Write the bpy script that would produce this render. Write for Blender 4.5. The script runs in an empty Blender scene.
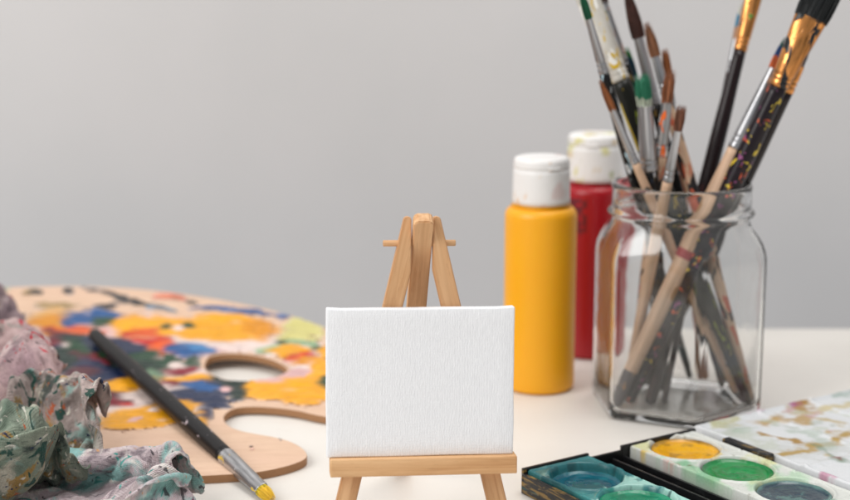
import bpy, bmesh, math, random
import numpy as np
from mathutils import Vector, Matrix, noise

# ------------------------------------------------------------------ camera, world, lamps, exposure
scene = bpy.context.scene
CAM_H, FOC, PITCH = 0.25, 1500.0, math.radians(11.5)      # metres, pixels at 850 wide, tilt down
cam_data = bpy.data.cameras.new('camera')
camera = bpy.data.objects.new('camera', cam_data)
scene.collection.objects.link(camera)
camera.location = (0, 0, CAM_H)
camera.rotation_euler = (math.pi / 2 - PITCH, 0, 0)
cam_data.sensor_width = 36
cam_data.lens = 36 * FOC / 850
cam_data.clip_start, cam_data.clip_end = 0.02, 50
cam_data.dof.use_dof = True
cam_data.dof.focus_distance = 0.658
cam_data.dof.aperture_fstop = 7.0
scene.camera = camera

world = bpy.data.worlds.new("World")
scene.world = world
world.use_nodes = True
world.node_tree.nodes['Background'].inputs[0].default_value = (0.95, 0.97, 1.0, 1)
world.node_tree.nodes['Background'].inputs[1].default_value = 0.33

def area_light(name, loc, target, sx, sy, power, col):
    d = bpy.data.lights.new(name, 'AREA')
    d.shape = 'RECTANGLE'; d.size = sx; d.size_y = sy; d.energy = power; d.color = col
    o = bpy.data.objects.new(name, d)
    scene.collection.objects.link(o)
    o.location = loc
    o.rotation_euler = (Vector(target) - Vector(loc)).to_track_quat('-Z', 'Y').to_euler()
    return o
area_light('window_light', (-1.2, -0.1, 1.15), (0.0, 0.8, 0.05), 1.0, 1.2, 20, (1.0, 0.985, 0.96))
area_light('ceiling_light', (0.35, 0.72, 1.7), (0.1, 0.8, 0), 1.1, 0.8, 13.5, (1.0, 0.985, 0.965))

scene.view_settings.view_transform = 'Standard'
scene.view_settings.look = 'None'
scene.view_settings.exposure = 0.24
scene.view_settings.gamma = 1
scene.view_settings.use_curve_mapping = False
scene.cycles.max_bounces = 16
scene.cycles.transmission_bounces = 14
scene.cycles.transparent_max_bounces = 12
scene.cycles.use_denoising = True

# ------------------------------------------------------------------ helpers
def lin(r, g, b):
    f = lambda c: (c / 255 / 12.92) if c / 255 <= 0.04045 else ((c / 255 + 0.055) / 1.055) ** 2.4
    return (f(r), f(g), f(b))

def at(px, py, z=0.0):
    """point of the photograph (850x500) carried to the level plane at height z"""
    x, u = px - 425, 250 - py
    dy = FOC * math.cos(PITCH) + u * math.sin(PITCH)
    dz = -FOC * math.sin(PITCH) + u * math.cos(PITCH)
    t = (z - CAM_H) / dz
    return Vector((x * t, dy * t, z))

def at_y(px, py, Y):
    x, u = px - 425, 250 - py
    dy = FOC * math.cos(PITCH) + u * math.sin(PITCH)
    dz = -FOC * math.sin(PITCH) + u * math.cos(PITCH)
    t = Y / dy
    return Vector((x * t, Y, CAM_H + dz * t))

def proj(X, Y, Z):
    z = Z - CAM_H
    dep = Y * math.cos(PITCH) - z * math.sin(PITCH)
    up = Y * math.sin(PITCH) + z * math.cos(PITCH)
    return 425 + FOC * X / dep, 250 - FOC * up / dep

def finish(o, label=None, cat=None, group=None, kind=None):
    if label: o['label'] = label
    if cat: o['category'] = cat
    if group: o['group'] = group
    if kind: o['kind'] = kind
    return o

def empty(name, loc, label, cat, group=None, rz=0.0):
    o = bpy.data.objects.new(name, None)
    scene.collection.objects.link(o)
    o.empty_display_size = 0.02
    o.location = loc; o.rotation_euler = (0, 0, rz)
    return finish(o, label, cat, group)

def mesh_obj(name, verts, faces, mat, parent=None, smooth=True, cols=None, matrix=None):
    me = bpy.data.meshes.new(name)
    me.from_pydata([tuple(map(float, v)) for v in verts], [], faces)
    me.update()
    if smooth: me.polygons.foreach_set('use_smooth', [True] * len(me.polygons))
    if cols is not None:
        a = me.color_attributes.new('Col', 'FLOAT_COLOR', 'POINT')
        c = np.ones((len(verts), 4), dtype=np.float32); c[:, :3] = cols
        a.data.foreach_set('color', c.ravel())
    if mat: me.materials.append(mat)
    o = bpy.data.objects.new(name, me)
    scene.collection.objects.link(o)
    if parent: o.parent = parent
    if matrix is not None: o.matrix_local = matrix
    return o

def bm_obj(name, bm, mat, parent=None, smooth=False, matrix=None):
    me = bpy.data.meshes.new(name)
    bmesh.ops.recalc_face_normals(bm, faces=bm.faces)
    bm.to_mesh(me); bm.free()
    if smooth: me.polygons.foreach_set('use_smooth', [True] * len(me.polygons))
    if mat: me.materials.append(mat)
    o = bpy.data.objects.new(name, me)
    scene.collection.objects.link(o)
    if parent: o.parent = parent
    if matrix is not None: o.matrix_local = matrix
    return o

def add_box(bm, x0, x1, y0, y1, z0, z1, bevel=0.0, seg=2):
    vs = [bm.verts.new(p) for p in ((x0,y0,z0),(x1,y0,z0),(x1,y1,z0),(x0,y1,z0),(x0,y0,z1),(x1,y0,z1),(x1,y1,z1),(x0,y1,z1))]
    fs = [bm.faces.new([vs[i] for i in f]) for f in ((0,3,2,1),(4,5,6,7),(0,1,5,4),(1,2,6,5),(2,3,7,6),(3,0,4,7))]
    if bevel:
        es = {e for f in fs for e in f.edges}
        bmesh.ops.bevel(bm, geom=list(es), offset=bevel, segments=seg, affect='EDGES', profile=0.6)
    return vs

def add_lathe(verts, faces, prof, n=32, sx=None, twist=0):
    """prof: list of (z, r) or (z, rx, ry); appends rings, caps the ends"""
    base = len(verts)
    for p in prof:
        z, rx = p[0], p[1]; ry = p[2] if len(p) > 2 else rx
        for i in range(n):
            a = 2 * math.pi * i / n
            verts.append((rx * math.cos(a), ry * math.sin(a), z))
    for k in range(len(prof) - 1):
        for i in range(n):
            j = (i + 1) % n
            faces.append((base + k*n + i, base + k*n + j, base + (k+1)*n + j, base + (k+1)*n + i))
    c = len(verts); verts.append((0, 0, prof[0][0]))
    for i in range(n): faces.append((c, base + (i+1) % n, base + i))
    c = len(verts); verts.append((0, 0, prof[-1][0]))
    m = base + (len(prof)-1)*n
    for i in range(n): faces.append((c, m + i, m + (i+1) % n))

def fit(prof, sub):
    """resample a profile polyline smoothly"""
    out = []
    for a, b in zip(prof[:-1], prof[1:]):
        for s in range(sub): out.append(tuple(x + (y - x) * s / sub for x, y in zip(a, b)))
    out.append(prof[-1]); return out

# numpy value noise
def _hash(ix, iy, s):
    h = (ix * 374761393 + iy * 668265263 + s * 974711) & 0x7fffffff
    h = ((h ^ (h >> 13)) * 1274126177) & 0x7fffffff
    return ((h ^ (h >> 16)) & 0xffff) / 65535.0
def vnoise(x, y, s=0):
    x = np.asarray(x, float); y = np.asarray(y, float)
    ix = np.floor(x).astype(np.int64); iy = np.floor(y).astype(np.int64)
    fx = x - ix; fy = y - iy; fx = fx*fx*(3-2*fx); fy = fy*fy*(3-2*fy)
    a = _hash(ix, iy, s); b = _hash(ix+1, iy, s); c = _hash(ix, iy+1, s); d = _hash(ix+1, iy+1, s)
    return (a*(1-fx)+b*fx)*(1-fy) + (c*(1-fx)+d*fx)*fy
def fbm(x, y, s=0, o=4):
    r = 0; a = .5
    for k in range(o): r = r + a*vnoise(x*2**k, y*2**k, s+k*17); a *= .5
    return r
def sstep(a, b, x):
    t = np.clip((x-a)/(b-a), 0, 1); return t*t*(3-2*t)

# ------------------------------------------------------------------ materials
class NT:
    def __init__(s, name):
        s.m = bpy.data.materials.new(name); s.m.use_nodes = True
        s.t = s.m.node_tree; s.p = s.t.nodes['Principled BSDF']
    def n(s, typ, **kw):
        nd = s.t.nodes.new(typ)
        for k, v in kw.items():
            if k.startswith('_'): setattr(nd, k[1:], v)
            else: nd.inputs[k.replace('__', ' ')].default_value = v
        return nd
    def l(s, a, b): s.t.links.new(a, b)
    def ramp(s, fac, stops, interp='LINEAR'):
        r = s.t.nodes.new('ShaderNodeValToRGB'); r.color_ramp.interpolation = interp
        el = r.color_ramp.elements
        while len(el) < len(stops): el.new(0.5)
        for e, (p, c) in zip(el, stops):
            e.position = p; e.color = (*c, 1) if len(c) == 3 else c
        if fac is not None: s.l(fac, r.inputs[0])
        return r.outputs[0]
    def mix(s, fac, a, b, blend='MIX'):
        m = s.t.nodes.new('ShaderNodeMix'); m.data_type = 'RGBA'; m.blend_type = blend
        for sock, v in ((m.inputs[0], fac), (m.inputs[6], a), (m.inputs[7], b)):
            if hasattr(v, 'is_linked') or hasattr(v, 'links'): s.l(v, sock)
            elif isinstance(v, (int, float)): sock.default_value = v
            else: sock.default_value = (*v, 1)
        return m.outputs[2]
    def math(s, op, a, b=0.0):
        m = s.t.nodes.new('ShaderNodeMath'); m.operation = op
        for sock, v in ((m.inputs[0], a), (m.inputs[1], b)):
            if hasattr(v, 'links'): s.l(v, sock)
            else: sock.default_value = v
        return m.outputs[0]
    def coords(s, scale=(1,1,1), rot=(0,0,0), loc=(0,0,0)):
        c = s.n('ShaderNodeTexCoord'); mp = s.n('ShaderNodeMapping')
        mp.inputs['Scale'].default_value = scale; mp.inputs['Rotation'].default_value = rot; mp.inputs['Location'].default_value = loc
        s.l(c.outputs['Object'], mp.inputs[0]); return mp.outputs[0]
    def noise(s, vec, scale, detail=4, rough=.55, dist=0.0):
        nd = s.n('ShaderNodeTexNoise'); nd.inputs['Scale'].default_value = scale
        nd.inputs['Detail'].default_value = detail; nd.inputs['Roughness'].default_value = rough; nd.inputs['Distortion'].default_value = dist
        s.l(vec, nd.inputs['Vector']); return nd.outputs['Fac']
    def bump(s, h, strength, dist):
        b = s.n('ShaderNodeBump'); b.inputs['Strength'].default_value = strength; b.inputs['Distance'].default_value = dist
        s.l(h, b.inputs['Height']); s.l(b.outputs[0], s.p.inputs['Normal'])
    def base(s, c):
        if hasattr(c, 'links'): s.l(c, s.p.inputs['Base Color'])
        else: s.p.inputs['Base Color'].default_value = (*c, 1)
    def set(s, **kw):
        for k, v in kw.items():
            sock = s.p.inputs[k.replace('_', ' ')]
            if hasattr(v, 'links'): s.l(v, sock)
            else: sock.default_value = v
        return s.m

def mat_plain(name, col, rough=.5, **kw):
    t = NT(name); v = t.coords()
    n = t.noise(v, 60, 4)
    t.base(t.mix(t.ramp(n, [(.3, (0,0,0)), (.7, (1,1,1))]), tuple(c*.93 for c in col), tuple(min(1, c*1.05) for c in col)))
    return t.set(Roughness=rough, **kw)

def mat_attr(name, rough=.5, bump_scale=None, bump_d=.0001, grain=.06, **kw):
    t = NT(name); a = t.n('ShaderNodeAttribute', _attribute_name='Col')
    v = t.coords(); n = t.noise(v, 900, 3)
    t.base(t.mix(grain, a.outputs['Color'], t.ramp(n, [(.35, (0,0,0)), (.65, (1,1,1))]), 'OVERLAY'))
    if bump_scale: t.bump(t.noise(v, bump_scale, 5), .6, bump_d)
    return t.set(Roughness=rough, **kw)

def mat_wood(name, light, dark, along=2, scale=1.0, rough=.62):
    t = NT(name)
    sc = [320*scale]*3; sc[along] = 14*scale
    v = t.coords(tuple(sc))
    g = t.noise(v, 1.0, 5, .6, .6)
    sc2 = [60*scale]*3; sc2[along] = 5*scale
    g2 = t.noise(t.coords(tuple(sc2)), 1.0, 3, .5, 1.2)
    sc3 = [1600]*3; sc3[along] = 120
    g3 = t.noise(t.coords(tuple(sc3)), 1.0, 2)
    c = t.mix(t.ramp(g, [(.35, (0,0,0)), (.66, (1,1,1))]), light, dark)
    c = t.mix(t.ramp(g2, [(.42, (0,0,0)), (.75, (.7,.7,.7))]), c, tuple(x*.8 for x in dark))
    c = t.mix(t.ramp(g3, [(.62, (0,0,0)), (.8, (.45,.45,.45))]), c, tuple(x*.55 for x in dark))
    t.base(c); t.bump(g, .35, .00018)
    return t.set(Roughness=rough)

def mat_spots(name, base, spots, amount=.35, scale=180.0, rough=.35, metallic=0.0, streak=(1,1,.35), wood=False, seed=0.0, band=None):
    """painted surface with dried paint flecks: spots = [(colour, relative size)]"""
    t = NT(name)
    if wood:
        g = t.noise(t.coords((420,420,22)), 1.0, 4, .6, .5)
        col = t.mix(t.ramp(g, [(.35,(0,0,0)),(.7,(1,1,1))]), base, tuple(b*.72 for b in base))
    else:
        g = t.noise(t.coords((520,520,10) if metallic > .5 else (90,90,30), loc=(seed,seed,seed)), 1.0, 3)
        lo = .42 if metallic > .5 else .8            # metals carry long dark and bright reflection streaks painted into their colour
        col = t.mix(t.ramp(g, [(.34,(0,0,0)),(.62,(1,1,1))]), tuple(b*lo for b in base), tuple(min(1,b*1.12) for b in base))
    if band:
        sp = t.n('ShaderNodeSeparateXYZ'); t.l(t.coords(), sp.inputs[0])
        for z0, z1, bc in band:
            f = t.math('MULTIPLY', t.math('GREATER_THAN', sp.outputs[2], z0), t.math('LESS_THAN', sp.outputs[2], z1))
            col = t.mix(f, col, bc)
    tot = None
    for k, (c, sz) in enumerate(spots):
        v = t.coords(streak, loc=(seed+k*.37, k*.21+seed*.3, k*.53+seed))
        n = t.noise(v, scale/sz, 2, .5, .8)
        th = .74 - amount*.2
        m = t.ramp(n, [(th, (0,0,0)), (th+.018, (1,1,1))])
        col = t.mix(m, col, c); 
        tot = m if tot is None else t.math('MAXIMUM', tot, m)
    t.base(col)
    if tot is not None:
        t.bump(tot, .5, .0003)
        if metallic:
            t.l(t.math('MULTIPLY', t.math('SUBTRACT', 1.0, tot), metallic), t.p.inputs['Metallic'])
    elif metallic: t.p.inputs['Metallic'].default_value = metallic
    return t.set(Roughness=rough)

# crumpled cloth shapes (54 x 54 points, sheet by sheet: x, y, z in 1/350 of the rag scale)
CLOTH_A = [
 -194,-226,90,-181,-225,102,-173,-233,116,-160,-235,127,-145,-233,135,-135,-235,131,-123,-238,129,-107,-243,130,-90,-249,127,-73,-256,125,-60,-264,121,-49,-269,114,-52,-276,103,-54,-268,91,-51,-265,81,-47,-264,70,-36,-266,65,-44,-264,55,-38,-259,44,-29,-254,33,-21,-248,20,-14,-242,10,-4,-234,6,1,-232,14,2,-228,26,12,-224,26,20,-217,20,28,-212,32,38,-208,21,52,-203,29,60,-196,40,64,-188,48,67,-177,43,73,-169,47,71,-165,62,83,-160,67,85,-150,57,97,-143,62,102,-137,54,99,-137,39,98,-144,28,90,-152,19,86,-149,7,95,-146,7,105,-139,9,109,-129,14,115,-125,7,119,-118,16,133,-116,12,143,-106,10,148,-94,17,153,-79,19,161,-65,20,174,-56,20,
 -204,-214,93,-194,-220,108,-181,-221,120,-164,-220,128,-148,-222,129,-133,-225,125,-123,-235,121,-113,-245,119,-98,-254,117,-82,-263,117,-67,-259,114,-58,-268,112,-45,-268,105,-42,-269,93,-44,-262,82,-40,-262,76,-39,-256,68,-31,-260,57,-38,-247,54,-29,-244,44,-17,-240,33,-11,-237,22,-13,-226,12,-4,-220,7,2,-216,14,5,-211,25,14,-209,32,26,-198,31,39,-198,28,48,-191,26,53,-187,36,56,-182,44,58,-175,52,62,-163,50,71,-154,55,74,-151,70,83,-143,71,85,-135,59,95,-127,58,97,-126,44,88,-135,36,80,-143,27,80,-139,16,87,-133,7,96,-136,19,99,-126,8,105,-116,3,118,-111,6,128,-106,12,134,-98,10,142,-89,5,156,-82,8,168,-75,16,177,-64,25,
 -215,-205,97,-200,-206,108,-181,-209,112,-163,-212,116,-150,-213,120,-139,-224,115,-125,-229,112,-113,-238,109,-99,-250,106,-87,-262,103,-69,-262,104,-56,-259,108,-48,-260,102,-41,-257,95,-37,-258,87,-36,-254,79,-30,-255,75,-22,-255,66,-28,-245,65,-22,-241,56,-12,-235,46,-6,-228,34,-10,-215,23,-7,-207,11,3,-203,6,11,-198,13,17,-191,23,27,-194,15,36,-187,19,43,-181,26,49,-178,30,51,-171,38,48,-166,46,53,-158,54,63,-146,61,73,-136,65,71,-135,77,78,-126,68,83,-119,57,87,-116,52,78,-125,42,74,-128,30,83,-129,26,83,-120,16,94,-119,24,102,-116,21,101,-106,13,113,-103,15,121,-99,15,127,-89,14,135,-79,12,147,-70,9,162,-64,7,177,-60,10,
 -218,-188,91,-202,-190,102,-182,-197,103,-164,-203,108,-146,-206,112,-132,-213,111,-126,-226,105,-120,-240,101,-107,-252,95,-88,-254,95,-72,-251,102,-58,-252,105,-46,-251,108,-38,-252,99,-34,-252,92,-30,-250,86,-26,-244,81,-17,-248,76,-20,-242,68,-17,-234,64,-6,-229,55,2,-219,43,-2,-206,31,-3,-196,19,0,-189,10,10,-185,6,19,-179,12,28,-180,10,35,-177,17,42,-173,20,49,-168,24,53,-162,30,46,-153,39,50,-145,45,62,-134,50,61,-127,61,58,-128,75,65,-118,74,71,-111,64,76,-105,59,70,-110,47,71,-112,35,81,-114,36,84,-110,30,90,-104,22,101,-108,34,103,-100,27,111,-97,24,119,-90,23,130,-88,26,138,-80,27,145,-68,24,153,-56,17,168,-47,12,
 -217,-173,79,-203,-174,93,-185,-179,101,-167,-188,106,-151,-199,102,-137,-210,100,-124,-221,99,-115,-231,95,-105,-244,91,-89,-245,88,-71,-244,95,-59,-245,103,-47,-243,108,-36,-245,106,-27,-248,100,-26,-243,93,-22,-241,88,-13,-238,82,-20,-229,74,-6,-230,70,-1,-218,60,6,-210,47,6,-197,36,2,-189,25,4,-181,18,8,-174,11,18,-171,4,28,-168,8,35,-167,12,41,-162,16,51,-158,17,56,-150,24,53,-142,34,49,-133,41,52,-124,46,53,-119,58,46,-120,69,51,-112,79,59,-105,73,63,-97,63,63,-94,51,66,-93,41,76,-98,43,86,-101,44,88,-94,31,98,-96,38,105,-95,39,109,-87,32,116,-79,28,126,-73,27,135,-73,36,146,-69,37,155,-59,32,167,-47,26,
 -222,-159,74,-206,-159,85,-188,-162,96,-168,-174,97,-152,-189,94,-138,-205,93,-127,-218,90,-116,-228,86,-102,-235,88,-88,-235,90,-71,-236,89,-59,-239,96,-49,-236,97,-37,-239,101,-28,-239,104,-21,-235,101,-19,-230,92,-18,-229,84,-12,-221,81,-6,-220,71,4,-207,64,5,-197,50,10,-188,40,7,-179,32,12,-177,26,17,-169,22,20,-159,12,27,-159,3,33,-155,11,39,-152,15,46,-146,15,51,-138,19,59,-132,27,57,-123,35,51,-115,46,47,-108,54,44,-106,63,43,-101,76,53,-96,80,60,-92,72,60,-86,61,65,-81,53,75,-81,48,83,-88,54,89,-86,45,92,-82,38,101,-83,44,109,-77,41,111,-66,34,121,-59,32,128,-57,38,139,-58,47,153,-55,40,168,-52,40,
 -228,-147,68,-211,-144,76,-191,-148,82,-171,-161,84,-154,-177,84,-139,-194,83,-130,-210,79,-121,-224,74,-106,-225,78,-92,-222,89,-77,-220,94,-64,-225,101,-51,-228,100,-41,-230,97,-33,-230,96,-24,-224,100,-23,-222,92,-19,-217,88,-18,-214,79,-10,-205,69,-2,-197,59,3,-185,56,6,-179,47,9,-174,41,15,-167,37,15,-165,26,14,-156,17,19,-148,8,30,-143,7,32,-142,16,42,-135,11,48,-128,15,54,-121,25,61,-112,30,56,-105,38,42,-99,44,43,-94,55,44,-88,66,49,-83,78,60,-82,81,66,-78,75,66,-72,65,75,-72,60,78,-71,57,92,-76,58,88,-69,47,97,-69,45,106,-65,52,108,-52,44,116,-43,37,126,-40,36,138,-42,45,153,-43,48,164,-44,39,
 -227,-142,53,-210,-140,60,-195,-137,67,-177,-150,67,-162,-168,67,-148,-185,67,-137,-200,63,-124,-210,59,-107,-214,62,-92,-214,70,-78,-214,79,-64,-213,88,-54,-209,96,-49,-212,96,-42,-217,95,-35,-217,91,-29,-210,91,-25,-211,82,-23,-201,73,-18,-198,58,-11,-188,48,-4,-178,48,-1,-170,50,1,-167,42,6,-160,41,4,-159,31,11,-152,25,18,-140,18,21,-134,7,29,-129,14,37,-126,16,45,-119,10,55,-111,16,58,-101,23,60,-93,33,48,-86,35,47,-81,48,45,-74,57,51,-71,68,56,-68,80,67,-67,85,71,-63,78,74,-59,67,80,-62,67,88,-57,61,94,-60,62,97,-52,55,109,-52,63,113,-39,55,118,-32,50,128,-27,44,139,-26,38,155,-30,44,171,-36,43,
 -227,-129,49,-212,-133,46,-199,-128,53,-184,-141,51,-171,-158,49,-158,-174,48,-142,-184,46,-126,-191,45,-109,-196,46,-94,-197,51,-81,-196,60,-69,-196,68,-64,-190,82,-56,-189,88,-48,-200,82,-41,-200,86,-38,-204,82,-29,-196,79,-31,-195,64,-17,-187,62,-15,-175,55,-15,-174,44,-10,-165,45,-10,-160,44,-7,-154,38,0,-146,33,3,-146,19,11,-133,19,18,-124,9,24,-122,20,34,-115,19,41,-109,16,48,-101,11,60,-92,13,60,-83,22,58,-71,31,62,-73,42,52,-64,45,59,-62,57,59,-57,69,63,-53,83,72,-53,87,76,-49,78,80,-46,70,91,-48,75,93,-41,68,101,-41,74,109,-31,68,121,-31,68,130,-30,66,138,-21,62,146,-15,49,155,-16,34,169,-28,32,
 -222,-116,50,-217,-123,38,-202,-123,39,-193,-137,36,-177,-147,34,-159,-155,36,-142,-161,41,-127,-167,39,-111,-171,41,-103,-174,54,-98,-181,68,-85,-181,71,-77,-176,66,-67,-174,73,-58,-185,70,-49,-195,68,-45,-189,76,-39,-181,75,-27,-180,69,-24,-182,53,-22,-166,57,-21,-164,47,-20,-165,37,-15,-154,40,-15,-150,32,-9,-148,22,-5,-137,11,5,-124,5,11,-118,18,21,-111,16,26,-109,28,33,-101,25,41,-94,21,49,-84,16,58,-72,12,69,-69,21,71,-63,34,61,-54,36,62,-50,49,69,-48,60,66,-43,72,67,-38,84,77,-39,90,81,-34,82,88,-27,79,97,-33,87,105,-23,81,117,-26,86,127,-38,87,140,-40,82,149,-35,73,156,-23,64,165,-15,48,173,-10,30,
 -228,-112,39,-213,-112,37,-206,-121,28,-191,-125,27,-176,-132,28,-160,-136,36,-143,-142,38,-127,-147,36,-113,-151,43,-115,-157,57,-108,-162,70,-98,-164,77,-88,-162,67,-77,-163,59,-65,-172,58,-54,-183,57,-51,-180,64,-41,-183,59,-34,-170,64,-35,-174,49,-29,-163,48,-29,-156,45,-29,-153,38,-25,-152,33,-22,-145,31,-14,-135,28,-3,-129,23,-2,-118,13,8,-109,12,14,-106,22,21,-98,22,29,-92,31,36,-83,25,44,-74,24,48,-64,19,58,-56,22,71,-50,24,73,-46,36,65,-38,42,65,-35,54,74,-35,63,75,-30,71,73,-23,83,80,-22,93,91,-22,96,100,-15,96,112,-20,103,126,-25,103,136,-24,98,143,-24,91,155,-28,88,165,-31,76,173,-28,60,182,-22,44,
 -224,-100,36,-218,-109,25,-203,-110,24,-190,-114,21,-175,-118,26,-160,-122,34,-143,-126,35,-128,-131,36,-116,-136,44,-116,-141,57,-111,-144,69,-99,-148,76,-88,-149,79,-78,-151,73,-66,-157,69,-55,-164,66,-54,-171,57,-48,-171,51,-43,-165,59,-38,-160,53,-40,-157,43,-38,-150,40,-37,-147,35,-35,-147,29,-28,-146,23,-21,-137,17,-12,-125,19,-3,-115,23,-2,-105,16,3,-98,21,13,-90,22,23,-84,29,32,-78,35,37,-67,30,45,-57,30,49,-47,28,61,-39,26,74,-34,29,77,-29,38,75,-29,47,83,-33,53,87,-27,62,86,-19,72,88,-11,82,96,-5,93,108,-1,104,123,-5,106,135,-8,102,147,-13,105,150,-14,95,152,-13,84,165,-17,78,179,-24,70,189,-27,59,
 -226,-92,32,-217,-98,20,-203,-103,21,-190,-102,24,-175,-105,25,-159,-109,31,-143,-113,36,-131,-120,41,-123,-125,51,-108,-130,54,-108,-132,66,-99,-136,71,-89,-138,77,-77,-141,80,-67,-147,77,-55,-151,72,-51,-153,63,-57,-159,53,-52,-157,51,-44,-150,53,-47,-148,46,-47,-145,40,-44,-141,36,-41,-139,29,-34,-136,24,-29,-130,20,-24,-119,18,-15,-111,15,-9,-100,18,-2,-92,18,5,-86,26,16,-78,29,25,-70,32,31,-60,37,35,-48,34,45,-41,38,53,-32,38,65,-23,35,76,-17,36,79,-16,46,85,-20,50,93,-16,52,98,-15,63,101,-9,73,111,-6,84,119,4,93,130,9,102,144,2,101,156,-1,102,161,-6,98,160,-6,85,165,-6,72,176,-11,63,189,-16,61,
 -221,-83,33,-211,-86,26,-203,-94,31,-190,-91,28,-177,-97,33,-163,-103,38,-148,-109,44,-137,-115,50,-126,-119,56,-112,-120,59,-102,-122,65,-95,-124,73,-86,-129,74,-77,-132,72,-70,-134,70,-64,-138,67,-53,-139,66,-54,-140,60,-61,-143,55,-59,-144,48,-58,-140,42,-53,-135,40,-52,-136,33,-43,-129,34,-43,-127,23,-35,-122,25,-30,-113,19,-25,-106,11,-15,-94,14,-9,-85,18,-1,-79,20,8,-73,23,19,-65,25,22,-53,29,26,-41,36,34,-30,36,44,-23,44,55,-15,44,66,-8,44,75,-3,48,82,-4,50,91,-6,51,100,-7,59,108,-7,68,119,-3,72,131,-2,86,137,13,90,148,11,92,159,10,97,167,6,97,170,0,87,175,-1,77,179,-3,63,187,-7,54,
 -220,-70,32,-214,-80,37,-207,-87,41,-192,-82,38,-176,-88,39,-165,-98,43,-156,-106,52,-145,-112,59,-134,-119,67,-121,-118,71,-107,-117,73,-95,-117,77,-85,-116,78,-81,-121,69,-75,-122,66,-73,-126,59,-64,-126,60,-56,-121,59,-58,-122,51,-68,-130,45,-70,-129,40,-65,-126,36,-60,-127,30,-53,-122,31,-49,-117,28,-42,-113,20,-35,-104,27,-32,-95,15,-21,-86,12,-16,-77,19,-7,-70,24,5,-68,18,16,-63,16,25,-54,19,27,-41,24,32,-27,29,39,-16,34,49,-6,38,60,1,42,70,7,47,79,10,51,87,7,56,95,3,56,104,9,61,118,5,64,134,3,74,146,9,77,153,19,83,164,18,86,173,15,91,178,9,89,181,5,78,190,-1,72,196,-3,60,
 -219,-60,41,-212,-73,44,-210,-81,50,-194,-86,48,-179,-90,46,-164,-89,47,-154,-94,51,-145,-103,58,-141,-108,71,-128,-110,76,-114,-109,80,-101,-107,80,-93,-106,74,-88,-108,69,-87,-114,61,-82,-110,59,-78,-114,52,-70,-105,58,-68,-109,48,-65,-106,46,-71,-111,38,-75,-115,31,-67,-113,28,-60,-111,26,-53,-105,27,-49,-102,16,-45,-93,24,-37,-87,13,-28,-75,7,-16,-69,12,-7,-61,19,2,-55,21,14,-53,13,27,-50,10,38,-43,14,43,-35,24,48,-21,29,56,-9,29,63,1,30,74,5,37,80,14,42,88,13,46,95,15,47,105,15,46,116,18,55,131,8,59,149,11,65,161,17,70,168,26,77,178,24,82,187,16,89,191,10,82,197,8,70,206,-2,68,
 -222,-61,53,-208,-63,52,-204,-76,55,-199,-88,60,-184,-93,59,-171,-88,57,-161,-90,58,-148,-91,60,-141,-97,63,-129,-103,64,-117,-107,68,-106,-101,71,-100,-98,70,-96,-98,65,-94,-100,58,-88,-97,57,-90,-101,48,-82,-93,49,-84,-101,38,-76,-92,41,-71,-90,41,-74,-96,31,-75,-101,23,-67,-97,22,-61,-94,18,-55,-87,22,-50,-81,14,-41,-78,21,-27,-68,19,-17,-60,13,-8,-53,9,2,-45,15,13,-40,17,23,-39,8,37,-35,6,42,-28,17,54,-24,16,66,-17,19,72,-5,22,78,5,25,85,15,28,91,13,30,96,18,32,104,26,34,117,26,40,126,11,42,147,13,49,164,19,55,176,26,65,184,31,77,191,29,86,197,20,79,205,11,78,212,12,67,
 -222,-70,64,-212,-62,65,-208,-74,65,-194,-75,61,-183,-81,61,-173,-86,69,-160,-84,66,-153,-90,69,-141,-92,73,-129,-90,66,-121,-96,71,-114,-93,63,-104,-91,63,-101,-89,60,-97,-88,55,-91,-83,51,-98,-90,45,-93,-84,39,-98,-92,33,-88,-88,30,-82,-79,36,-76,-75,33,-78,-82,21,-75,-83,15,-63,-77,11,-61,-72,22,-50,-70,20,-38,-64,14,-30,-56,23,-22,-50,13,-12,-44,13,-2,-37,6,13,-30,8,26,-28,14,32,-21,6,43,-17,7,52,-11,16,60,-10,8,73,-5,8,85,0,11,87,12,14,92,15,17,104,12,20,103,24,23,115,21,25,131,21,30,138,25,46,157,28,46,169,35,62,184,39,71,196,38,80,205,31,81,215,17,87,219,23,75,
 -222,-60,75,-211,-69,77,-201,-74,72,-195,-81,72,-182,-74,68,-170,-73,67,-160,-80,75,-153,-78,70,-142,-80,68,-133,-83,77,-122,-85,78,-110,-87,75,-109,-83,66,-107,-81,59,-106,-81,55,-102,-76,52,-107,-79,43,-96,-72,43,-99,-75,34,-102,-81,24,-93,-74,26,-88,-67,33,-83,-66,25,-81,-68,13,-71,-62,9,-57,-61,12,-49,-56,23,-44,-54,10,-34,-46,21,-23,-41,22,-15,-36,17,-5,-32,16,6,-25,16,20,-22,23,23,-14,15,36,-11,17,42,0,9,57,3,8,68,8,13,79,11,8,89,16,3,94,23,11,102,20,11,114,23,11,113,32,20,128,33,23,134,37,41,156,40,47,177,41,51,188,44,69,203,46,76,215,38,82,214,26,95,227,28,86,
 -221,-55,84,-206,-60,83,-198,-68,82,-193,-78,83,-182,-73,79,-173,-71,80,-161,-71,78,-150,-74,80,-144,-69,74,-132,-68,72,-123,-70,80,-113,-74,76,-113,-74,67,-113,-72,63,-111,-70,57,-112,-71,51,-107,-66,47,-113,-70,40,-103,-66,38,-109,-72,30,-106,-68,21,-98,-61,25,-94,-57,26,-87,-59,20,-75,-58,21,-62,-53,23,-55,-47,16,-45,-42,16,-35,-39,10,-27,-33,20,-15,-26,23,-5,-20,21,7,-14,17,13,-11,24,25,-5,25,30,2,15,41,7,20,53,13,18,62,21,16,71,23,13,80,27,7,92,32,6,100,34,11,109,34,7,120,40,8,121,43,24,139,46,33,155,51,46,175,53,52,191,55,68,201,53,81,208,41,93,217,35,105,229,30,99,
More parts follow.
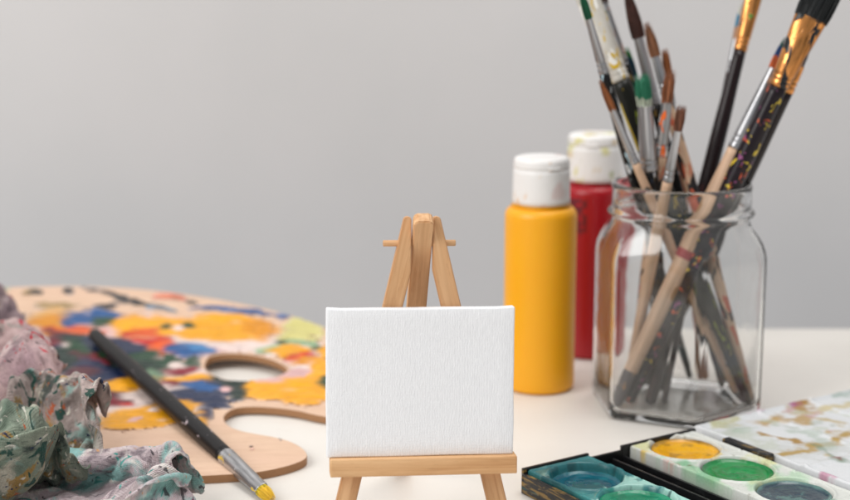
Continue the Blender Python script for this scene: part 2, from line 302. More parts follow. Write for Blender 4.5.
 -224,-61,92,-213,-69,92,-199,-70,94,-188,-71,91,-180,-67,87,-169,-65,88,-160,-67,89,-150,-66,88,-139,-68,89,-133,-62,86,-122,-59,81,-112,-59,79,-114,-61,70,-119,-63,65,-119,-62,58,-116,-61,53,-118,-61,46,-113,-57,43,-116,-60,35,-106,-55,34,-113,-57,23,-106,-52,19,-97,-48,25,-89,-48,24,-77,-49,20,-67,-41,18,-56,-38,24,-50,-34,18,-38,-29,13,-25,-23,11,-15,-19,18,-8,-11,18,0,-8,22,9,-2,27,19,5,22,29,13,22,36,17,12,46,25,12,54,31,19,66,34,13,78,36,12,89,37,18,97,42,14,106,44,15,115,50,11,126,51,18,132,53,38,156,61,42,178,63,50,190,61,70,203,59,83,214,50,88,217,46,102,230,41,105,
 -218,-52,99,-213,-63,98,-203,-67,103,-191,-67,102,-179,-62,96,-169,-60,96,-158,-60,97,-148,-62,100,-137,-60,101,-127,-63,100,-120,-57,91,-117,-50,83,-117,-49,72,-127,-55,66,-126,-53,61,-126,-54,53,-119,-49,50,-122,-51,43,-121,-47,35,-109,-45,35,-110,-46,27,-107,-40,18,-95,-40,18,-85,-41,26,-74,-42,33,-66,-37,29,-61,-28,24,-49,-29,27,-37,-25,23,-29,-16,20,-21,-10,18,-12,-1,16,-3,2,19,5,7,21,15,16,21,24,24,15,35,29,22,41,36,12,51,41,12,63,44,16,76,46,9,85,46,12,95,47,23,104,51,18,114,54,20,123,61,24,137,62,38,154,68,52,176,70,58,191,69,72,198,65,88,205,56,98,223,52,98,233,51,107,
 -212,-46,97,-205,-53,97,-201,-59,103,-193,-60,110,-180,-61,110,-167,-55,107,-156,-53,107,-148,-54,110,-138,-57,115,-127,-54,108,-126,-49,97,-126,-44,87,-126,-41,75,-133,-44,66,-136,-46,60,-129,-41,54,-123,-39,50,-115,-39,47,-121,-35,37,-113,-34,31,-104,-37,35,-101,-31,27,-96,-28,22,-85,-30,27,-75,-31,36,-64,-33,40,-57,-27,35,-52,-18,29,-39,-17,28,-33,-7,24,-27,-1,16,-16,6,16,-6,13,16,2,18,16,9,26,17,21,35,18,31,39,21,40,43,23,47,49,14,60,53,13,75,56,11,84,55,11,93,54,20,100,54,29,111,60,25,123,68,26,143,70,30,158,75,49,178,77,61,190,75,72,198,72,86,207,66,98,218,63,105,231,59,108,
 -204,-40,91,-200,-49,91,-192,-55,94,-189,-51,107,-183,-51,115,-170,-50,119,-159,-43,114,-152,-48,120,-142,-47,123,-131,-43,116,-134,-41,100,-133,-37,87,-136,-35,74,-141,-35,67,-141,-35,57,-134,-31,50,-126,-28,44,-114,-28,51,-113,-23,42,-112,-18,31,-103,-24,37,-97,-25,39,-91,-19,31,-82,-18,32,-73,-20,41,-62,-22,45,-52,-27,48,-46,-20,39,-36,-12,38,-29,-3,30,-29,8,20,-21,16,11,-11,22,9,-3,29,11,6,33,13,19,42,15,26,48,21,37,52,22,48,56,21,60,60,13,73,62,12,84,61,15,91,60,21,101,62,27,109,62,36,124,70,32,141,78,32,159,80,49,176,82,62,190,79,72,202,78,81,215,74,90,223,71,102,232,63,112,
 -198,-38,101,-192,-45,93,-185,-45,88,-176,-47,99,-176,-41,113,-174,-37,123,-165,-32,122,-158,-37,128,-149,-34,124,-141,-35,113,-134,-29,104,-135,-27,88,-144,-27,78,-149,-25,68,-141,-23,60,-132,-22,53,-125,-14,42,-115,-12,53,-105,-10,49,-105,-3,36,-97,-8,36,-92,-12,47,-85,-13,46,-76,-8,39,-66,-8,41,-59,-12,50,-48,-16,49,-39,-21,51,-30,-15,45,-24,-1,40,-23,12,30,-20,23,19,-17,33,9,-7,38,6,2,43,10,13,49,16,24,54,15,32,59,20,45,60,14,59,66,12,72,69,13,82,67,18,92,67,21,99,67,30,110,70,31,122,75,41,140,85,40,160,87,47,173,89,64,190,84,73,201,82,84,210,79,95,222,78,105,232,72,115,
 -194,-31,98,-186,-35,103,-178,-31,93,-172,-33,101,-165,-29,107,-171,-24,121,-168,-21,131,-157,-22,131,-147,-27,133,-139,-29,120,-142,-19,110,-142,-18,93,-140,-18,79,-140,-16,70,-142,-11,60,-129,-10,57,-126,-1,48,-114,-1,47,-104,2,57,-95,6,46,-88,7,39,-82,2,49,-78,-3,58,-69,-3,53,-59,2,45,-50,-2,48,-43,-8,58,-33,-8,55,-23,-15,55,-14,-8,44,-12,9,36,-11,25,28,-14,38,19,-12,48,8,0,51,4,13,53,7,18,62,15,31,64,15,45,69,19,61,73,14,71,72,15,82,72,17,89,72,25,100,75,26,106,77,36,122,82,31,139,93,34,163,94,41,177,93,58,186,92,76,201,90,83,216,85,89,229,82,98,234,81,114,
 -197,-23,110,-192,-20,99,-184,-22,106,-178,-17,103,-172,-17,108,-165,-15,111,-163,-12,122,-157,-8,133,-144,-13,131,-133,-21,131,-130,-20,116,-134,-10,101,-136,-7,85,-131,-8,74,-131,-4,68,-130,5,59,-117,7,55,-104,13,42,-98,17,53,-86,14,56,-80,19,44,-73,14,52,-67,9,57,-62,5,64,-53,6,59,-42,8,49,-38,5,67,-28,4,57,-18,-2,63,-6,-5,55,1,4,42,-2,22,35,-4,38,28,-6,51,20,-3,61,9,10,64,3,22,63,4,27,73,14,44,72,8,56,79,9,70,83,13,79,79,19,90,79,20,96,79,32,108,85,30,117,86,44,137,96,44,158,103,46,181,98,54,193,96,71,199,97,89,210,92,96,226,93,98,239,89,104,
 -206,-10,106,-197,-11,114,-190,-5,108,-185,-8,114,-177,-5,112,-170,-4,112,-160,-3,111,-150,-4,119,-143,1,129,-131,-5,130,-120,-13,125,-117,-15,109,-118,-12,94,-118,-2,85,-115,3,75,-115,11,68,-114,22,59,-106,27,44,-93,24,44,-84,28,58,-75,28,47,-68,22,50,-62,19,56,-56,17,61,-49,14,68,-39,16,59,-31,16,65,-20,11,67,-15,11,56,-3,9,65,11,7,56,15,17,41,8,35,36,4,50,30,3,64,22,9,73,13,22,75,5,36,78,7,47,81,15,58,85,5,69,83,13,81,83,20,85,82,29,97,87,27,103,88,37,120,95,38,130,96,55,154,100,56,177,108,55,198,104,64,211,101,81,212,99,100,218,92,109,233,93,113,
 -207,-2,119,-200,4,117,-194,2,123,-187,5,117,-180,5,117,-172,7,116,-166,4,124,-158,7,121,-147,12,118,-135,5,121,-121,3,120,-110,2,119,-109,3,107,-102,6,96,-100,10,84,-99,14,71,-99,25,63,-99,36,54,-87,38,43,-81,38,53,-70,33,57,-62,32,49,-56,26,53,-50,24,57,-44,25,63,-34,23,69,-24,21,57,-18,25,70,-10,25,55,0,21,56,12,22,63,25,21,54,26,32,41,20,50,37,17,64,31,17,78,23,17,86,10,30,87,13,44,89,19,56,91,15,67,92,7,75,91,16,83,91,26,94,94,33,109,98,34,117,100,46,133,105,51,150,102,66,173,108,67,190,114,70,205,111,83,217,108,95,223,104,109,222,96,121,
 -211,6,109,-207,10,122,-198,12,128,-189,12,123,-182,16,120,-177,13,126,-168,9,133,-157,9,135,-151,17,130,-140,18,130,-127,19,125,-115,19,120,-107,20,114,-110,23,104,-109,26,92,-103,29,79,-93,32,69,-90,40,63,-84,48,52,-71,48,52,-66,43,60,-58,36,56,-49,34,49,-44,32,55,-37,30,59,-28,33,63,-21,33,56,-12,35,64,-4,33,66,4,33,56,14,33,56,28,33,61,39,36,50,38,49,39,30,67,36,30,79,29,24,91,20,29,96,9,43,94,9,53,99,16,64,96,17,77,94,16,91,97,15,101,97,23,107,104,36,120,108,41,129,108,54,149,110,61,167,115,71,183,115,78,193,110,90,203,111,102,215,114,112,212,105,122,
 -205,14,101,-202,19,111,-203,23,120,-194,22,120,-186,22,124,-176,20,129,-167,21,133,-159,20,139,-148,18,143,-141,25,136,-130,27,128,-121,29,121,-111,33,117,-108,34,109,-113,38,98,-105,40,86,-94,41,77,-83,41,71,-76,47,66,-69,54,62,-59,48,61,-53,43,60,-46,41,58,-41,44,54,-33,41,63,-28,41,55,-19,43,56,-10,43,58,-2,43,65,6,42,65,15,43,56,27,45,56,42,47,57,51,52,45,48,67,36,38,84,34,36,97,26,34,105,15,42,106,5,57,105,8,70,105,11,79,103,20,89,106,22,97,106,33,110,113,31,119,117,45,134,117,53,147,117,66,162,118,78,178,119,85,186,118,95,190,114,108,201,123,112,200,113,121,
 -211,26,102,-199,27,102,-200,34,111,-196,34,118,-186,32,119,-176,31,124,-166,32,132,-160,29,141,-149,28,146,-138,26,148,-130,31,138,-119,35,132,-114,41,122,-107,44,113,-104,45,102,-100,48,92,-90,47,83,-81,46,82,-70,46,77,-64,48,76,-57,47,72,-50,46,70,-43,47,67,-38,51,63,-30,53,63,-22,50,59,-18,53,52,-9,52,56,0,52,60,7,52,64,16,51,63,25,54,54,39,57,53,55,61,53,61,71,41,54,86,32,49,102,28,47,112,17,48,119,9,62,116,6,73,113,12,83,113,19,92,114,28,96,115,43,109,123,43,124,122,49,137,124,57,149,124,64,163,128,72,174,126,83,179,127,95,181,125,109,189,129,116,197,125,125,
 -214,37,99,-206,37,103,-200,43,103,-198,43,115,-191,43,124,-179,41,127,-168,40,134,-160,36,145,-149,35,151,-139,39,151,-130,38,146,-124,46,137,-114,47,127,-107,51,117,-102,54,105,-95,54,97,-85,59,89,-73,53,91,-67,46,90,-59,48,87,-52,45,83,-46,47,79,-39,50,74,-34,51,72,-23,52,71,-21,58,67,-15,59,61,-11,63,54,-1,62,58,7,61,61,17,60,62,28,61,61,37,65,51,50,71,50,65,80,49,68,90,35,63,104,27,57,116,24,59,123,14,69,126,8,79,124,16,88,123,24,92,124,34,100,126,39,114,129,42,127,130,50,136,134,60,144,130,71,158,132,75,170,136,81,177,138,93,175,137,105,185,137,115,199,138,122,
 -219,45,95,-216,45,107,-204,51,104,-195,53,107,-187,50,117,-178,48,130,-168,47,137,-155,48,144,-152,42,160,-139,44,160,-125,44,156,-119,48,144,-115,55,132,-106,55,121,-100,60,110,-91,64,102,-78,62,100,-73,50,102,-62,52,103,-53,46,99,-43,42,94,-39,49,87,-34,54,83,-30,57,78,-21,57,79,-13,60,75,-15,66,68,-7,68,63,-3,73,58,8,71,59,17,69,59,28,70,60,40,73,58,47,80,47,60,88,45,72,100,44,74,108,32,66,121,28,65,128,21,77,130,13,89,130,14,92,133,26,90,135,40,102,134,43,116,137,36,123,138,50,138,141,54,148,139,66,151,138,79,158,141,88,171,148,95,176,150,107,180,143,120,194,149,122,
 -224,55,100,-214,54,100,-211,58,111,-197,57,112,-188,58,118,-179,56,130,-165,57,138,-161,52,152,-149,52,156,-138,53,166,-131,54,154,-116,53,151,-106,55,140,-102,60,125,-94,61,116,-84,64,111,-80,55,110,-71,43,117,-59,44,111,-49,54,108,-40,52,99,-31,55,94,-28,61,90,-27,64,85,-23,69,80,-12,67,82,-6,69,76,-11,77,69,-3,80,64,8,76,64,17,79,58,29,79,56,38,83,59,49,91,54,54,98,41,66,109,38,78,118,41,77,128,32,70,138,25,77,138,18,91,138,18,99,140,27,94,145,39,101,145,50,114,149,42,126,147,44,131,149,58,145,150,65,149,151,75,148,149,88,159,155,96,167,154,109,175,150,126,189,147,133,
 -222,67,107,-218,64,96,-207,64,105,-204,66,117,-190,62,121,-182,59,131,-177,56,147,-166,55,163,-153,56,166,-144,64,159,-130,62,161,-124,64,148,-108,63,140,-94,60,134,-90,65,121,-83,62,120,-71,60,116,-63,53,123,-52,43,126,-41,45,114,-34,55,106,-31,63,102,-25,66,96,-21,71,92,-23,78,87,-16,80,82,-3,77,83,-7,87,74,6,81,74,8,86,65,19,85,65,25,92,55,39,95,55,41,96,48,48,107,39,61,117,45,69,127,39,78,139,39,79,146,27,80,148,16,92,149,16,104,150,25,105,154,37,101,158,51,113,155,54,124,159,43,133,161,54,138,164,65,146,165,71,143,162,87,148,158,102,161,163,113,178,163,122,189,158,136,
 -219,80,106,-214,77,94,-202,71,96,-200,73,108,-192,71,118,-181,69,129,-178,65,143,-170,67,153,-159,64,171,-140,66,173,-136,73,158,-118,68,160,-109,68,151,-102,72,136,-90,67,129,-77,68,123,-71,61,126,-57,62,121,-45,55,123,-34,50,123,-32,62,113,-26,66,106,-22,71,101,-17,75,99,-17,86,94,-8,81,92,-10,90,85,2,87,84,2,91,74,14,90,72,19,95,65,32,100,66,35,105,56,44,107,52,51,119,51,53,126,35,61,135,43,69,149,41,79,155,35,84,157,23,89,155,24,93,156,34,103,164,33,102,169,43,112,168,43,121,171,54,131,176,48,137,179,61,146,179,72,148,176,84,147,171,101,153,163,120,168,163,133,183,171,138,
 -211,79,114,-206,81,106,-197,82,97,-191,78,107,-184,77,117,-183,72,128,-182,73,146,-174,71,163,-155,69,163,-144,76,168,-130,75,167,-122,76,155,-106,74,154,-93,71,145,-86,73,132,-77,71,131,-65,70,128,-58,62,133,-43,59,135,-31,63,126,-23,68,119,-28,78,113,-18,79,109,-8,77,106,-7,85,104,-1,89,98,-4,98,93,-1,100,83,11,95,81,8,101,69,17,105,63,24,109,58,34,116,58,36,113,44,41,123,40,49,138,36,60,138,27,61,149,29,69,156,27,77,165,23,83,166,28,90,168,31,94,173,35,102,179,36,102,178,48,113,183,51,125,187,53,135,193,55,146,192,65,150,190,80,154,183,98,157,176,119,161,169,140,175,170,148,
 -214,89,110,-204,88,114,-198,92,105,-188,87,106,-177,83,113,-177,82,125,-176,79,139,-170,80,157,-160,79,170,-147,82,163,-134,84,161,-121,82,157,-110,82,148,-98,82,141,-87,80,135,-76,79,132,-67,73,138,-54,73,135,-43,72,137,-29,72,136,-25,79,125,-20,85,121,-14,89,116,-7,87,113,0,88,110,1,96,105,7,100,97,7,106,89,13,109,80,6,110,70,9,112,59,19,117,53,27,123,50,31,125,41,37,127,28,42,140,22,55,141,16,60,151,18,62,160,20,73,162,15,77,170,18,81,177,28,90,182,30,95,186,36,97,188,48,110,190,44,120,195,44,125,199,57,136,201,67,148,203,79,152,196,100,147,184,120,154,182,139,169,183,147,
 -208,96,99,-207,100,110,-195,101,110,-187,98,104,-177,94,110,-175,93,122,-183,88,140,-172,88,154,-159,87,168,-145,90,173,-135,90,162,-121,89,153,-109,90,147,-98,89,140,-89,89,130,-79,87,129,-66,83,136,-54,81,143,-44,82,139,-34,86,137,-27,89,130,-16,89,131,-12,98,125,-4,98,122,-1,100,115,9,98,112,10,107,104,14,111,94,13,118,83,12,119,71,9,122,60,13,126,53,21,130,48,28,135,41,34,138,32,36,143,19,46,149,10,52,156,15,58,164,16,65,170,15,74,174,13,81,182,17,87,190,27,95,195,33,99,198,41,105,197,51,114,203,48,124,209,50,132,212,63,140,213,78,143,206,97,138,195,118,147,195,136,163,197,141,
 -197,105,90,-205,111,98,-194,113,105,-185,111,102,-176,106,104,-177,105,118,-186,100,137,-177,97,155,-157,93,157,-145,100,167,-130,96,166,-121,96,153,-108,100,148,-96,100,139,-87,98,131,-76,95,126,-65,92,132,-54,91,137,-46,92,146,-36,96,142,-25,100,135,-16,98,135,-8,104,137,0,107,131,-1,111,122,9,109,120,20,112,112,19,122,97,18,126,85,14,128,74,13,131,64,12,135,55,17,139,49,26,144,42,32,149,35,39,153,28,40,159,16,45,165,10,52,172,15,59,177,16,67,183,17,76,191,17,84,196,24,89,204,30,101,209,32,102,210,46,107,208,56,117,215,57,128,222,61,132,220,74,129,208,90,129,205,111,140,208,128,154,211,136,
 -191,119,80,-202,121,84,-193,124,94,-186,125,97,-177,120,97,-178,119,114,-187,114,134,-177,111,151,-158,104,154,-143,103,154,-131,108,159,-126,105,145,-109,110,144,-96,110,137,-85,108,133,-74,106,132,-65,102,130,-54,104,135,-46,101,135,-38,107,143,-28,107,136,-20,111,134,-12,113,136,-2,119,137,2,123,128,5,119,118,18,123,118,23,135,104,18,138,89,17,138,77,17,140,68,16,144,59,14,148,52,20,153,45,29,159,40,36,163,32,43,169,28,42,175,17,44,182,12,53,186,17,60,191,18,66,198,21,73,204,25,82,214,27,93,215,34,98,224,42,103,221,55,109,218,65,118,225,68,122,226,75,118,213,86,123,215,100,133,221,116,140,224,130,
 -196,132,66,-193,130,72,-194,138,82,-192,138,89,-179,135,93,-180,133,109,-189,128,129,-178,124,146,-158,118,153,-145,111,144,-135,119,153,-125,117,145,-114,119,135,-100,119,132,-87,118,129,-76,115,125,-65,115,128,-55,110,124,-49,116,131,-41,115,125,-31,120,125,-27,126,131,-18,123,126,-10,127,128,-1,134,124,4,132,114,12,124,109,14,137,101,12,148,95,18,149,85,24,148,74,21,154,65,21,158,56,15,162,49,20,166,40,29,173,38,40,180,33,35,177,22,38,187,19,43,194,20,49,198,21,58,205,17,63,209,26,72,212,35,82,213,42,91,221,50,93,231,55,99,226,67,105,227,73,111,234,79,109,224,85,111,219,95,118,224,112,124,221,126,
 -211,125,57,-205,129,67,-206,141,74,-200,149,80,-186,149,88,-185,146,102,-192,142,123,-179,139,139,-160,134,148,-145,127,146,-137,123,139,-126,131,142,-115,129,130,-106,126,125,-94,126,121,-83,127,120,-72,123,115,-64,128,120,-55,123,112,-50,131,117,-41,131,110,-36,140,118,-25,137,116,-13,129,113,-10,135,112,-3,138,104,0,123,102,7,130,91,4,145,88,8,153,85,17,155,78,23,164,76,26,168,64,22,172,53,12,175,43,18,179,37,30,189,37,24,183,24,29,189,20,33,199,24,42,205,26,50,210,25,61,219,23,65,221,36,78,225,40,79,221,53,83,228,62,87,232,69,91,228,75,99,240,81,102,235,90,97,222,95,103,215,107,110,210,121,
 -224,135,48,-224,136,60,-211,145,57,-201,152,61,-191,159,75,-192,159,94,-195,157,115,-181,154,130,-165,144,134,-153,132,132,-142,141,136,-131,141,127,-125,135,120,-114,136,116,-104,136,113,-94,134,109,-83,139,111,-73,136,104,-61,144,109,-61,134,97,-52,140,94,-45,148,100,-36,140,100,-30,126,104,-19,124,101,-14,136,95,-12,127,89,-5,133,82,4,139,74,4,152,75,5,159,75,10,163,72,13,171,68,18,180,62,17,187,51,10,190,37,19,198,41,16,195,26,16,196,15,24,203,21,29,207,32,38,215,31,50,223,31,64,233,33,70,235,47,65,220,51,70,223,62,71,234,67,81,229,80,88,235,88,95,241,99,98,231,106,90,218,109,95,204,111,
 -235,148,49,-224,149,48,-223,157,58,-210,163,54,-199,169,66,-199,171,86,-196,171,107,-182,164,116,-172,148,116,-157,147,118,-147,154,122,-140,147,112,-129,147,109,-121,145,105,-112,145,103,-103,147,101,-92,143,95,-84,151,98,-73,158,99,-66,150,89,-65,147,81,-54,154,81,-45,144,81,-42,129,87,-33,121,86,-28,131,86,-21,139,81,-15,131,70,-10,143,69,-8,151,74,-6,158,67,-1,165,64,2,172,65,3,184,67,4,180,55,5,194,50,10,207,42,9,209,29,5,205,19,12,210,15,21,217,23,27,220,33,37,226,39,48,236,34,59,243,44,56,230,54,56,221,64,62,227,75,67,235,84,79,231,94,84,232,103,90,235,115,95,224,121,88,210,122,
 -239,161,42,-229,155,38,-226,163,48,-220,173,53,-209,178,59,-205,183,80,-195,184,96,-183,172,101,-171,160,102,-159,153,99,-154,164,107,-143,160,99,-134,157,97,-125,156,96,-117,155,94,-109,154,90,-100,155,88,-89,155,84,-82,165,86,-71,164,80,-75,153,77,-68,152,70,-60,145,68,-56,132,71,-47,123,68,-35,126,65,-38,138,72,-31,139,62,-26,151,66,-24,157,73,-19,164,72,-18,165,60,-14,173,54,-13,184,59,-9,191,51,-7,193,38,-6,207,38,-1,218,34,-2,216,19,1,219,12,11,225,18,16,226,27,22,231,39,32,240,35,44,241,46,53,243,61,50,230,69,53,220,78,58,226,90,64,226,96,73,223,105,77,228,117,84,228,129,89,213,133,
 -237,175,38,-231,167,31,-220,169,37,-224,179,46,-218,188,57,-207,194,71,-194,190,83,-181,180,89,-169,172,94,-162,168,90,-154,172,91,-147,169,88,-138,168,89,-129,166,88,-121,164,85,-112,164,84,-106,162,79,-97,164,77,-88,168,71,-77,170,67,-81,158,65,-83,150,62,-75,146,58,-69,139,55,-59,132,49,-48,136,48,-50,143,57,-49,152,60,-42,161,64,-40,167,65,-36,176,71,-31,181,67,-29,185,56,-28,192,50,-22,203,47,-20,203,38,-16,207,28,-14,218,33,-12,223,24,-9,228,16,0,231,22,8,234,28,12,236,36,18,242,40,30,250,44,39,244,61,45,236,77,43,225,82,46,221,92,52,221,100,59,218,108,68,216,118,69,221,130,74,209,133,
 -234,187,32,-227,182,30,-217,176,28,-215,185,37,-217,197,46,-205,199,58,-193,191,68,-184,184,77,-172,176,78,-165,184,88,-157,179,82,-149,179,81,-139,177,81,-130,176,83,-123,173,81,-117,171,76,-110,170,73,-102,168,66,-94,173,61,-85,170,55,-82,163,50,-88,153,49,-83,148,43,-74,151,41,-68,146,34,-60,149,34,-57,158,41,-65,162,51,-59,171,56,-59,177,65,-53,188,68,-47,195,70,-38,202,65,-37,207,58,-33,211,47,-28,218,38,-31,210,27,-25,221,24,-22,232,26,-16,237,24,-7,238,29,-1,239,33,5,241,38,10,244,45,17,255,49,28,246,62,34,238,80,40,233,92,37,221,95,42,216,103,48,211,111,57,210,119,56,211,129,60,205,141,
 -232,198,24,-225,191,23,-215,188,22,-208,188,26,-208,200,35,-203,203,44,-192,200,56,-183,199,69,-173,191,71,-165,188,76,-159,193,80,-148,188,76,-139,188,78,-130,187,83,-123,184,79,-120,179,70,-113,177,67,-110,175,60,-105,168,53,-96,166,47,-89,167,41,-91,158,37,-88,154,29,-81,157,25,-76,161,25,-68,166,22,-64,173,28,-65,179,39,-68,185,50,-73,190,59,-68,198,66,-60,205,66,-52,210,64,-43,218,63,-40,219,54,-41,219,40,-44,218,29,-37,224,21,-31,234,29,-22,240,33,-13,243,36,-8,245,40,-2,246,44,3,247,48,11,251,57,21,256,67,26,247,86,31,237,97,30,224,101,33,214,107,40,212,114,45,214,122,49,213,130,52,210,144,
 -228,206,15,-222,202,18,-214,196,14,-205,192,14,-200,200,23,-195,207,32,-188,204,44,-180,207,53,-172,198,60,-163,201,65,-159,199,65,-151,200,73,-141,199,79,-133,196,79,-125,193,74,-120,189,65,-114,183,58,-109,180,54,-112,171,46,-100,172,43,-101,168,35,-97,165,29,-93,163,23,-87,166,14,-79,176,14,-83,183,18,-79,186,27,-71,195,32,-67,201,39,-72,203,51,-76,207,60,-69,212,64,-60,218,64,-54,222,59,-45,225,56,-43,226,44,-52,228,34,-46,235,22,-36,240,29,-28,243,37,-20,247,41,-13,251,45,-9,251,49,-1,252,55,2,247,64,8,259,72,15,247,87,18,239,100,20,224,103,24,217,115,32,220,119,42,222,124,44,220,136,53,223,142,
 -226,217,9,-216,211,11,-209,207,14,-202,204,6,-193,201,11,-187,200,20,-179,199,31,-176,208,35,-166,205,41,-162,214,49,-152,209,56,-149,201,61,-146,199,69,-136,204,71,-130,198,66,-125,191,58,-122,186,47,-110,190,49,-106,186,42,-108,179,37,-102,178,32,-106,172,23,-101,169,16,-94,178,8,-84,190,4,-80,196,14,-88,199,21,-88,204,31,-79,207,38,-71,215,43,-74,218,55,-76,220,64,-67,226,63,-57,230,61,-52,233,53,-43,239,50,-49,241,38,-53,246,27,-40,252,26,-32,254,36,-26,255,42,-20,256,49,-13,259,54,-10,254,59,-5,256,67,0,251,77,7,249,92,10,237,101,15,228,112,19,224,119,28,225,127,38,232,127,37,230,139,49,234,142,
 -221,230,14,-218,219,19,-208,223,12,-198,219,10,-189,212,12,-181,206,11,-173,197,17,-167,198,25,-160,209,23,-152,215,31,-146,207,40,-154,197,47,-146,191,56,-138,199,61,-130,206,60,-121,201,55,-125,196,45,-121,190,38,-109,197,39,-109,188,32,-99,188,28,-105,179,20,-110,177,11,-102,187,8,-94,201,7,-80,208,7,-80,210,21,-92,217,23,-91,215,38,-81,219,45,-75,229,48,-77,232,61,-71,233,69,-64,238,62,-52,241,61,-55,246,50,-46,254,46,-56,257,35,-49,263,27,-37,266,36,-32,262,46,-25,263,50,-21,261,59,-14,265,64,-16,255,71,-9,256,82,-4,246,95,2,240,108,8,232,117,16,232,128,24,233,128,29,238,134,40,242,136,42,245,147,
 -223,236,26,-212,233,25,-202,228,26,-196,232,20,-186,222,23,-176,215,19,-167,208,12,-163,195,12,-152,196,15,-147,207,14,-142,200,23,-149,192,32,-141,186,44,-137,190,50,-134,205,49,-124,211,50,-118,207,42,-127,199,36,-118,201,29,-108,200,27,-109,193,24,-106,192,18,-116,186,11,-113,192,7,-103,204,13,-93,214,9,-79,220,13,-80,224,24,-89,226,32,-82,221,38,-86,230,47,-80,239,53,-74,243,65,-62,241,72,-59,250,67,-48,251,61,-56,261,55,-56,270,45,-58,272,33,-46,276,36,-37,273,46,-31,269,55,-23,271,57,-24,270,67,-18,267,77,-19,255,86,-9,253,98,-6,240,107,1,235,122,7,235,131,17,244,132,30,246,127,30,247,138,42,247,135,
]
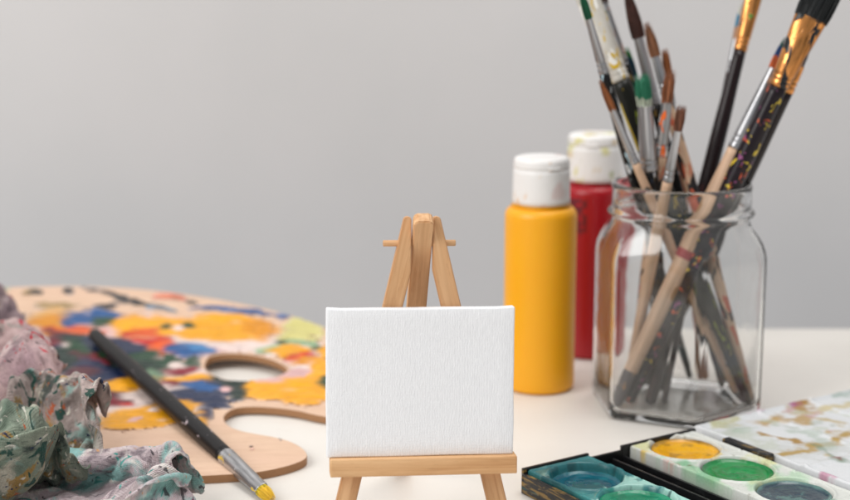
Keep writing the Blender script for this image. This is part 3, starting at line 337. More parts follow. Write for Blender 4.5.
CLOTH_B = [
 -241,-196,9,-240,-203,20,-251,-199,30,-257,-193,40,-258,-189,54,-257,-185,71,-254,-194,85,-241,-206,87,-239,-220,92,-231,-233,96,-216,-233,102,-202,-234,101,-190,-243,98,-176,-248,92,-165,-262,90,-149,-270,94,-129,-283,93,-107,-287,97,-93,-296,92,-80,-292,95,-70,-296,92,-62,-292,98,-55,-295,90,-51,-296,78,-42,-290,72,-35,-291,63,-35,-292,50,-25,-283,52,-20,-273,55,-8,-273,51,1,-274,47,6,-281,36,15,-286,31,29,-289,32,36,-283,42,49,-286,42,60,-282,34,74,-282,43,86,-277,47,84,-275,61,80,-262,65,82,-246,67,87,-232,74,80,-234,83,84,-243,94,99,-247,95,108,-249,106,114,-250,116,120,-255,108,126,-254,101,136,-245,105,147,-246,105,149,-250,93,146,-246,82,
 -251,-193,19,-238,-189,19,-237,-193,32,-245,-198,40,-247,-196,53,-247,-194,68,-248,-189,85,-244,-195,95,-235,-208,99,-224,-220,101,-220,-229,90,-211,-239,91,-199,-244,88,-187,-256,87,-168,-259,85,-147,-268,83,-122,-275,86,-102,-288,83,-87,-284,88,-78,-291,82,-71,-286,90,-62,-288,88,-53,-285,89,-50,-286,78,-49,-285,65,-39,-279,62,-41,-283,48,-33,-277,41,-20,-270,42,-13,-267,46,-2,-270,41,11,-272,40,18,-279,31,25,-281,33,38,-284,33,45,-276,43,58,-278,44,70,-277,38,78,-274,49,90,-269,54,91,-264,66,86,-253,75,91,-241,82,88,-228,85,84,-228,98,98,-234,101,109,-235,99,116,-235,109,123,-239,108,126,-242,96,136,-243,92,147,-236,97,156,-242,95,153,-251,91,
 -258,-184,30,-250,-180,21,-242,-178,29,-247,-183,39,-243,-183,52,-240,-186,65,-237,-189,79,-236,-187,96,-228,-195,100,-220,-207,98,-214,-219,92,-210,-231,81,-207,-243,76,-191,-251,75,-170,-260,74,-144,-265,74,-120,-277,75,-97,-277,80,-84,-285,75,-78,-279,81,-69,-282,81,-63,-280,82,-57,-279,78,-47,-275,78,-44,-273,69,-44,-269,57,-31,-272,52,-36,-261,41,-23,-260,37,-11,-262,37,-1,-264,36,7,-270,30,19,-271,27,30,-277,24,36,-275,32,48,-276,33,53,-269,42,65,-266,45,78,-264,45,87,-259,53,96,-256,61,98,-251,75,100,-237,78,98,-228,86,90,-217,93,95,-220,105,107,-222,100,118,-224,100,127,-227,106,130,-231,98,132,-233,86,142,-232,85,152,-237,82,162,-241,84,
 -262,-173,39,-261,-170,26,-248,-165,28,-250,-171,42,-254,-174,54,-248,-175,66,-238,-176,76,-230,-176,87,-220,-186,93,-221,-199,86,-218,-213,84,-210,-223,76,-204,-234,68,-189,-242,67,-167,-251,69,-144,-263,65,-116,-269,68,-96,-282,67,-85,-273,73,-76,-277,71,-69,-271,75,-62,-271,72,-56,-273,65,-48,-264,71,-38,-261,69,-36,-256,58,-24,-258,57,-30,-250,47,-18,-253,42,-9,-255,34,0,-260,29,10,-264,25,18,-271,18,29,-271,21,40,-274,23,46,-269,30,56,-268,34,65,-260,40,76,-257,44,86,-254,47,93,-248,57,104,-245,68,109,-240,80,106,-225,82,101,-215,89,99,-209,102,108,-213,109,118,-213,102,129,-215,101,135,-221,100,138,-223,88,143,-226,77,155,-228,77,163,-233,74,
 -269,-158,44,-264,-156,36,-255,-151,31,-251,-156,43,-255,-161,55,-251,-164,63,-239,-167,68,-226,-168,77,-219,-179,80,-213,-192,78,-206,-205,82,-197,-218,81,-194,-225,68,-185,-236,60,-166,-250,60,-143,-259,56,-116,-265,56,-95,-278,55,-83,-271,61,-78,-264,66,-68,-266,62,-63,-263,59,-56,-263,56,-50,-257,59,-42,-248,65,-31,-244,62,-17,-248,62,-17,-244,50,-17,-244,37,-8,-250,30,3,-254,25,13,-258,22,22,-262,18,32,-268,14,42,-268,18,50,-266,24,57,-261,29,70,-260,32,79,-256,35,87,-250,43,95,-244,49,102,-239,60,112,-235,71,116,-227,80,113,-215,86,106,-201,95,108,-201,109,119,-205,112,130,-207,104,142,-215,101,149,-220,93,151,-218,76,153,-222,66,163,-226,66,
 -273,-142,51,-268,-140,42,-259,-138,36,-252,-142,44,-254,-147,56,-246,-153,62,-235,-160,59,-223,-165,63,-215,-175,69,-205,-182,77,-196,-195,81,-188,-207,79,-185,-216,68,-176,-225,60,-161,-238,55,-143,-251,47,-120,-261,42,-99,-267,42,-83,-266,45,-79,-256,52,-73,-252,53,-66,-252,48,-59,-250,48,-53,-248,47,-43,-243,54,-29,-238,57,-17,-234,60,-6,-235,51,-6,-237,39,-4,-240,29,5,-247,22,14,-250,18,24,-254,16,35,-258,17,45,-263,13,52,-261,20,59,-257,27,70,-253,28,82,-253,30,93,-252,35,97,-242,44,100,-232,55,106,-225,64,118,-220,69,123,-212,80,120,-203,92,115,-194,103,120,-194,114,133,-199,112,145,-204,105,152,-211,93,156,-212,77,159,-211,65,164,-221,57,
 -273,-129,61,-274,-126,47,-262,-124,39,-254,-128,44,-254,-133,56,-244,-141,58,-232,-148,54,-219,-155,56,-207,-165,63,-197,-173,75,-186,-183,82,-181,-195,72,-180,-206,62,-173,-216,53,-161,-227,45,-145,-238,38,-126,-248,32,-106,-253,31,-92,-252,32,-86,-245,41,-78,-242,39,-73,-239,41,-65,-239,39,-57,-239,38,-45,-239,40,-32,-231,46,-19,-230,48,-9,-223,48,1,-227,41,3,-233,30,5,-235,18,14,-240,10,27,-244,9,37,-246,18,47,-250,12,60,-256,14,55,-247,27,67,-245,29,80,-242,27,95,-245,30,106,-243,38,110,-236,50,110,-223,57,112,-211,61,119,-205,72,124,-198,87,127,-192,99,124,-184,108,132,-187,112,145,-193,104,149,-200,92,158,-205,83,168,-209,73,174,-214,61,
 -270,-117,69,-274,-113,55,-265,-111,44,-253,-114,49,-250,-120,55,-239,-129,51,-232,-137,58,-220,-143,64,-203,-151,67,-194,-162,78,-180,-170,76,-178,-182,65,-179,-193,54,-172,-203,45,-160,-213,37,-149,-225,28,-131,-232,24,-112,-236,22,-100,-235,26,-88,-234,27,-84,-230,33,-76,-230,32,-68,-230,32,-57,-232,29,-49,-228,38,-38,-228,36,-24,-232,34,-13,-225,35,-2,-217,35,9,-223,31,12,-227,21,15,-230,15,26,-235,17,38,-236,13,50,-239,16,63,-244,10,62,-241,24,63,-236,34,76,-237,34,91,-233,31,106,-233,33,118,-234,42,122,-226,53,121,-211,57,119,-198,62,126,-191,78,134,-191,91,131,-179,100,137,-177,109,145,-182,106,151,-187,92,160,-194,82,173,-199,78,181,-203,67,
 -259,-111,69,-269,-102,63,-265,-97,49,-251,-101,51,-244,-110,59,-232,-118,52,-228,-122,58,-216,-129,64,-205,-138,74,-189,-147,77,-180,-157,67,-181,-169,57,-174,-178,47,-168,-190,37,-163,-202,27,-151,-210,20,-134,-215,22,-115,-219,23,-102,-220,17,-92,-219,25,-83,-221,23,-77,-220,28,-66,-224,20,-57,-221,28,-45,-220,33,-32,-219,37,-29,-223,25,-17,-226,22,-4,-223,24,6,-216,24,17,-219,24,22,-224,16,28,-228,10,42,-228,15,53,-233,9,66,-231,9,71,-232,20,64,-224,32,73,-228,42,87,-229,44,103,-227,42,117,-226,38,128,-223,43,134,-213,53,129,-198,54,133,-198,70,142,-189,80,141,-178,92,142,-169,103,151,-174,109,157,-180,100,160,-181,84,170,-186,74,184,-192,75,
 -260,-102,79,-257,-96,65,-263,-87,57,-250,-89,52,-241,-99,52,-231,-105,48,-219,-112,55,-215,-117,70,-201,-124,76,-189,-134,68,-180,-144,59,-178,-156,48,-179,-167,38,-174,-177,28,-167,-188,19,-152,-195,15,-134,-202,14,-116,-208,13,-104,-205,22,-90,-208,17,-83,-208,25,-72,-210,22,-62,-211,23,-51,-213,21,-44,-210,33,-30,-206,36,-25,-212,24,-16,-214,14,-6,-222,9,8,-221,10,18,-215,16,26,-213,14,33,-218,15,40,-219,10,52,-222,4,59,-222,16,74,-220,16,78,-221,28,77,-217,37,88,-219,42,99,-216,47,115,-215,43,127,-214,36,139,-215,41,142,-202,48,143,-199,61,139,-182,68,142,-175,83,150,-169,93,155,-163,103,165,-172,105,171,-179,93,173,-175,80,183,-180,69,
 -260,-90,84,-262,-85,69,-256,-78,63,-245,-83,58,-238,-86,48,-231,-94,54,-220,-98,60,-210,-102,70,-196,-110,70,-190,-121,59,-185,-132,50,-179,-142,40,-181,-154,30,-180,-165,20,-168,-173,12,-152,-180,9,-133,-187,8,-114,-192,8,-100,-195,11,-91,-194,22,-79,-196,22,-68,-198,23,-59,-200,22,-48,-200,24,-38,-199,28,-30,-200,22,-19,-200,27,-9,-208,25,-2,-207,13,5,-208,7,15,-206,11,26,-205,13,36,-206,13,48,-210,16,54,-208,6,66,-214,5,65,-209,18,71,-210,26,83,-209,32,90,-209,38,102,-206,39,114,-203,45,127,-202,42,139,-203,35,151,-205,40,150,-194,52,153,-187,66,151,-173,74,153,-165,81,162,-162,89,169,-162,97,179,-170,97,185,-178,84,186,-170,72,
 -253,-78,85,-263,-73,74,-248,-75,71,-244,-73,61,-235,-77,55,-228,-81,55,-218,-85,63,-205,-90,68,-195,-97,62,-191,-109,51,-184,-118,43,-188,-130,34,-189,-141,23,-182,-149,13,-167,-157,9,-150,-165,11,-130,-171,8,-110,-177,7,-103,-182,19,-88,-179,21,-78,-183,27,-64,-184,21,-52,-187,22,-42,-188,27,-34,-188,24,-24,-188,23,-19,-196,14,-8,-195,19,4,-197,19,7,-194,8,18,-194,8,29,-193,12,40,-195,13,51,-195,19,59,-194,12,68,-198,6,78,-203,12,76,-198,23,81,-197,32,94,-197,30,106,-198,31,117,-200,31,125,-192,37,137,-190,38,149,-194,35,160,-195,43,159,-184,53,153,-172,58,158,-162,66,165,-159,75,173,-162,80,184,-161,84,197,-166,80,201,-168,64,
 -246,-68,84,-260,-62,78,-248,-66,69,-238,-67,66,-232,-68,58,-223,-73,55,-214,-75,56,-205,-83,57,-194,-88,54,-185,-96,46,-190,-106,36,-196,-117,29,-192,-127,18,-180,-134,11,-165,-141,10,-147,-149,14,-128,-158,13,-109,-161,7,-103,-166,19,-88,-168,22,-74,-171,23,-61,-176,23,-50,-179,28,-41,-178,27,-32,-178,25,-26,-179,20,-16,-184,13,-6,-185,8,2,-184,21,11,-184,13,21,-183,11,35,-183,15,45,-183,11,54,-182,13,65,-185,18,73,-183,12,83,-187,6,89,-186,17,90,-181,26,102,-182,24,112,-182,26,119,-188,22,129,-188,22,136,-180,32,149,-185,35,160,-186,34,166,-184,40,163,-173,45,168,-167,52,174,-169,59,181,-165,63,190,-155,64,204,-152,65,217,-157,61,
 -240,-59,85,-251,-54,74,-251,-56,61,-237,-58,63,-228,-59,62,-222,-63,55,-213,-66,53,-202,-71,52,-196,-82,49,-191,-84,39,-192,-94,33,-196,-103,22,-191,-112,14,-179,-119,15,-164,-127,18,-146,-136,20,-128,-146,24,-113,-147,11,-100,-151,12,-86,-159,13,-73,-163,11,-60,-171,10,-47,-173,15,-39,-169,24,-31,-169,23,-23,-172,20,-12,-173,15,-4,-173,12,4,-172,15,12,-175,14,22,-175,14,36,-173,15,48,-172,13,57,-172,7,67,-171,14,77,-169,14,85,-168,5,93,-168,12,98,-167,16,106,-168,16,115,-166,18,121,-172,14,131,-179,13,141,-177,19,150,-178,26,161,-178,27,170,-178,30,176,-174,34,180,-168,41,188,-174,47,197,-173,49,206,-162,50,214,-150,52,219,-144,55,
 -245,-50,92,-251,-47,74,-245,-46,62,-238,-49,55,-226,-50,59,-219,-52,53,-212,-54,55,-199,-59,53,-189,-69,48,-191,-75,35,-191,-82,26,-189,-90,17,-186,-99,9,-176,-107,17,-165,-113,24,-149,-122,29,-131,-131,33,-115,-134,23,-100,-136,15,-86,-141,13,-73,-149,9,-59,-158,12,-47,-162,13,-36,-160,13,-29,-159,22,-21,-161,17,-13,-164,17,-2,-162,15,6,-166,18,15,-166,16,23,-167,14,34,-165,14,46,-164,17,58,-162,16,65,-158,14,75,-153,9,84,-156,13,91,-152,12,97,-152,13,104,-152,10,114,-152,10,123,-156,8,134,-164,8,146,-169,13,156,-170,16,165,-169,20,174,-169,22,181,-166,28,191,-164,31,199,-167,34,209,-169,37,213,-160,39,220,-149,43,222,-143,49,
 -242,-43,89,-254,-36,75,-245,-38,62,-235,-38,56,-226,-39,54,-219,-39,51,-209,-43,51,-201,-53,48,-188,-57,42,-194,-66,32,-190,-70,22,-189,-79,12,-178,-86,7,-168,-95,11,-160,-98,22,-148,-105,26,-133,-113,33,-116,-121,37,-101,-125,30,-86,-128,22,-70,-133,16,-57,-142,17,-46,-149,22,-35,-148,18,-25,-146,19,-20,-152,26,-11,-153,24,0,-158,24,8,-158,23,16,-162,23,23,-160,23,33,-160,23,44,-157,23,55,-152,22,66,-144,16,74,-149,21,81,-143,19,90,-144,18,93,-137,14,102,-136,8,113,-138,11,124,-143,14,135,-150,8,147,-154,10,156,-160,15,165,-157,10,177,-158,10,183,-152,19,195,-157,15,204,-156,21,215,-157,24,216,-150,28,224,-150,35,232,-151,47,
 -243,-35,91,-245,-31,73,-248,-28,57,-236,-31,53,-226,-28,52,-215,-30,51,-207,-35,45,-197,-43,44,-198,-49,35,-190,-54,25,-194,-60,15,-184,-68,10,-173,-74,12,-161,-81,7,-156,-85,15,-147,-89,23,-131,-97,25,-118,-104,37,-100,-111,38,-85,-117,35,-70,-124,29,-55,-130,27,-43,-136,31,-36,-136,30,-27,-138,30,-17,-142,34,-9,-151,35,1,-149,30,10,-155,32,18,-154,29,24,-155,32,36,-152,31,48,-147,32,59,-145,32,68,-135,29,77,-143,34,86,-141,32,89,-133,27,98,-131,24,102,-124,17,114,-123,13,123,-130,10,135,-135,6,143,-143,14,155,-144,20,167,-145,13,177,-141,6,188,-139,10,196,-143,14,207,-142,11,219,-144,15,229,-146,23,225,-142,32,237,-146,38,
 -240,-23,90,-248,-20,73,-239,-22,60,-236,-18,50,-221,-19,52,-214,-21,49,-203,-26,47,-195,-31,38,-187,-42,35,-195,-40,24,-191,-46,12,-179,-54,7,-167,-64,11,-156,-69,11,-147,-76,10,-143,-76,23,-133,-85,31,-114,-90,35,-101,-100,27,-84,-106,29,-68,-110,32,-55,-117,35,-47,-123,40,-40,-126,42,-27,-125,39,-19,-135,46,-11,-143,49,3,-140,42,12,-143,37,19,-151,44,29,-146,44,41,-142,45,53,-139,47,62,-132,45,73,-132,46,82,-127,39,88,-136,46,96,-129,39,100,-122,33,108,-121,30,114,-120,25,125,-126,21,132,-122,9,141,-127,14,153,-132,10,164,-129,18,174,-127,10,184,-129,17,196,-127,18,207,-134,21,218,-133,20,231,-135,20,232,-133,33,233,-137,44,
 -240,-12,89,-240,-16,72,-243,-15,62,-230,-18,63,-220,-12,59,-210,-11,54,-201,-16,45,-189,-23,43,-180,-30,37,-182,-34,22,-187,-33,11,-175,-44,13,-162,-51,7,-152,-58,11,-141,-65,11,-132,-72,15,-124,-74,32,-112,-82,23,-94,-89,25,-86,-95,37,-73,-104,44,-58,-107,46,-48,-111,49,-39,-119,57,-25,-117,55,-16,-123,58,-4,-130,56,6,-137,59,16,-133,52,22,-142,62,34,-136,61,46,-131,63,60,-127,64,71,-126,65,75,-119,60,86,-125,58,87,-116,49,98,-123,51,105,-117,45,111,-113,40,122,-116,38,127,-113,26,136,-113,19,145,-116,7,153,-118,17,165,-116,11,173,-116,22,183,-116,20,189,-123,30,201,-130,33,214,-128,32,230,-123,27,243,-130,30,241,-141,37,
 -239,-1,85,-247,-6,72,-237,-7,63,-228,-7,62,-216,-5,66,-207,-3,55,-197,-7,48,-189,-12,38,-178,-18,30,-190,-19,23,-180,-23,11,-170,-34,9,-159,-42,15,-148,-50,13,-135,-53,12,-133,-60,22,-121,-62,30,-103,-70,27,-94,-81,37,-78,-85,36,-68,-92,41,-62,-97,52,-52,-103,60,-38,-106,64,-24,-108,67,-12,-114,69,0,-120,70,9,-119,63,19,-122,68,29,-122,66,39,-122,77,56,-120,80,71,-115,80,83,-115,79,89,-111,74,89,-104,62,98,-111,64,100,-104,56,110,-107,57,118,-104,49,120,-100,39,129,-102,31,135,-101,21,142,-102,9,155,-107,10,162,-109,22,175,-106,20,184,-109,26,194,-112,32,202,-118,40,217,-126,42,228,-124,40,243,-120,38,248,-131,45,
 -230,0,78,-243,3,68,-240,0,54,-229,3,60,-217,7,61,-204,5,55,-198,1,45,-188,-1,36,-177,-4,30,-189,-7,19,-174,-15,15,-164,-28,11,-154,-34,6,-146,-39,14,-137,-43,18,-128,-47,22,-113,-55,22,-102,-64,38,-89,-73,42,-83,-84,49,-69,-84,48,-55,-88,48,-44,-92,54,-34,-95,58,-21,-100,59,-7,-103,61,1,-102,71,13,-107,74,22,-106,70,34,-106,74,48,-104,78,61,-102,77,73,-99,70,79,-96,75,87,-93,81,99,-94,76,96,-90,67,104,-92,62,108,-88,54,116,-89,50,126,-87,46,130,-89,32,139,-91,25,146,-91,16,153,-99,18,164,-97,19,174,-97,25,185,-99,26,195,-103,32,206,-108,39,217,-116,46,229,-123,50,242,-118,49,251,-121,51,
 -227,9,79,-234,8,69,-234,10,53,-222,10,51,-211,16,58,-202,15,53,-196,9,41,-189,5,32,-181,6,27,-183,0,16,-177,-8,7,-163,-18,7,-151,-24,11,-144,-31,15,-135,-34,21,-123,-38,23,-113,-46,31,-102,-58,47,-97,-72,54,-84,-78,60,-73,-85,61,-57,-85,60,-40,-85,58,-30,-89,61,-22,-95,69,-12,-97,73,2,-93,74,14,-96,74,24,-94,79,36,-93,79,48,-92,81,61,-90,79,70,-86,73,77,-83,66,83,-79,70,91,-75,72,100,-74,71,102,-75,60,106,-74,54,111,-75,46,125,-75,43,136,-78,36,142,-80,25,151,-82,18,159,-89,10,168,-87,20,177,-88,24,186,-90,30,197,-95,32,211,-102,36,221,-108,43,229,-113,53,239,-120,59,249,-116,61,
 -221,16,77,-228,18,68,-231,22,56,-221,21,48,-209,23,51,-200,20,46,-193,15,38,-187,13,32,-180,12,25,-177,6,16,-169,-1,11,-158,-8,8,-149,-17,14,-140,-23,18,-133,-26,24,-123,-32,31,-114,-43,39,-108,-53,54,-98,-63,63,-87,-72,67,-73,-76,67,-57,-78,67,-40,-78,66,-26,-82,64,-16,-87,67,-10,-89,77,-1,-91,84,11,-90,88,24,-84,85,34,-83,84,47,-81,84,58,-80,77,66,-75,72,73,-69,67,80,-72,58,87,-66,62,93,-60,69,103,-62,63,105,-64,54,112,-65,47,120,-65,38,133,-66,32,145,-71,24,153,-73,16,162,-77,7,169,-79,20,177,-80,28,187,-84,33,198,-90,39,210,-95,47,220,-100,52,230,-107,55,238,-108,61,248,-114,68,
 -215,24,76,-222,27,69,-223,30,57,-220,32,47,-209,29,46,-198,26,43,-192,23,35,-185,21,30,-178,17,22,-171,13,17,-165,4,13,-154,-1,16,-146,-10,17,-137,-14,20,-129,-19,26,-122,-27,35,-109,-34,43,-99,-43,51,-92,-52,62,-86,-63,58,-72,-69,57,-56,-73,56,-39,-73,56,-24,-75,60,-14,-78,66,-5,-78,70,4,-82,78,10,-79,88,21,-76,94,34,-71,89,45,-72,84,51,-73,70,60,-70,64,68,-59,66,75,-59,59,82,-62,50,87,-53,59,98,-56,55,110,-54,57,119,-57,55,128,-57,46,138,-61,37,147,-62,26,156,-63,17,170,-69,12,166,-71,27,177,-73,32,190,-74,35,202,-80,42,211,-86,51,225,-91,55,225,-101,62,236,-104,66,248,-102,72,
 -213,34,77,-215,34,67,-218,39,57,-213,38,47,-209,35,40,-200,31,36,-189,29,34,-184,26,26,-175,22,24,-171,19,13,-162,14,8,-153,8,19,-142,0,21,-133,-7,20,-126,-12,24,-118,-15,34,-108,-21,44,-96,-31,49,-85,-40,53,-80,-52,47,-68,-59,44,-51,-62,46,-37,-64,52,-22,-64,57,-10,-65,64,-4,-66,74,8,-70,74,17,-70,78,18,-62,90,34,-61,83,42,-61,77,47,-63,69,57,-61,61,65,-60,56,68,-51,55,76,-51,50,88,-51,48,98,-48,50,112,-47,51,122,-46,51,130,-50,39,142,-52,38,154,-53,34,162,-56,22,171,-57,11,174,-62,26,175,-64,38,186,-70,44,199,-73,52,212,-75,56,223,-84,61,229,-93,67,231,-105,77,245,-105,79,
 -204,40,74,-212,45,68,-208,43,58,-207,45,48,-201,41,40,-195,39,36,-189,35,30,-180,32,28,-178,29,18,-167,26,17,-160,25,8,-149,17,10,-139,6,12,-129,-1,16,-120,-9,18,-113,-15,25,-104,-12,34,-98,-22,36,-85,-30,36,-73,-36,35,-60,-40,40,-47,-43,48,-36,-45,59,-21,-47,67,-7,-48,68,0,-56,65,8,-52,74,17,-60,68,20,-48,77,32,-50,77,39,-53,68,46,-56,62,51,-64,53,61,-67,46,67,-57,44,69,-45,44,86,-43,47,101,-41,44,114,-37,48,127,-40,46,135,-39,42,143,-37,32,157,-40,30,164,-41,22,177,-43,13,185,-50,26,187,-55,41,187,-59,50,197,-67,57,204,-74,64,212,-85,68,221,-93,75,230,-97,85,239,-107,90,
 -202,54,74,-201,49,64,-206,53,55,-198,50,49,-196,50,41,-192,46,33,-184,42,31,-183,39,22,-172,39,22,-169,35,12,-160,34,21,-150,22,21,-138,15,20,-127,8,14,-117,0,10,-108,-12,12,-99,-17,21,-91,-11,28,-84,-13,40,-71,-19,42,-58,-21,44,-48,-25,56,-32,-27,61,-21,-33,58,-11,-44,54,-1,-40,57,11,-50,55,15,-41,62,24,-48,61,32,-39,64,38,-47,59,43,-53,54,54,-52,46,58,-60,37,70,-62,33,78,-52,39,79,-34,40,99,-31,47,118,-29,44,132,-28,53,146,-31,51,157,-30,41,161,-23,29,172,-23,22,187,-27,22,184,-33,38,186,-42,49,193,-49,57,197,-57,62,210,-64,67,215,-76,73,227,-84,74,240,-89,78,247,-98,89,
 -191,65,68,-203,64,62,-196,61,50,-201,63,43,-196,61,35,-192,58,30,-187,53,24,-178,52,24,-176,50,13,-165,49,14,-158,42,7,-147,36,15,-137,28,15,-125,21,18,-114,10,19,-106,-2,20,-96,-7,15,-84,-16,17,-77,-13,28,-71,-5,39,-59,-7,47,-44,-14,47,-32,-23,46,-16,-26,48,-13,-33,42,-4,-40,41,7,-34,45,14,-45,42,22,-37,47,30,-45,45,36,-48,42,40,-57,39,49,-51,38,56,-48,33,66,-53,27,82,-53,29,95,-35,34,106,-18,44,126,-18,43,142,-18,45,151,-14,47,164,-16,46,171,-9,36,178,-18,36,191,-18,36,197,-25,45,193,-33,56,185,-40,64,192,-50,72,201,-60,76,210,-71,82,220,-79,85,232,-86,88,247,-87,90,
 -187,78,58,-200,83,55,-195,79,44,-201,77,33,-195,75,29,-189,72,24,-185,68,15,-178,68,22,-170,64,25,-165,65,11,-155,59,7,-144,50,9,-135,43,12,-125,32,9,-114,21,10,-103,10,13,-94,4,21,-82,-1,19,-70,-9,17,-63,-9,30,-54,-2,36,-41,-2,44,-28,-10,50,-18,-15,44,-13,-22,33,-6,-34,30,4,-39,29,14,-32,33,19,-40,31,26,-38,33,32,-46,31,38,-52,27,45,-55,25,52,-46,25,66,-42,28,82,-40,25,93,-24,35,117,-16,34,135,-8,34,148,-4,34,159,1,37,169,1,41,179,2,39,186,-6,31,188,-9,42,187,-19,50,192,-21,60,189,-30,68,200,-39,69,209,-49,72,215,-58,83,225,-67,88,236,-73,82,240,-75,93,
 -184,89,50,-193,93,47,-198,92,38,-193,88,28,-189,87,20,-180,84,23,-174,83,18,-166,80,15,-162,79,27,-156,70,27,-150,71,14,-140,66,9,-130,56,11,-121,48,13,-113,37,17,-103,25,22,-92,18,15,-82,14,22,-72,7,15,-63,3,23,-51,-2,24,-39,-4,29,-26,-6,38,-12,-6,45,-5,-11,36,2,-22,35,4,-27,23,11,-34,18,20,-31,21,25,-37,20,32,-40,21,36,-49,18,46,-54,14,57,-51,14,69,-44,18,79,-31,26,100,-21,27,119,-7,29,138,-1,27,151,7,30,161,10,33,173,13,34,182,9,29,193,3,30,198,-6,39,194,-11,53,188,-14,63,195,-21,71,204,-29,71,209,-36,77,215,-44,85,227,-50,91,236,-56,82,247,-62,85,
 -186,101,50,-182,97,40,-192,101,31,-194,99,22,-181,96,21,-172,94,27,-165,91,27,-157,90,18,-149,84,20,-149,80,34,-142,73,26,-134,76,16,-124,70,11,-116,61,12,-109,51,18,-101,42,25,-94,35,17,-84,29,14,-71,20,13,-59,12,13,-51,11,21,-39,3,17,-26,2,24,-13,4,34,-2,1,38,9,-8,35,9,-17,22,9,-24,10,20,-31,10,30,-30,14,37,-35,15,44,-37,18,49,-40,11,59,-39,9,67,-35,16,82,-27,20,98,-14,25,121,-5,20,136,10,23,149,16,29,160,18,32,172,20,29,184,20,30,192,14,37,197,5,46,202,-6,55,197,-8,65,199,-16,71,205,-21,76,212,-24,79,218,-30,84,227,-35,87,238,-40,84,251,-46,83,
 -192,108,43,-180,108,39,-186,110,26,-187,109,14,-177,103,14,-168,102,25,-161,98,32,-153,94,30,-142,91,23,-137,87,28,-136,78,36,-127,76,26,-118,78,18,-110,70,14,-104,62,16,-97,55,20,-88,50,21,-83,43,9,-72,33,11,-60,25,13,-51,22,17,-43,18,18,-27,14,18,-12,13,23,-2,14,36,8,7,33,6,-3,19,15,-12,11,23,-21,11,31,-21,7,40,-24,12,46,-25,15,55,-25,8,64,-25,7,72,-26,12,82,-19,18,102,-13,17,121,-3,13,138,11,17,144,23,27,159,25,33,171,29,35,180,28,40,183,19,43,188,9,50,196,2,56,198,-1,67,196,-8,75,206,-12,79,214,-15,83,222,-20,87,229,-26,88,237,-26,83,247,-36,81,
 -196,116,32,-185,119,37,-185,117,27,-177,113,20,-170,107,12,-161,104,15,-156,102,26,-151,99,34,-141,95,34,-131,94,27,-126,85,35,-121,77,38,-113,80,29,-105,76,23,-99,70,20,-92,65,21,-84,60,17,-75,53,15,-70,43,10,-58,36,13,-48,32,19,-40,28,22,-32,20,27,-18,18,29,-8,27,33,5,23,29,12,12,19,21,-1,19,30,-9,19,38,-10,10,49,-10,8,55,-14,16,63,-14,15,70,-12,7,76,-14,10,86,-12,18,100,-5,13,121,-1,6,142,8,9,149,25,22,154,30,33,163,28,41,171,32,48,173,21,50,178,10,55,188,9,59,190,5,69,198,3,76,206,-5,81,215,-9,86,225,-12,91,234,-17,95,242,-21,86,248,-28,74,
 -193,121,19,-188,129,31,-179,122,27,-176,119,16,-167,114,14,-156,109,14,-152,108,21,-145,105,26,-138,103,33,-130,100,38,-126,89,41,-116,85,44,-104,84,38,-99,82,28,-93,78,24,-87,73,19,-78,68,18,-70,60,11,-61,51,6,-55,47,17,-45,41,19,-38,37,26,-29,29,31,-23,21,42,-12,28,44,5,31,38,18,24,28,26,14,22,34,6,15,44,1,14,53,-2,20,60,-3,20,68,-1,21,74,-2,16,82,-6,7,88,0,20,103,0,21,117,7,10,138,15,4,154,27,12,158,33,31,155,29,45,160,26,53,167,28,59,177,24,61,182,18,69,187,13,75,191,5,81,202,2,84,213,0,89,225,-2,92,238,-5,92,248,-13,84,246,-20,69,
 -198,130,12,-185,130,16,-176,130,26,-171,125,18,-163,123,10,-151,117,13,-141,114,20,-145,112,31,-142,107,41,-128,108,32,-120,98,37,-112,96,43,-104,92,34,-92,90,33,-86,86,24,-80,80,23,-74,75,15,-65,71,6,-56,61,13,-47,54,12,-38,52,19,-33,45,22,-30,44,35,-25,36,49,-14,28,59,1,23,53,15,17,41,25,9,33,36,9,26,42,12,20,50,7,24,60,10,19,69,10,14,77,9,16,80,6,8,93,5,7,101,9,18,114,15,20,132,18,15,150,34,12,162,41,23,160,38,42,153,28,56,157,24,67,168,27,72,175,32,74,179,22,82,186,14,90,199,8,93,213,6,89,223,3,81,233,-5,79,248,-3,73,252,-13,65,
 -196,141,7,-190,141,18,-174,136,14,-163,133,18,-157,127,19,-151,124,22,-142,123,24,-135,121,30,-140,117,43,-127,110,45,-116,107,33,-104,103,36,-103,100,23,-91,97,26,-80,96,30,-71,89,25,-69,87,12,-61,80,16,-51,73,9,-42,66,14,-30,58,7,-20,53,14,-19,52,28,-16,52,43,-7,44,57,5,31,65,17,21,58,28,14,48,34,21,36,42,19,33,49,21,27,57,19,23,63,22,14,74,20,9,86,19,7,92,12,10,96,10,26,108,18,11,125,23,12,141,36,21,156,46,29,153,43,40,146,36,54,154,34,64,156,34,81,166,32,87,175,37,83,184,28,92,198,21,97,214,16,97,228,12,89,238,5,81,239,2,65,251,-2,58,
 -189,153,10,-179,146,11,-175,144,26,-164,139,28,-156,134,28,-150,131,32,-141,126,35,-131,129,34,-132,128,45,-126,119,39,-112,113,42,-104,113,30,-94,108,27,-88,105,17,-77,103,20,-70,100,17,-60,95,18,-56,90,8,-45,85,14,-37,79,6,-26,74,10,-17,69,18,-6,64,26,-6,64,41,1,59,52,13,47,59,25,36,67,31,31,54,42,25,48,46,28,40,53,26,31,60,26,28,70,24,24,76,22,23,83,27,17,88,18,24,103,21,31,116,23,18,125,31,6,138,40,15,146,51,29,147,52,38,144,48,52,149,44,65,158,47,76,165,48,89,176,42,91,185,35,81,198,29,87,209,23,87,221,19,80,231,14,72,245,13,71,250,13,60,
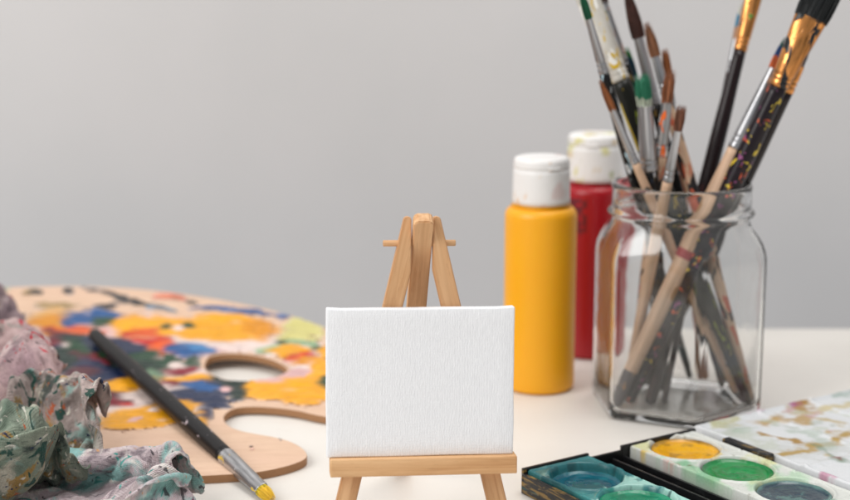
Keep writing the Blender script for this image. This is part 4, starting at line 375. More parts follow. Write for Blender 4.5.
 -186,156,24,-178,158,13,-170,156,21,-161,149,24,-155,144,32,-150,139,38,-145,133,48,-135,139,44,-125,136,48,-121,123,52,-112,122,38,-100,119,37,-92,117,28,-83,114,23,-76,112,12,-65,109,14,-59,104,10,-49,101,13,-40,97,5,-29,91,11,-23,87,18,-15,83,18,-10,78,29,2,72,38,10,69,50,18,63,63,31,51,63,43,41,61,48,39,48,54,37,43,56,37,36,64,34,31,69,34,28,78,30,28,89,32,24,96,30,16,104,33,23,115,37,14,130,42,14,141,50,10,146,54,23,145,59,38,151,57,49,160,47,56,167,44,68,172,51,77,181,52,87,190,44,86,199,40,80,207,34,79,216,27,73,228,27,66,242,27,72,252,24,75,
 -176,170,29,-173,170,20,-163,164,17,-157,159,27,-151,154,33,-147,149,41,-145,147,53,-136,149,56,-128,142,57,-118,134,60,-108,128,49,-104,131,36,-91,129,29,-80,124,24,-71,120,19,-64,119,10,-54,115,12,-46,111,10,-34,106,13,-26,101,18,-16,98,22,-9,91,27,2,83,23,10,79,34,20,73,46,27,71,58,38,66,67,50,56,64,54,53,51,55,52,40,63,50,35,69,47,31,74,43,28,76,43,17,85,40,11,96,45,19,105,45,10,119,51,14,130,56,19,139,62,13,149,61,20,154,64,30,159,61,39,166,56,48,166,57,63,178,51,68,186,51,77,192,55,85,200,47,78,208,43,73,219,40,79,232,43,76,238,39,86,250,42,80,
 -170,181,32,-164,176,29,-156,173,23,-149,167,24,-144,161,33,-140,156,40,-139,158,52,-133,157,63,-122,153,60,-113,146,58,-103,139,55,-103,140,40,-94,141,30,-79,136,25,-66,127,24,-58,125,18,-51,127,11,-42,120,20,-32,112,19,-21,110,19,-12,106,26,-1,100,30,9,89,23,19,83,29,26,79,44,35,76,54,45,78,64,57,70,66,61,66,54,64,65,41,71,64,32,82,62,30,87,59,25,88,59,19,89,58,9,101,61,9,113,59,4,123,64,16,133,70,22,142,71,18,150,68,18,155,69,25,164,67,30,167,67,41,168,69,55,179,64,65,188,56,65,192,63,75,200,59,74,208,53,72,220,53,78,228,55,83,241,54,89,254,55,92,
 -167,188,39,-158,185,34,-150,179,29,-142,173,26,-135,167,27,-130,159,35,-127,156,45,-124,164,54,-116,163,62,-107,155,58,-99,148,54,-92,141,48,-87,145,35,-75,145,27,-62,138,27,-51,130,28,-44,133,20,-33,131,19,-27,121,19,-17,117,19,-6,113,21,4,107,20,14,99,22,24,91,31,30,86,41,37,82,48,50,79,53,62,79,58,73,78,56,76,76,44,84,78,38,89,80,31,91,82,21,99,76,18,104,72,14,107,74,5,119,71,7,129,74,7,135,79,18,142,81,24,151,78,18,157,77,20,161,80,27,162,80,37,171,78,44,182,76,55,191,65,56,198,66,63,202,68,67,211,63,69,221,63,77,229,65,85,239,64,92,251,70,94,
 -166,200,43,-153,195,37,-143,187,35,-135,182,30,-127,175,29,-123,168,32,-117,161,38,-112,160,43,-107,167,51,-97,164,59,-92,154,54,-87,146,48,-76,141,42,-65,149,30,-55,147,25,-45,140,30,-34,136,31,-24,138,22,-17,128,26,-12,126,13,-1,121,17,10,114,22,22,104,25,29,97,32,36,91,39,41,88,47,50,81,45,64,85,44,77,91,47,83,90,47,89,91,41,94,89,37,98,93,27,103,88,23,111,87,20,117,83,17,119,85,10,129,85,10,138,87,8,144,90,18,151,90,20,159,86,13,165,88,17,164,93,29,174,86,31,185,84,41,197,75,47,207,70,52,210,74,62,216,71,68,224,70,75,229,76,83,233,77,98,247,74,101,
 -161,213,46,-147,202,43,-137,196,37,-128,190,37,-121,184,36,-115,179,37,-108,173,31,-102,163,31,-95,164,40,-86,168,47,-83,156,47,-75,153,51,-62,145,48,-51,149,37,-44,155,26,-36,149,23,-27,145,32,-17,140,34,-9,137,26,-2,132,18,8,126,11,18,116,15,29,109,23,36,102,30,40,98,39,47,94,42,53,89,51,65,92,53,79,99,53,86,102,47,92,100,46,97,99,42,106,97,40,109,100,31,117,95,32,126,93,28,122,96,15,130,96,12,138,95,11,144,99,9,153,101,16,158,99,10,167,98,8,173,100,18,177,99,28,187,92,26,201,85,34,209,81,45,212,81,57,220,80,66,231,79,69,238,81,80,238,87,94,248,83,107,
 -156,214,33,-140,214,42,-129,204,40,-121,199,37,-115,192,47,-107,182,49,-99,176,41,-92,175,31,-83,168,28,-75,163,34,-72,164,46,-61,157,45,-45,153,50,-33,152,40,-30,160,28,-28,159,19,-20,151,21,-9,150,33,-1,140,36,8,131,28,15,132,19,25,120,19,37,114,18,40,110,31,47,105,34,50,104,46,58,99,42,72,104,47,80,111,54,88,107,56,94,111,51,99,110,47,105,107,46,107,108,39,114,108,37,127,106,38,126,107,24,126,106,15,137,108,18,140,111,7,149,111,11,155,113,10,165,114,8,168,109,18,178,112,19,190,105,23,196,97,35,208,94,45,214,92,54,219,93,62,228,90,72,238,92,79,250,94,87,250,97,104,
 -143,205,25,-131,218,30,-120,216,39,-110,206,40,-101,199,47,-97,189,43,-91,185,45,-82,179,46,-72,179,34,-67,174,42,-56,166,39,-50,168,50,-32,166,44,-19,162,42,-12,164,32,-17,168,20,-10,161,17,-3,149,17,7,150,28,19,141,33,27,133,25,30,127,20,41,122,25,50,117,26,50,115,40,62,115,47,60,109,59,74,108,65,86,114,66,89,119,59,96,116,58,100,117,56,105,119,52,112,117,49,109,121,40,121,120,42,126,120,33,118,115,22,129,120,15,141,124,12,146,124,13,153,125,16,158,120,19,169,122,22,169,110,29,184,118,28,198,112,33,210,107,39,219,106,51,217,103,64,217,101,78,227,100,89,241,107,86,252,114,98,
 -132,211,13,-123,208,22,-112,214,26,-101,207,30,-96,201,37,-88,198,36,-79,191,35,-73,192,45,-65,184,50,-54,181,52,-42,179,46,-31,173,56,-21,175,49,-23,179,33,-13,179,30,-5,174,29,2,171,17,8,158,12,17,149,14,29,150,22,33,138,13,41,133,17,45,132,31,57,126,36,61,127,47,57,124,63,69,129,66,77,127,73,85,132,67,92,125,75,97,125,68,102,126,64,107,128,62,114,124,61,117,125,55,112,134,48,121,134,41,115,129,30,125,131,21,132,135,10,143,136,12,151,135,21,160,131,27,161,118,32,171,122,38,175,108,41,189,108,44,200,112,49,209,111,57,217,116,64,225,115,75,221,115,89,231,122,91,248,129,90,
 -121,209,7,-117,215,14,-109,207,17,-96,202,21,-87,205,27,-81,207,38,-71,202,34,-63,196,38,-56,198,48,-47,192,46,-38,189,54,-26,186,46,-12,189,46,-10,192,31,-7,190,20,3,185,24,11,176,29,20,165,25,30,161,16,39,153,12,45,144,16,54,137,17,57,136,30,61,139,44,56,140,57,58,142,73,73,142,82,78,148,70,86,143,79,93,143,74,94,138,77,99,138,74,107,139,73,114,134,74,121,135,68,122,141,58,115,146,48,111,142,38,122,143,30,129,147,19,136,143,21,141,136,28,148,129,31,153,123,40,162,118,46,172,116,53,185,113,54,196,116,55,201,123,61,206,121,72,215,127,74,215,132,84,223,137,95,240,140,101,
 -118,224,7,-106,217,8,-101,218,17,-92,213,18,-80,211,21,-74,213,33,-66,215,37,-62,211,45,-51,207,45,-42,206,51,-31,199,47,-22,196,39,-7,197,41,3,196,35,5,198,21,12,192,18,20,185,25,30,176,28,38,165,24,48,159,15,54,152,10,60,145,20,68,143,33,63,150,46,58,156,62,62,159,78,71,161,88,79,165,79,84,158,86,90,157,77,96,153,79,102,153,77,107,151,80,112,145,85,121,144,81,122,151,69,109,151,61,108,153,49,120,155,39,127,157,29,138,153,31,146,147,32,155,144,35,154,138,44,160,131,51,172,128,52,181,128,53,190,129,51,194,135,61,207,133,62,211,140,65,217,147,74,221,155,86,234,158,99,
 -111,230,16,-103,229,7,-93,225,13,-90,225,23,-81,223,23,-73,223,29,-64,225,35,-55,221,42,-45,219,50,-35,215,44,-27,208,41,-17,207,37,-4,206,36,9,204,33,16,203,27,20,198,20,27,191,19,34,184,18,38,173,12,50,168,13,62,158,13,69,151,19,71,157,39,68,165,56,56,172,71,61,174,81,71,174,86,75,176,88,84,170,93,89,170,83,95,166,83,102,166,80,106,162,84,109,157,93,120,155,92,121,161,81,113,163,69,108,165,58,118,168,46,128,166,37,139,161,38,146,155,44,156,153,45,162,151,50,169,144,47,171,138,38,181,141,45,188,143,45,197,145,49,210,144,49,219,149,53,218,160,60,222,170,71,235,174,84,
 -109,237,22,-100,237,14,-89,236,10,-83,236,20,-75,234,24,-67,236,27,-57,237,35,-45,232,38,-36,231,38,-29,227,40,-18,222,42,-10,219,33,1,217,38,10,214,30,21,211,23,28,206,13,35,197,13,39,187,15,47,182,6,56,174,13,68,164,20,80,158,24,77,167,44,69,177,59,62,184,72,60,187,85,70,187,86,76,182,89,79,183,98,88,182,90,94,178,87,99,176,88,105,173,89,109,171,94,117,168,98,122,172,87,115,175,77,111,178,65,122,177,53,134,174,44,142,171,39,150,168,46,159,162,47,169,164,51,176,160,44,172,156,33,185,152,34,194,155,37,202,158,40,214,160,41,227,160,43,231,167,49,229,179,54,238,187,66,
 -106,247,17,-96,246,24,-88,249,13,-77,247,18,-68,249,20,-57,250,24,-46,253,34,-36,248,32,-29,247,36,-20,243,35,-9,240,39,-2,232,33,6,227,32,17,223,32,27,216,26,37,208,17,43,201,8,51,196,19,56,186,13,65,179,5,75,169,14,85,171,31,82,176,47,73,185,59,66,193,70,63,198,81,73,192,83,77,194,89,83,192,94,84,193,97,92,190,95,98,187,94,100,184,97,107,180,101,113,183,97,122,182,96,116,187,84,121,187,74,133,180,65,144,180,54,149,181,41,155,183,40,162,178,36,170,182,43,172,174,33,178,176,33,186,169,25,196,165,24,205,169,30,215,170,32,227,171,32,240,170,36,240,183,38,247,193,48,
 -102,260,12,-94,260,26,-84,262,19,-73,261,14,-61,264,17,-48,267,20,-37,265,21,-29,268,24,-20,269,34,-9,261,34,-5,254,26,4,243,25,12,235,25,20,229,23,34,224,26,45,214,25,53,210,12,59,201,9,67,191,14,76,179,12,88,168,10,92,173,29,86,181,45,80,190,57,71,201,64,72,201,73,74,203,80,83,198,83,83,201,89,90,201,93,91,203,99,101,199,95,102,197,100,105,192,107,115,190,106,121,195,98,128,190,93,136,188,79,140,190,64,145,195,52,149,197,42,154,199,36,158,194,27,169,198,31,167,190,20,179,190,22,190,188,22,197,182,16,208,180,21,218,180,22,228,178,21,242,173,19,253,180,25,257,194,30,
 -108,270,15,-97,274,19,-84,272,12,-71,277,15,-56,281,13,-43,282,12,-29,279,8,-15,276,13,-9,285,23,2,279,28,8,267,21,10,257,15,19,247,17,23,232,11,36,226,14,52,225,20,61,214,23,68,203,17,78,200,7,86,185,9,93,177,17,102,178,30,91,187,43,88,195,54,84,203,64,75,211,70,83,204,73,81,211,82,89,206,83,89,212,90,98,213,93,102,214,93,105,212,98,111,207,100,116,205,109,129,201,108,140,198,96,133,201,80,134,204,64,141,209,51,145,213,39,147,210,29,154,211,22,165,215,21,166,206,10,177,207,17,189,202,14,200,198,15,210,192,12,221,189,13,232,188,16,244,185,11,259,181,11,269,186,21,
 -109,283,14,-99,282,7,-85,288,11,-69,293,9,-53,298,10,-38,297,8,-24,295,16,-15,292,8,-2,291,8,7,293,18,16,281,15,19,266,8,22,252,9,33,242,10,38,224,6,50,223,7,65,222,14,75,211,22,82,198,19,92,195,8,94,183,10,98,187,27,101,191,41,91,198,48,88,209,54,81,218,62,82,218,69,91,211,74,88,217,80,93,216,82,94,223,88,104,225,86,111,223,92,114,219,102,123,213,101,133,215,112,143,214,98,141,213,79,129,217,68,131,219,51,136,224,37,141,224,24,147,219,12,156,225,13,165,225,8,177,218,5,187,217,13,198,211,8,211,206,9,223,202,10,236,199,9,249,198,15,261,196,8,275,191,7,
]
CLOTH_C = [
 -244,-159,28,-239,-151,18,-230,-162,17,-217,-163,14,-203,-158,13,-187,-158,17,-175,-155,29,-161,-160,30,-161,-176,30,-154,-187,31,-141,-184,26,-130,-180,28,-122,-190,25,-117,-200,24,-108,-192,23,-97,-190,23,-89,-183,24,-81,-187,19,-73,-197,15,-61,-202,11,-50,-201,6,-40,-204,7,-28,-198,3,-21,-196,11,-13,-200,10,-10,-205,18,-4,-213,17,3,-206,11,16,-210,6,33,-209,7,54,-207,6,75,-202,6,94,-200,6,108,-206,3,117,-216,4,128,-225,6,139,-231,13,152,-232,4,165,-234,9,175,-232,14,188,-233,13,198,-236,10,210,-237,9,219,-233,17,231,-234,10,244,-231,10,251,-222,4,258,-210,5,262,-203,10,266,-213,16,268,-223,29,269,-224,45,276,-229,59,274,-231,76,
 -248,-147,31,-237,-153,31,-226,-152,25,-218,-163,27,-205,-162,26,-192,-161,28,-178,-168,31,-166,-161,40,-158,-169,38,-150,-177,34,-138,-187,39,-131,-192,32,-121,-188,37,-113,-197,33,-105,-201,31,-97,-190,33,-85,-187,35,-74,-183,29,-68,-186,19,-59,-189,12,-50,-197,15,-40,-196,11,-32,-193,11,-23,-187,9,-10,-188,10,-1,-196,17,-1,-207,26,10,-211,23,16,-201,16,29,-211,20,49,-212,17,70,-212,10,89,-213,6,105,-209,11,121,-208,10,134,-212,6,144,-221,8,156,-226,13,165,-222,4,177,-222,10,186,-222,11,197,-223,7,206,-225,15,214,-224,11,226,-222,15,234,-221,7,243,-216,11,247,-210,10,255,-207,17,263,-203,23,275,-211,30,281,-216,43,278,-217,57,283,-220,71,
 -248,-150,46,-236,-146,42,-224,-149,40,-215,-156,38,-205,-161,41,-190,-157,41,-183,-164,42,-175,-166,48,-167,-174,45,-156,-184,44,-146,-196,44,-133,-201,43,-120,-199,43,-107,-199,44,-96,-205,38,-89,-203,39,-82,-199,32,-70,-195,35,-62,-198,27,-56,-188,25,-47,-188,22,-40,-192,22,-32,-183,19,-21,-186,21,-12,-187,21,-8,-194,26,1,-198,30,10,-206,34,15,-196,26,28,-202,28,47,-204,25,67,-204,20,86,-211,18,102,-216,19,119,-218,17,134,-218,19,147,-214,19,155,-212,9,167,-212,12,174,-213,15,187,-212,12,196,-215,16,204,-214,16,213,-215,20,220,-210,13,229,-210,14,236,-206,9,241,-204,20,248,-202,22,256,-209,32,266,-210,41,277,-205,48,286,-208,55,287,-208,67,
 -242,-146,61,-233,-149,57,-223,-149,57,-215,-156,54,-203,-151,53,-190,-152,54,-183,-159,54,-179,-172,53,-166,-174,55,-151,-178,53,-142,-189,55,-133,-200,53,-122,-206,51,-109,-208,50,-96,-208,50,-83,-208,47,-74,-201,46,-65,-200,43,-56,-194,40,-51,-191,34,-43,-187,34,-35,-187,32,-30,-184,30,-19,-182,29,-11,-185,30,-2,-187,29,1,-194,35,5,-197,44,19,-194,40,34,-193,33,52,-198,30,71,-206,29,91,-205,26,109,-205,25,125,-205,26,136,-208,25,145,-203,16,156,-203,17,166,-205,19,175,-206,20,185,-207,23,195,-205,22,203,-207,26,211,-207,22,220,-202,23,224,-196,12,236,-193,17,237,-195,29,246,-195,36,258,-197,42,266,-197,51,274,-200,62,286,-197,61,295,-199,61,
 -240,-141,75,-233,-144,71,-222,-148,71,-210,-154,70,-202,-156,69,-191,-153,67,-182,-158,65,-177,-167,64,-172,-179,64,-157,-184,63,-142,-187,63,-129,-194,59,-119,-199,62,-107,-202,62,-94,-204,61,-81,-207,61,-68,-204,59,-60,-193,55,-53,-190,50,-48,-186,46,-41,-184,43,-33,-181,41,-27,-180,39,-19,-177,37,-9,-174,32,-4,-180,39,7,-183,32,12,-184,41,23,-187,45,40,-187,37,59,-192,32,75,-196,30,95,-197,29,113,-196,29,126,-194,30,137,-193,21,148,-195,25,157,-198,28,167,-199,28,175,-200,29,185,-196,26,193,-195,29,201,-198,33,213,-203,36,217,-194,28,220,-185,21,234,-179,24,237,-184,38,248,-184,45,259,-184,52,270,-185,60,278,-187,67,290,-189,70,293,-185,59,
 -230,-131,80,-230,-143,85,-219,-144,82,-207,-143,80,-200,-153,81,-191,-153,80,-186,-160,77,-176,-162,74,-171,-172,75,-159,-178,69,-146,-185,70,-131,-191,71,-118,-196,72,-105,-201,73,-92,-204,72,-82,-200,69,-69,-194,67,-56,-188,66,-51,-183,59,-45,-180,53,-39,-179,51,-32,-176,49,-24,-174,47,-16,-172,44,-9,-166,39,-1,-168,41,7,-175,41,17,-174,37,29,-174,40,44,-178,36,64,-180,33,81,-188,33,97,-186,30,115,-187,35,130,-187,35,141,-182,28,151,-188,33,156,-193,37,167,-195,38,175,-196,41,184,-192,41,192,-186,38,200,-187,42,212,-192,47,216,-187,37,219,-174,35,229,-166,34,237,-173,46,247,-174,55,259,-176,63,267,-175,67,279,-173,65,286,-178,74,293,-175,64,
 -228,-126,87,-222,-133,91,-219,-144,95,-207,-143,93,-200,-146,93,-193,-152,93,-187,-159,91,-178,-164,86,-168,-161,82,-157,-167,78,-150,-179,80,-136,-187,83,-122,-195,84,-106,-200,85,-92,-200,84,-82,-192,77,-76,-182,69,-63,-176,66,-51,-174,64,-43,-173,63,-39,-171,59,-31,-170,58,-24,-168,55,-14,-171,56,-7,-162,52,1,-166,50,10,-166,50,20,-171,47,33,-166,45,51,-168,45,69,-174,42,84,-183,43,102,-185,42,119,-179,43,133,-177,42,146,-173,39,151,-184,44,158,-186,47,164,-193,52,176,-194,57,184,-186,57,191,-182,55,197,-175,51,207,-179,57,215,-177,50,225,-167,48,228,-157,47,241,-159,55,246,-166,67,256,-170,75,267,-171,76,277,-164,72,287,-165,74,291,-172,78,
 -223,-122,98,-223,-133,100,-213,-137,102,-210,-145,106,-198,-144,105,-190,-153,105,-183,-154,101,-177,-162,99,-170,-154,92,-160,-159,90,-153,-172,91,-138,-175,89,-123,-183,91,-109,-190,94,-99,-191,90,-90,-184,83,-80,-174,80,-68,-168,75,-56,-163,70,-46,-170,75,-41,-161,67,-32,-161,65,-23,-162,66,-15,-166,67,-7,-164,67,6,-163,63,11,-171,59,24,-167,61,37,-171,56,54,-166,56,72,-170,54,86,-180,53,103,-187,55,121,-184,54,135,-180,51,144,-170,52,155,-174,53,154,-183,61,164,-184,67,176,-183,71,183,-178,76,193,-173,73,194,-165,66,204,-162,63,218,-164,63,230,-167,65,231,-152,64,242,-148,63,250,-155,72,257,-160,76,267,-164,82,278,-164,85,287,-157,80,295,-163,84,
 -228,-117,109,-227,-129,113,-216,-136,114,-206,-139,115,-202,-146,119,-190,-151,119,-183,-149,114,-176,-156,112,-168,-151,107,-162,-163,103,-152,-159,100,-143,-171,103,-128,-178,103,-114,-179,102,-102,-177,94,-92,-181,96,-80,-179,96,-67,-174,92,-56,-165,88,-45,-158,87,-35,-159,82,-31,-150,76,-22,-156,77,-13,-158,77,-7,-164,78,1,-171,75,12,-179,70,25,-179,67,37,-171,69,53,-177,65,72,-176,63,86,-177,66,102,-179,67,120,-177,67,132,-172,61,143,-176,67,150,-165,63,156,-175,72,167,-169,71,175,-169,83,182,-173,92,193,-168,90,191,-158,82,202,-157,78,215,-161,80,229,-162,81,237,-154,77,242,-143,77,253,-146,75,260,-152,80,268,-154,82,275,-154,89,286,-154,95,297,-151,88,
 -216,-112,116,-219,-123,121,-212,-123,112,-208,-130,123,-202,-141,129,-193,-148,132,-183,-146,128,-174,-149,125,-169,-143,114,-162,-154,119,-151,-156,111,-141,-157,104,-131,-165,112,-119,-167,110,-109,-164,100,-99,-168,105,-87,-169,108,-73,-167,108,-58,-166,107,-44,-163,104,-34,-155,99,-30,-145,91,-21,-146,88,-11,-156,90,1,-158,84,6,-169,86,18,-168,83,24,-181,84,40,-182,82,57,-180,79,73,-174,78,86,-170,78,103,-173,82,117,-166,74,129,-166,75,141,-162,66,145,-164,79,158,-161,74,159,-166,87,172,-161,92,179,-160,97,189,-160,104,198,-153,96,202,-145,83,214,-145,78,221,-150,89,231,-147,85,241,-153,91,252,-151,89,261,-143,83,267,-145,89,275,-144,86,287,-142,85,292,-141,97,
 -216,-106,126,-208,-113,126,-205,-114,116,-200,-121,119,-197,-127,131,-192,-134,135,-181,-138,138,-169,-139,135,-169,-135,126,-162,-138,123,-151,-143,120,-146,-143,109,-133,-150,113,-120,-154,116,-111,-153,111,-104,-155,109,-92,-155,107,-80,-154,101,-67,-154,97,-54,-149,101,-41,-146,107,-27,-143,105,-14,-142,97,-5,-147,97,3,-157,97,15,-156,90,19,-166,97,30,-168,95,46,-169,93,62,-166,88,73,-161,84,88,-161,89,104,-158,88,119,-155,86,125,-151,74,136,-153,77,142,-151,72,152,-153,81,162,-152,84,167,-149,94,179,-149,93,187,-146,98,197,-142,102,208,-140,95,212,-132,85,222,-132,88,232,-136,95,241,-137,94,251,-143,99,258,-138,94,266,-133,90,274,-139,97,281,-133,92,293,-132,89,
 -207,-95,118,-204,-99,126,-195,-103,124,-191,-108,118,-188,-117,124,-189,-129,122,-183,-132,122,-176,-125,130,-166,-125,129,-161,-122,120,-152,-127,128,-144,-130,115,-132,-138,108,-122,-143,108,-110,-143,113,-100,-143,109,-91,-145,112,-79,-143,111,-69,-140,103,-57,-139,94,-43,-137,95,-30,-133,102,-16,-135,105,-2,-139,104,7,-143,96,17,-145,96,31,-150,96,39,-154,82,52,-149,88,66,-147,83,81,-146,84,95,-149,77,105,-148,77,116,-141,80,129,-139,80,135,-139,69,145,-141,73,152,-144,72,158,-142,79,169,-142,82,176,-139,83,186,-137,85,193,-133,90,201,-128,97,213,-125,99,222,-120,95,233,-122,99,238,-126,104,248,-128,106,256,-128,105,264,-130,105,272,-128,102,283,-130,103,291,-127,102,
 -203,-84,118,-197,-90,114,-187,-91,119,-181,-95,117,-183,-104,112,-189,-115,110,-186,-122,106,-180,-118,114,-171,-122,111,-167,-110,117,-156,-114,121,-144,-115,121,-131,-123,115,-121,-132,105,-111,-136,102,-100,-132,107,-91,-138,102,-82,-135,107,-70,-130,107,-57,-128,102,-44,-126,93,-30,-126,92,-17,-125,95,-4,-128,95,11,-129,95,23,-132,88,34,-134,85,45,-133,76,61,-133,75,73,-134,73,85,-134,66,99,-136,66,110,-143,64,120,-138,64,128,-128,70,140,-130,67,146,-135,63,154,-134,66,162,-138,65,169,-136,67,174,-129,69,184,-127,72,195,-126,77,202,-121,85,208,-113,97,217,-114,105,227,-111,110,236,-109,109,242,-117,119,252,-117,117,262,-118,114,273,-121,115,280,-116,106,288,-122,112,
 -208,-84,105,-202,-77,106,-192,-80,101,-187,-82,101,-183,-86,99,-184,-97,98,-186,-106,93,-179,-108,97,-176,-117,93,-167,-110,97,-158,-114,102,-150,-105,108,-134,-108,111,-120,-118,108,-110,-126,99,-102,-126,97,-93,-129,99,-84,-134,95,-73,-131,96,-61,-122,98,-48,-115,94,-32,-113,90,-16,-112,90,-2,-115,88,13,-116,85,27,-120,80,36,-122,66,48,-125,67,64,-126,59,75,-130,53,88,-129,50,99,-134,48,109,-138,49,124,-136,49,129,-122,55,139,-124,55,147,-127,54,156,-128,51,163,-124,56,171,-128,49,176,-119,54,184,-117,57,196,-117,65,209,-114,76,219,-107,87,224,-101,101,222,-96,110,229,-94,116,238,-99,124,250,-106,122,260,-105,120,271,-108,125,277,-107,116,285,-107,110,
 -213,-86,91,-206,-81,89,-200,-74,84,-193,-82,81,-186,-82,80,-180,-85,80,-176,-91,80,-172,-99,82,-178,-108,77,-171,-114,76,-161,-113,84,-155,-102,91,-139,-99,99,-122,-107,104,-110,-114,102,-101,-116,93,-91,-118,98,-81,-123,92,-74,-132,85,-62,-127,83,-53,-114,82,-37,-110,80,-21,-107,79,-4,-108,76,11,-113,70,25,-117,59,37,-124,53,49,-134,48,60,-126,43,73,-132,39,86,-135,34,100,-134,33,110,-131,37,123,-129,37,133,-123,40,140,-113,45,148,-122,38,156,-114,42,165,-112,41,173,-119,32,180,-113,37,186,-110,44,198,-109,55,214,-105,68,225,-98,83,233,-90,95,225,-83,105,223,-81,113,237,-84,118,247,-91,115,255,-94,118,266,-94,128,279,-95,124,278,-94,110,
 -216,-76,83,-214,-85,77,-205,-82,68,-198,-86,63,-193,-90,64,-186,-83,61,-179,-84,62,-175,-95,66,-170,-96,65,-172,-107,61,-162,-108,71,-153,-104,77,-142,-94,84,-126,-101,90,-113,-106,94,-100,-103,93,-88,-107,90,-83,-118,85,-72,-121,78,-70,-129,72,-56,-121,70,-41,-117,65,-25,-114,62,-9,-116,59,6,-117,51,21,-124,43,35,-126,39,47,-137,31,60,-130,30,72,-126,31,86,-128,29,100,-127,22,109,-120,28,120,-116,32,131,-119,28,141,-113,27,148,-107,30,156,-108,27,166,-104,29,174,-107,28,183,-105,25,195,-105,33,207,-106,48,213,-94,64,227,-87,75,226,-81,88,222,-73,99,224,-67,108,237,-70,113,249,-78,107,259,-85,110,263,-82,123,277,-82,127,279,-82,113,
 -213,-68,71,-220,-80,66,-216,-89,57,-208,-89,51,-202,-97,50,-196,-90,46,-188,-85,45,-185,-95,49,-174,-93,48,-167,-91,51,-158,-99,59,-154,-106,64,-142,-95,70,-126,-96,78,-114,-106,82,-104,-103,83,-91,-99,79,-88,-113,73,-73,-112,67,-69,-128,64,-56,-134,62,-40,-129,59,-26,-125,54,-12,-124,47,3,-125,38,18,-125,30,33,-129,25,47,-126,26,60,-129,18,77,-124,21,90,-117,26,99,-115,24,109,-113,18,119,-106,24,128,-107,19,138,-103,21,148,-96,17,157,-96,23,161,-95,30,171,-93,27,183,-93,28,194,-95,38,211,-97,44,216,-84,57,223,-75,74,232,-77,82,229,-69,92,229,-61,97,242,-64,103,253,-67,106,266,-75,105,269,-73,115,271,-68,127,283,-70,121,
 -211,-63,59,-222,-71,54,-223,-85,47,-221,-96,45,-212,-105,45,-208,-101,40,-202,-95,36,-191,-96,32,-180,-101,34,-172,-102,47,-160,-98,43,-158,-108,51,-141,-100,56,-125,-96,64,-113,-102,69,-103,-113,75,-97,-105,67,-85,-104,62,-79,-118,61,-62,-119,58,-51,-132,56,-40,-141,52,-27,-134,46,-15,-133,38,1,-136,26,18,-132,16,30,-123,17,46,-122,13,58,-116,21,72,-114,18,84,-107,30,98,-104,31,107,-102,20,118,-99,12,128,-95,20,139,-87,12,140,-88,24,150,-87,30,160,-84,32,170,-84,33,180,-81,35,194,-83,39,213,-80,41,229,-78,52,233,-74,68,231,-64,77,240,-64,84,236,-54,87,247,-60,92,260,-66,94,266,-65,105,277,-64,110,277,-58,120,283,-59,130,
 -202,-71,59,-211,-74,48,-217,-76,38,-217,-88,36,-222,-100,35,-216,-111,34,-212,-107,28,-203,-105,29,-192,-109,32,-184,-112,42,-166,-110,37,-152,-110,44,-142,-115,56,-128,-107,57,-122,-108,62,-114,-117,67,-101,-118,63,-92,-111,53,-76,-110,49,-72,-127,50,-59,-137,46,-46,-139,43,-31,-134,39,-16,-131,27,-5,-130,15,11,-124,7,30,-118,5,42,-111,15,58,-106,14,72,-104,19,87,-104,16,98,-95,24,109,-92,28,119,-88,20,127,-86,9,131,-78,20,144,-75,19,141,-77,33,154,-79,42,169,-71,43,185,-66,42,199,-73,51,211,-70,52,226,-65,52,238,-66,58,244,-63,69,240,-53,73,249,-53,80,256,-50,84,265,-56,86,272,-57,97,272,-53,109,283,-50,111,284,-45,123,
 -196,-62,55,-197,-71,48,-204,-70,37,-207,-81,29,-214,-91,25,-221,-102,21,-219,-113,21,-210,-111,18,-202,-116,26,-189,-122,32,-170,-122,39,-153,-118,42,-141,-115,44,-132,-116,46,-123,-116,49,-114,-111,55,-107,-118,53,-94,-125,52,-83,-120,44,-64,-118,44,-52,-125,42,-45,-138,34,-32,-134,30,-18,-121,29,0,-121,25,13,-118,19,23,-110,9,38,-102,10,55,-94,16,70,-94,17,83,-92,18,96,-89,12,107,-84,20,111,-81,13,121,-74,11,129,-65,13,141,-63,19,146,-67,32,152,-66,44,172,-60,50,188,-62,59,200,-63,62,213,-66,65,224,-64,64,230,-54,61,242,-53,59,247,-46,68,249,-43,75,260,-43,78,261,-44,89,260,-50,100,266,-47,102,276,-39,107,287,-35,111,
 -185,-66,64,-186,-62,55,-188,-66,43,-192,-77,37,-197,-88,28,-208,-96,18,-215,-107,11,-207,-115,12,-199,-109,18,-189,-119,19,-170,-121,27,-153,-119,30,-140,-117,33,-131,-114,35,-121,-120,35,-114,-113,38,-104,-106,45,-96,-117,41,-83,-129,34,-68,-125,37,-54,-122,34,-43,-129,30,-32,-132,21,-18,-123,17,-3,-115,15,10,-109,17,25,-107,19,38,-101,26,54,-97,29,66,-88,29,78,-79,22,91,-76,13,97,-74,18,104,-69,16,114,-64,15,123,-64,22,131,-58,24,138,-62,34,154,-57,47,171,-59,63,189,-57,70,203,-59,74,213,-57,74,217,-53,62,225,-48,67,234,-41,64,241,-35,61,244,-32,69,253,-32,76,256,-34,89,253,-39,102,256,-45,113,269,-41,121,273,-30,116,
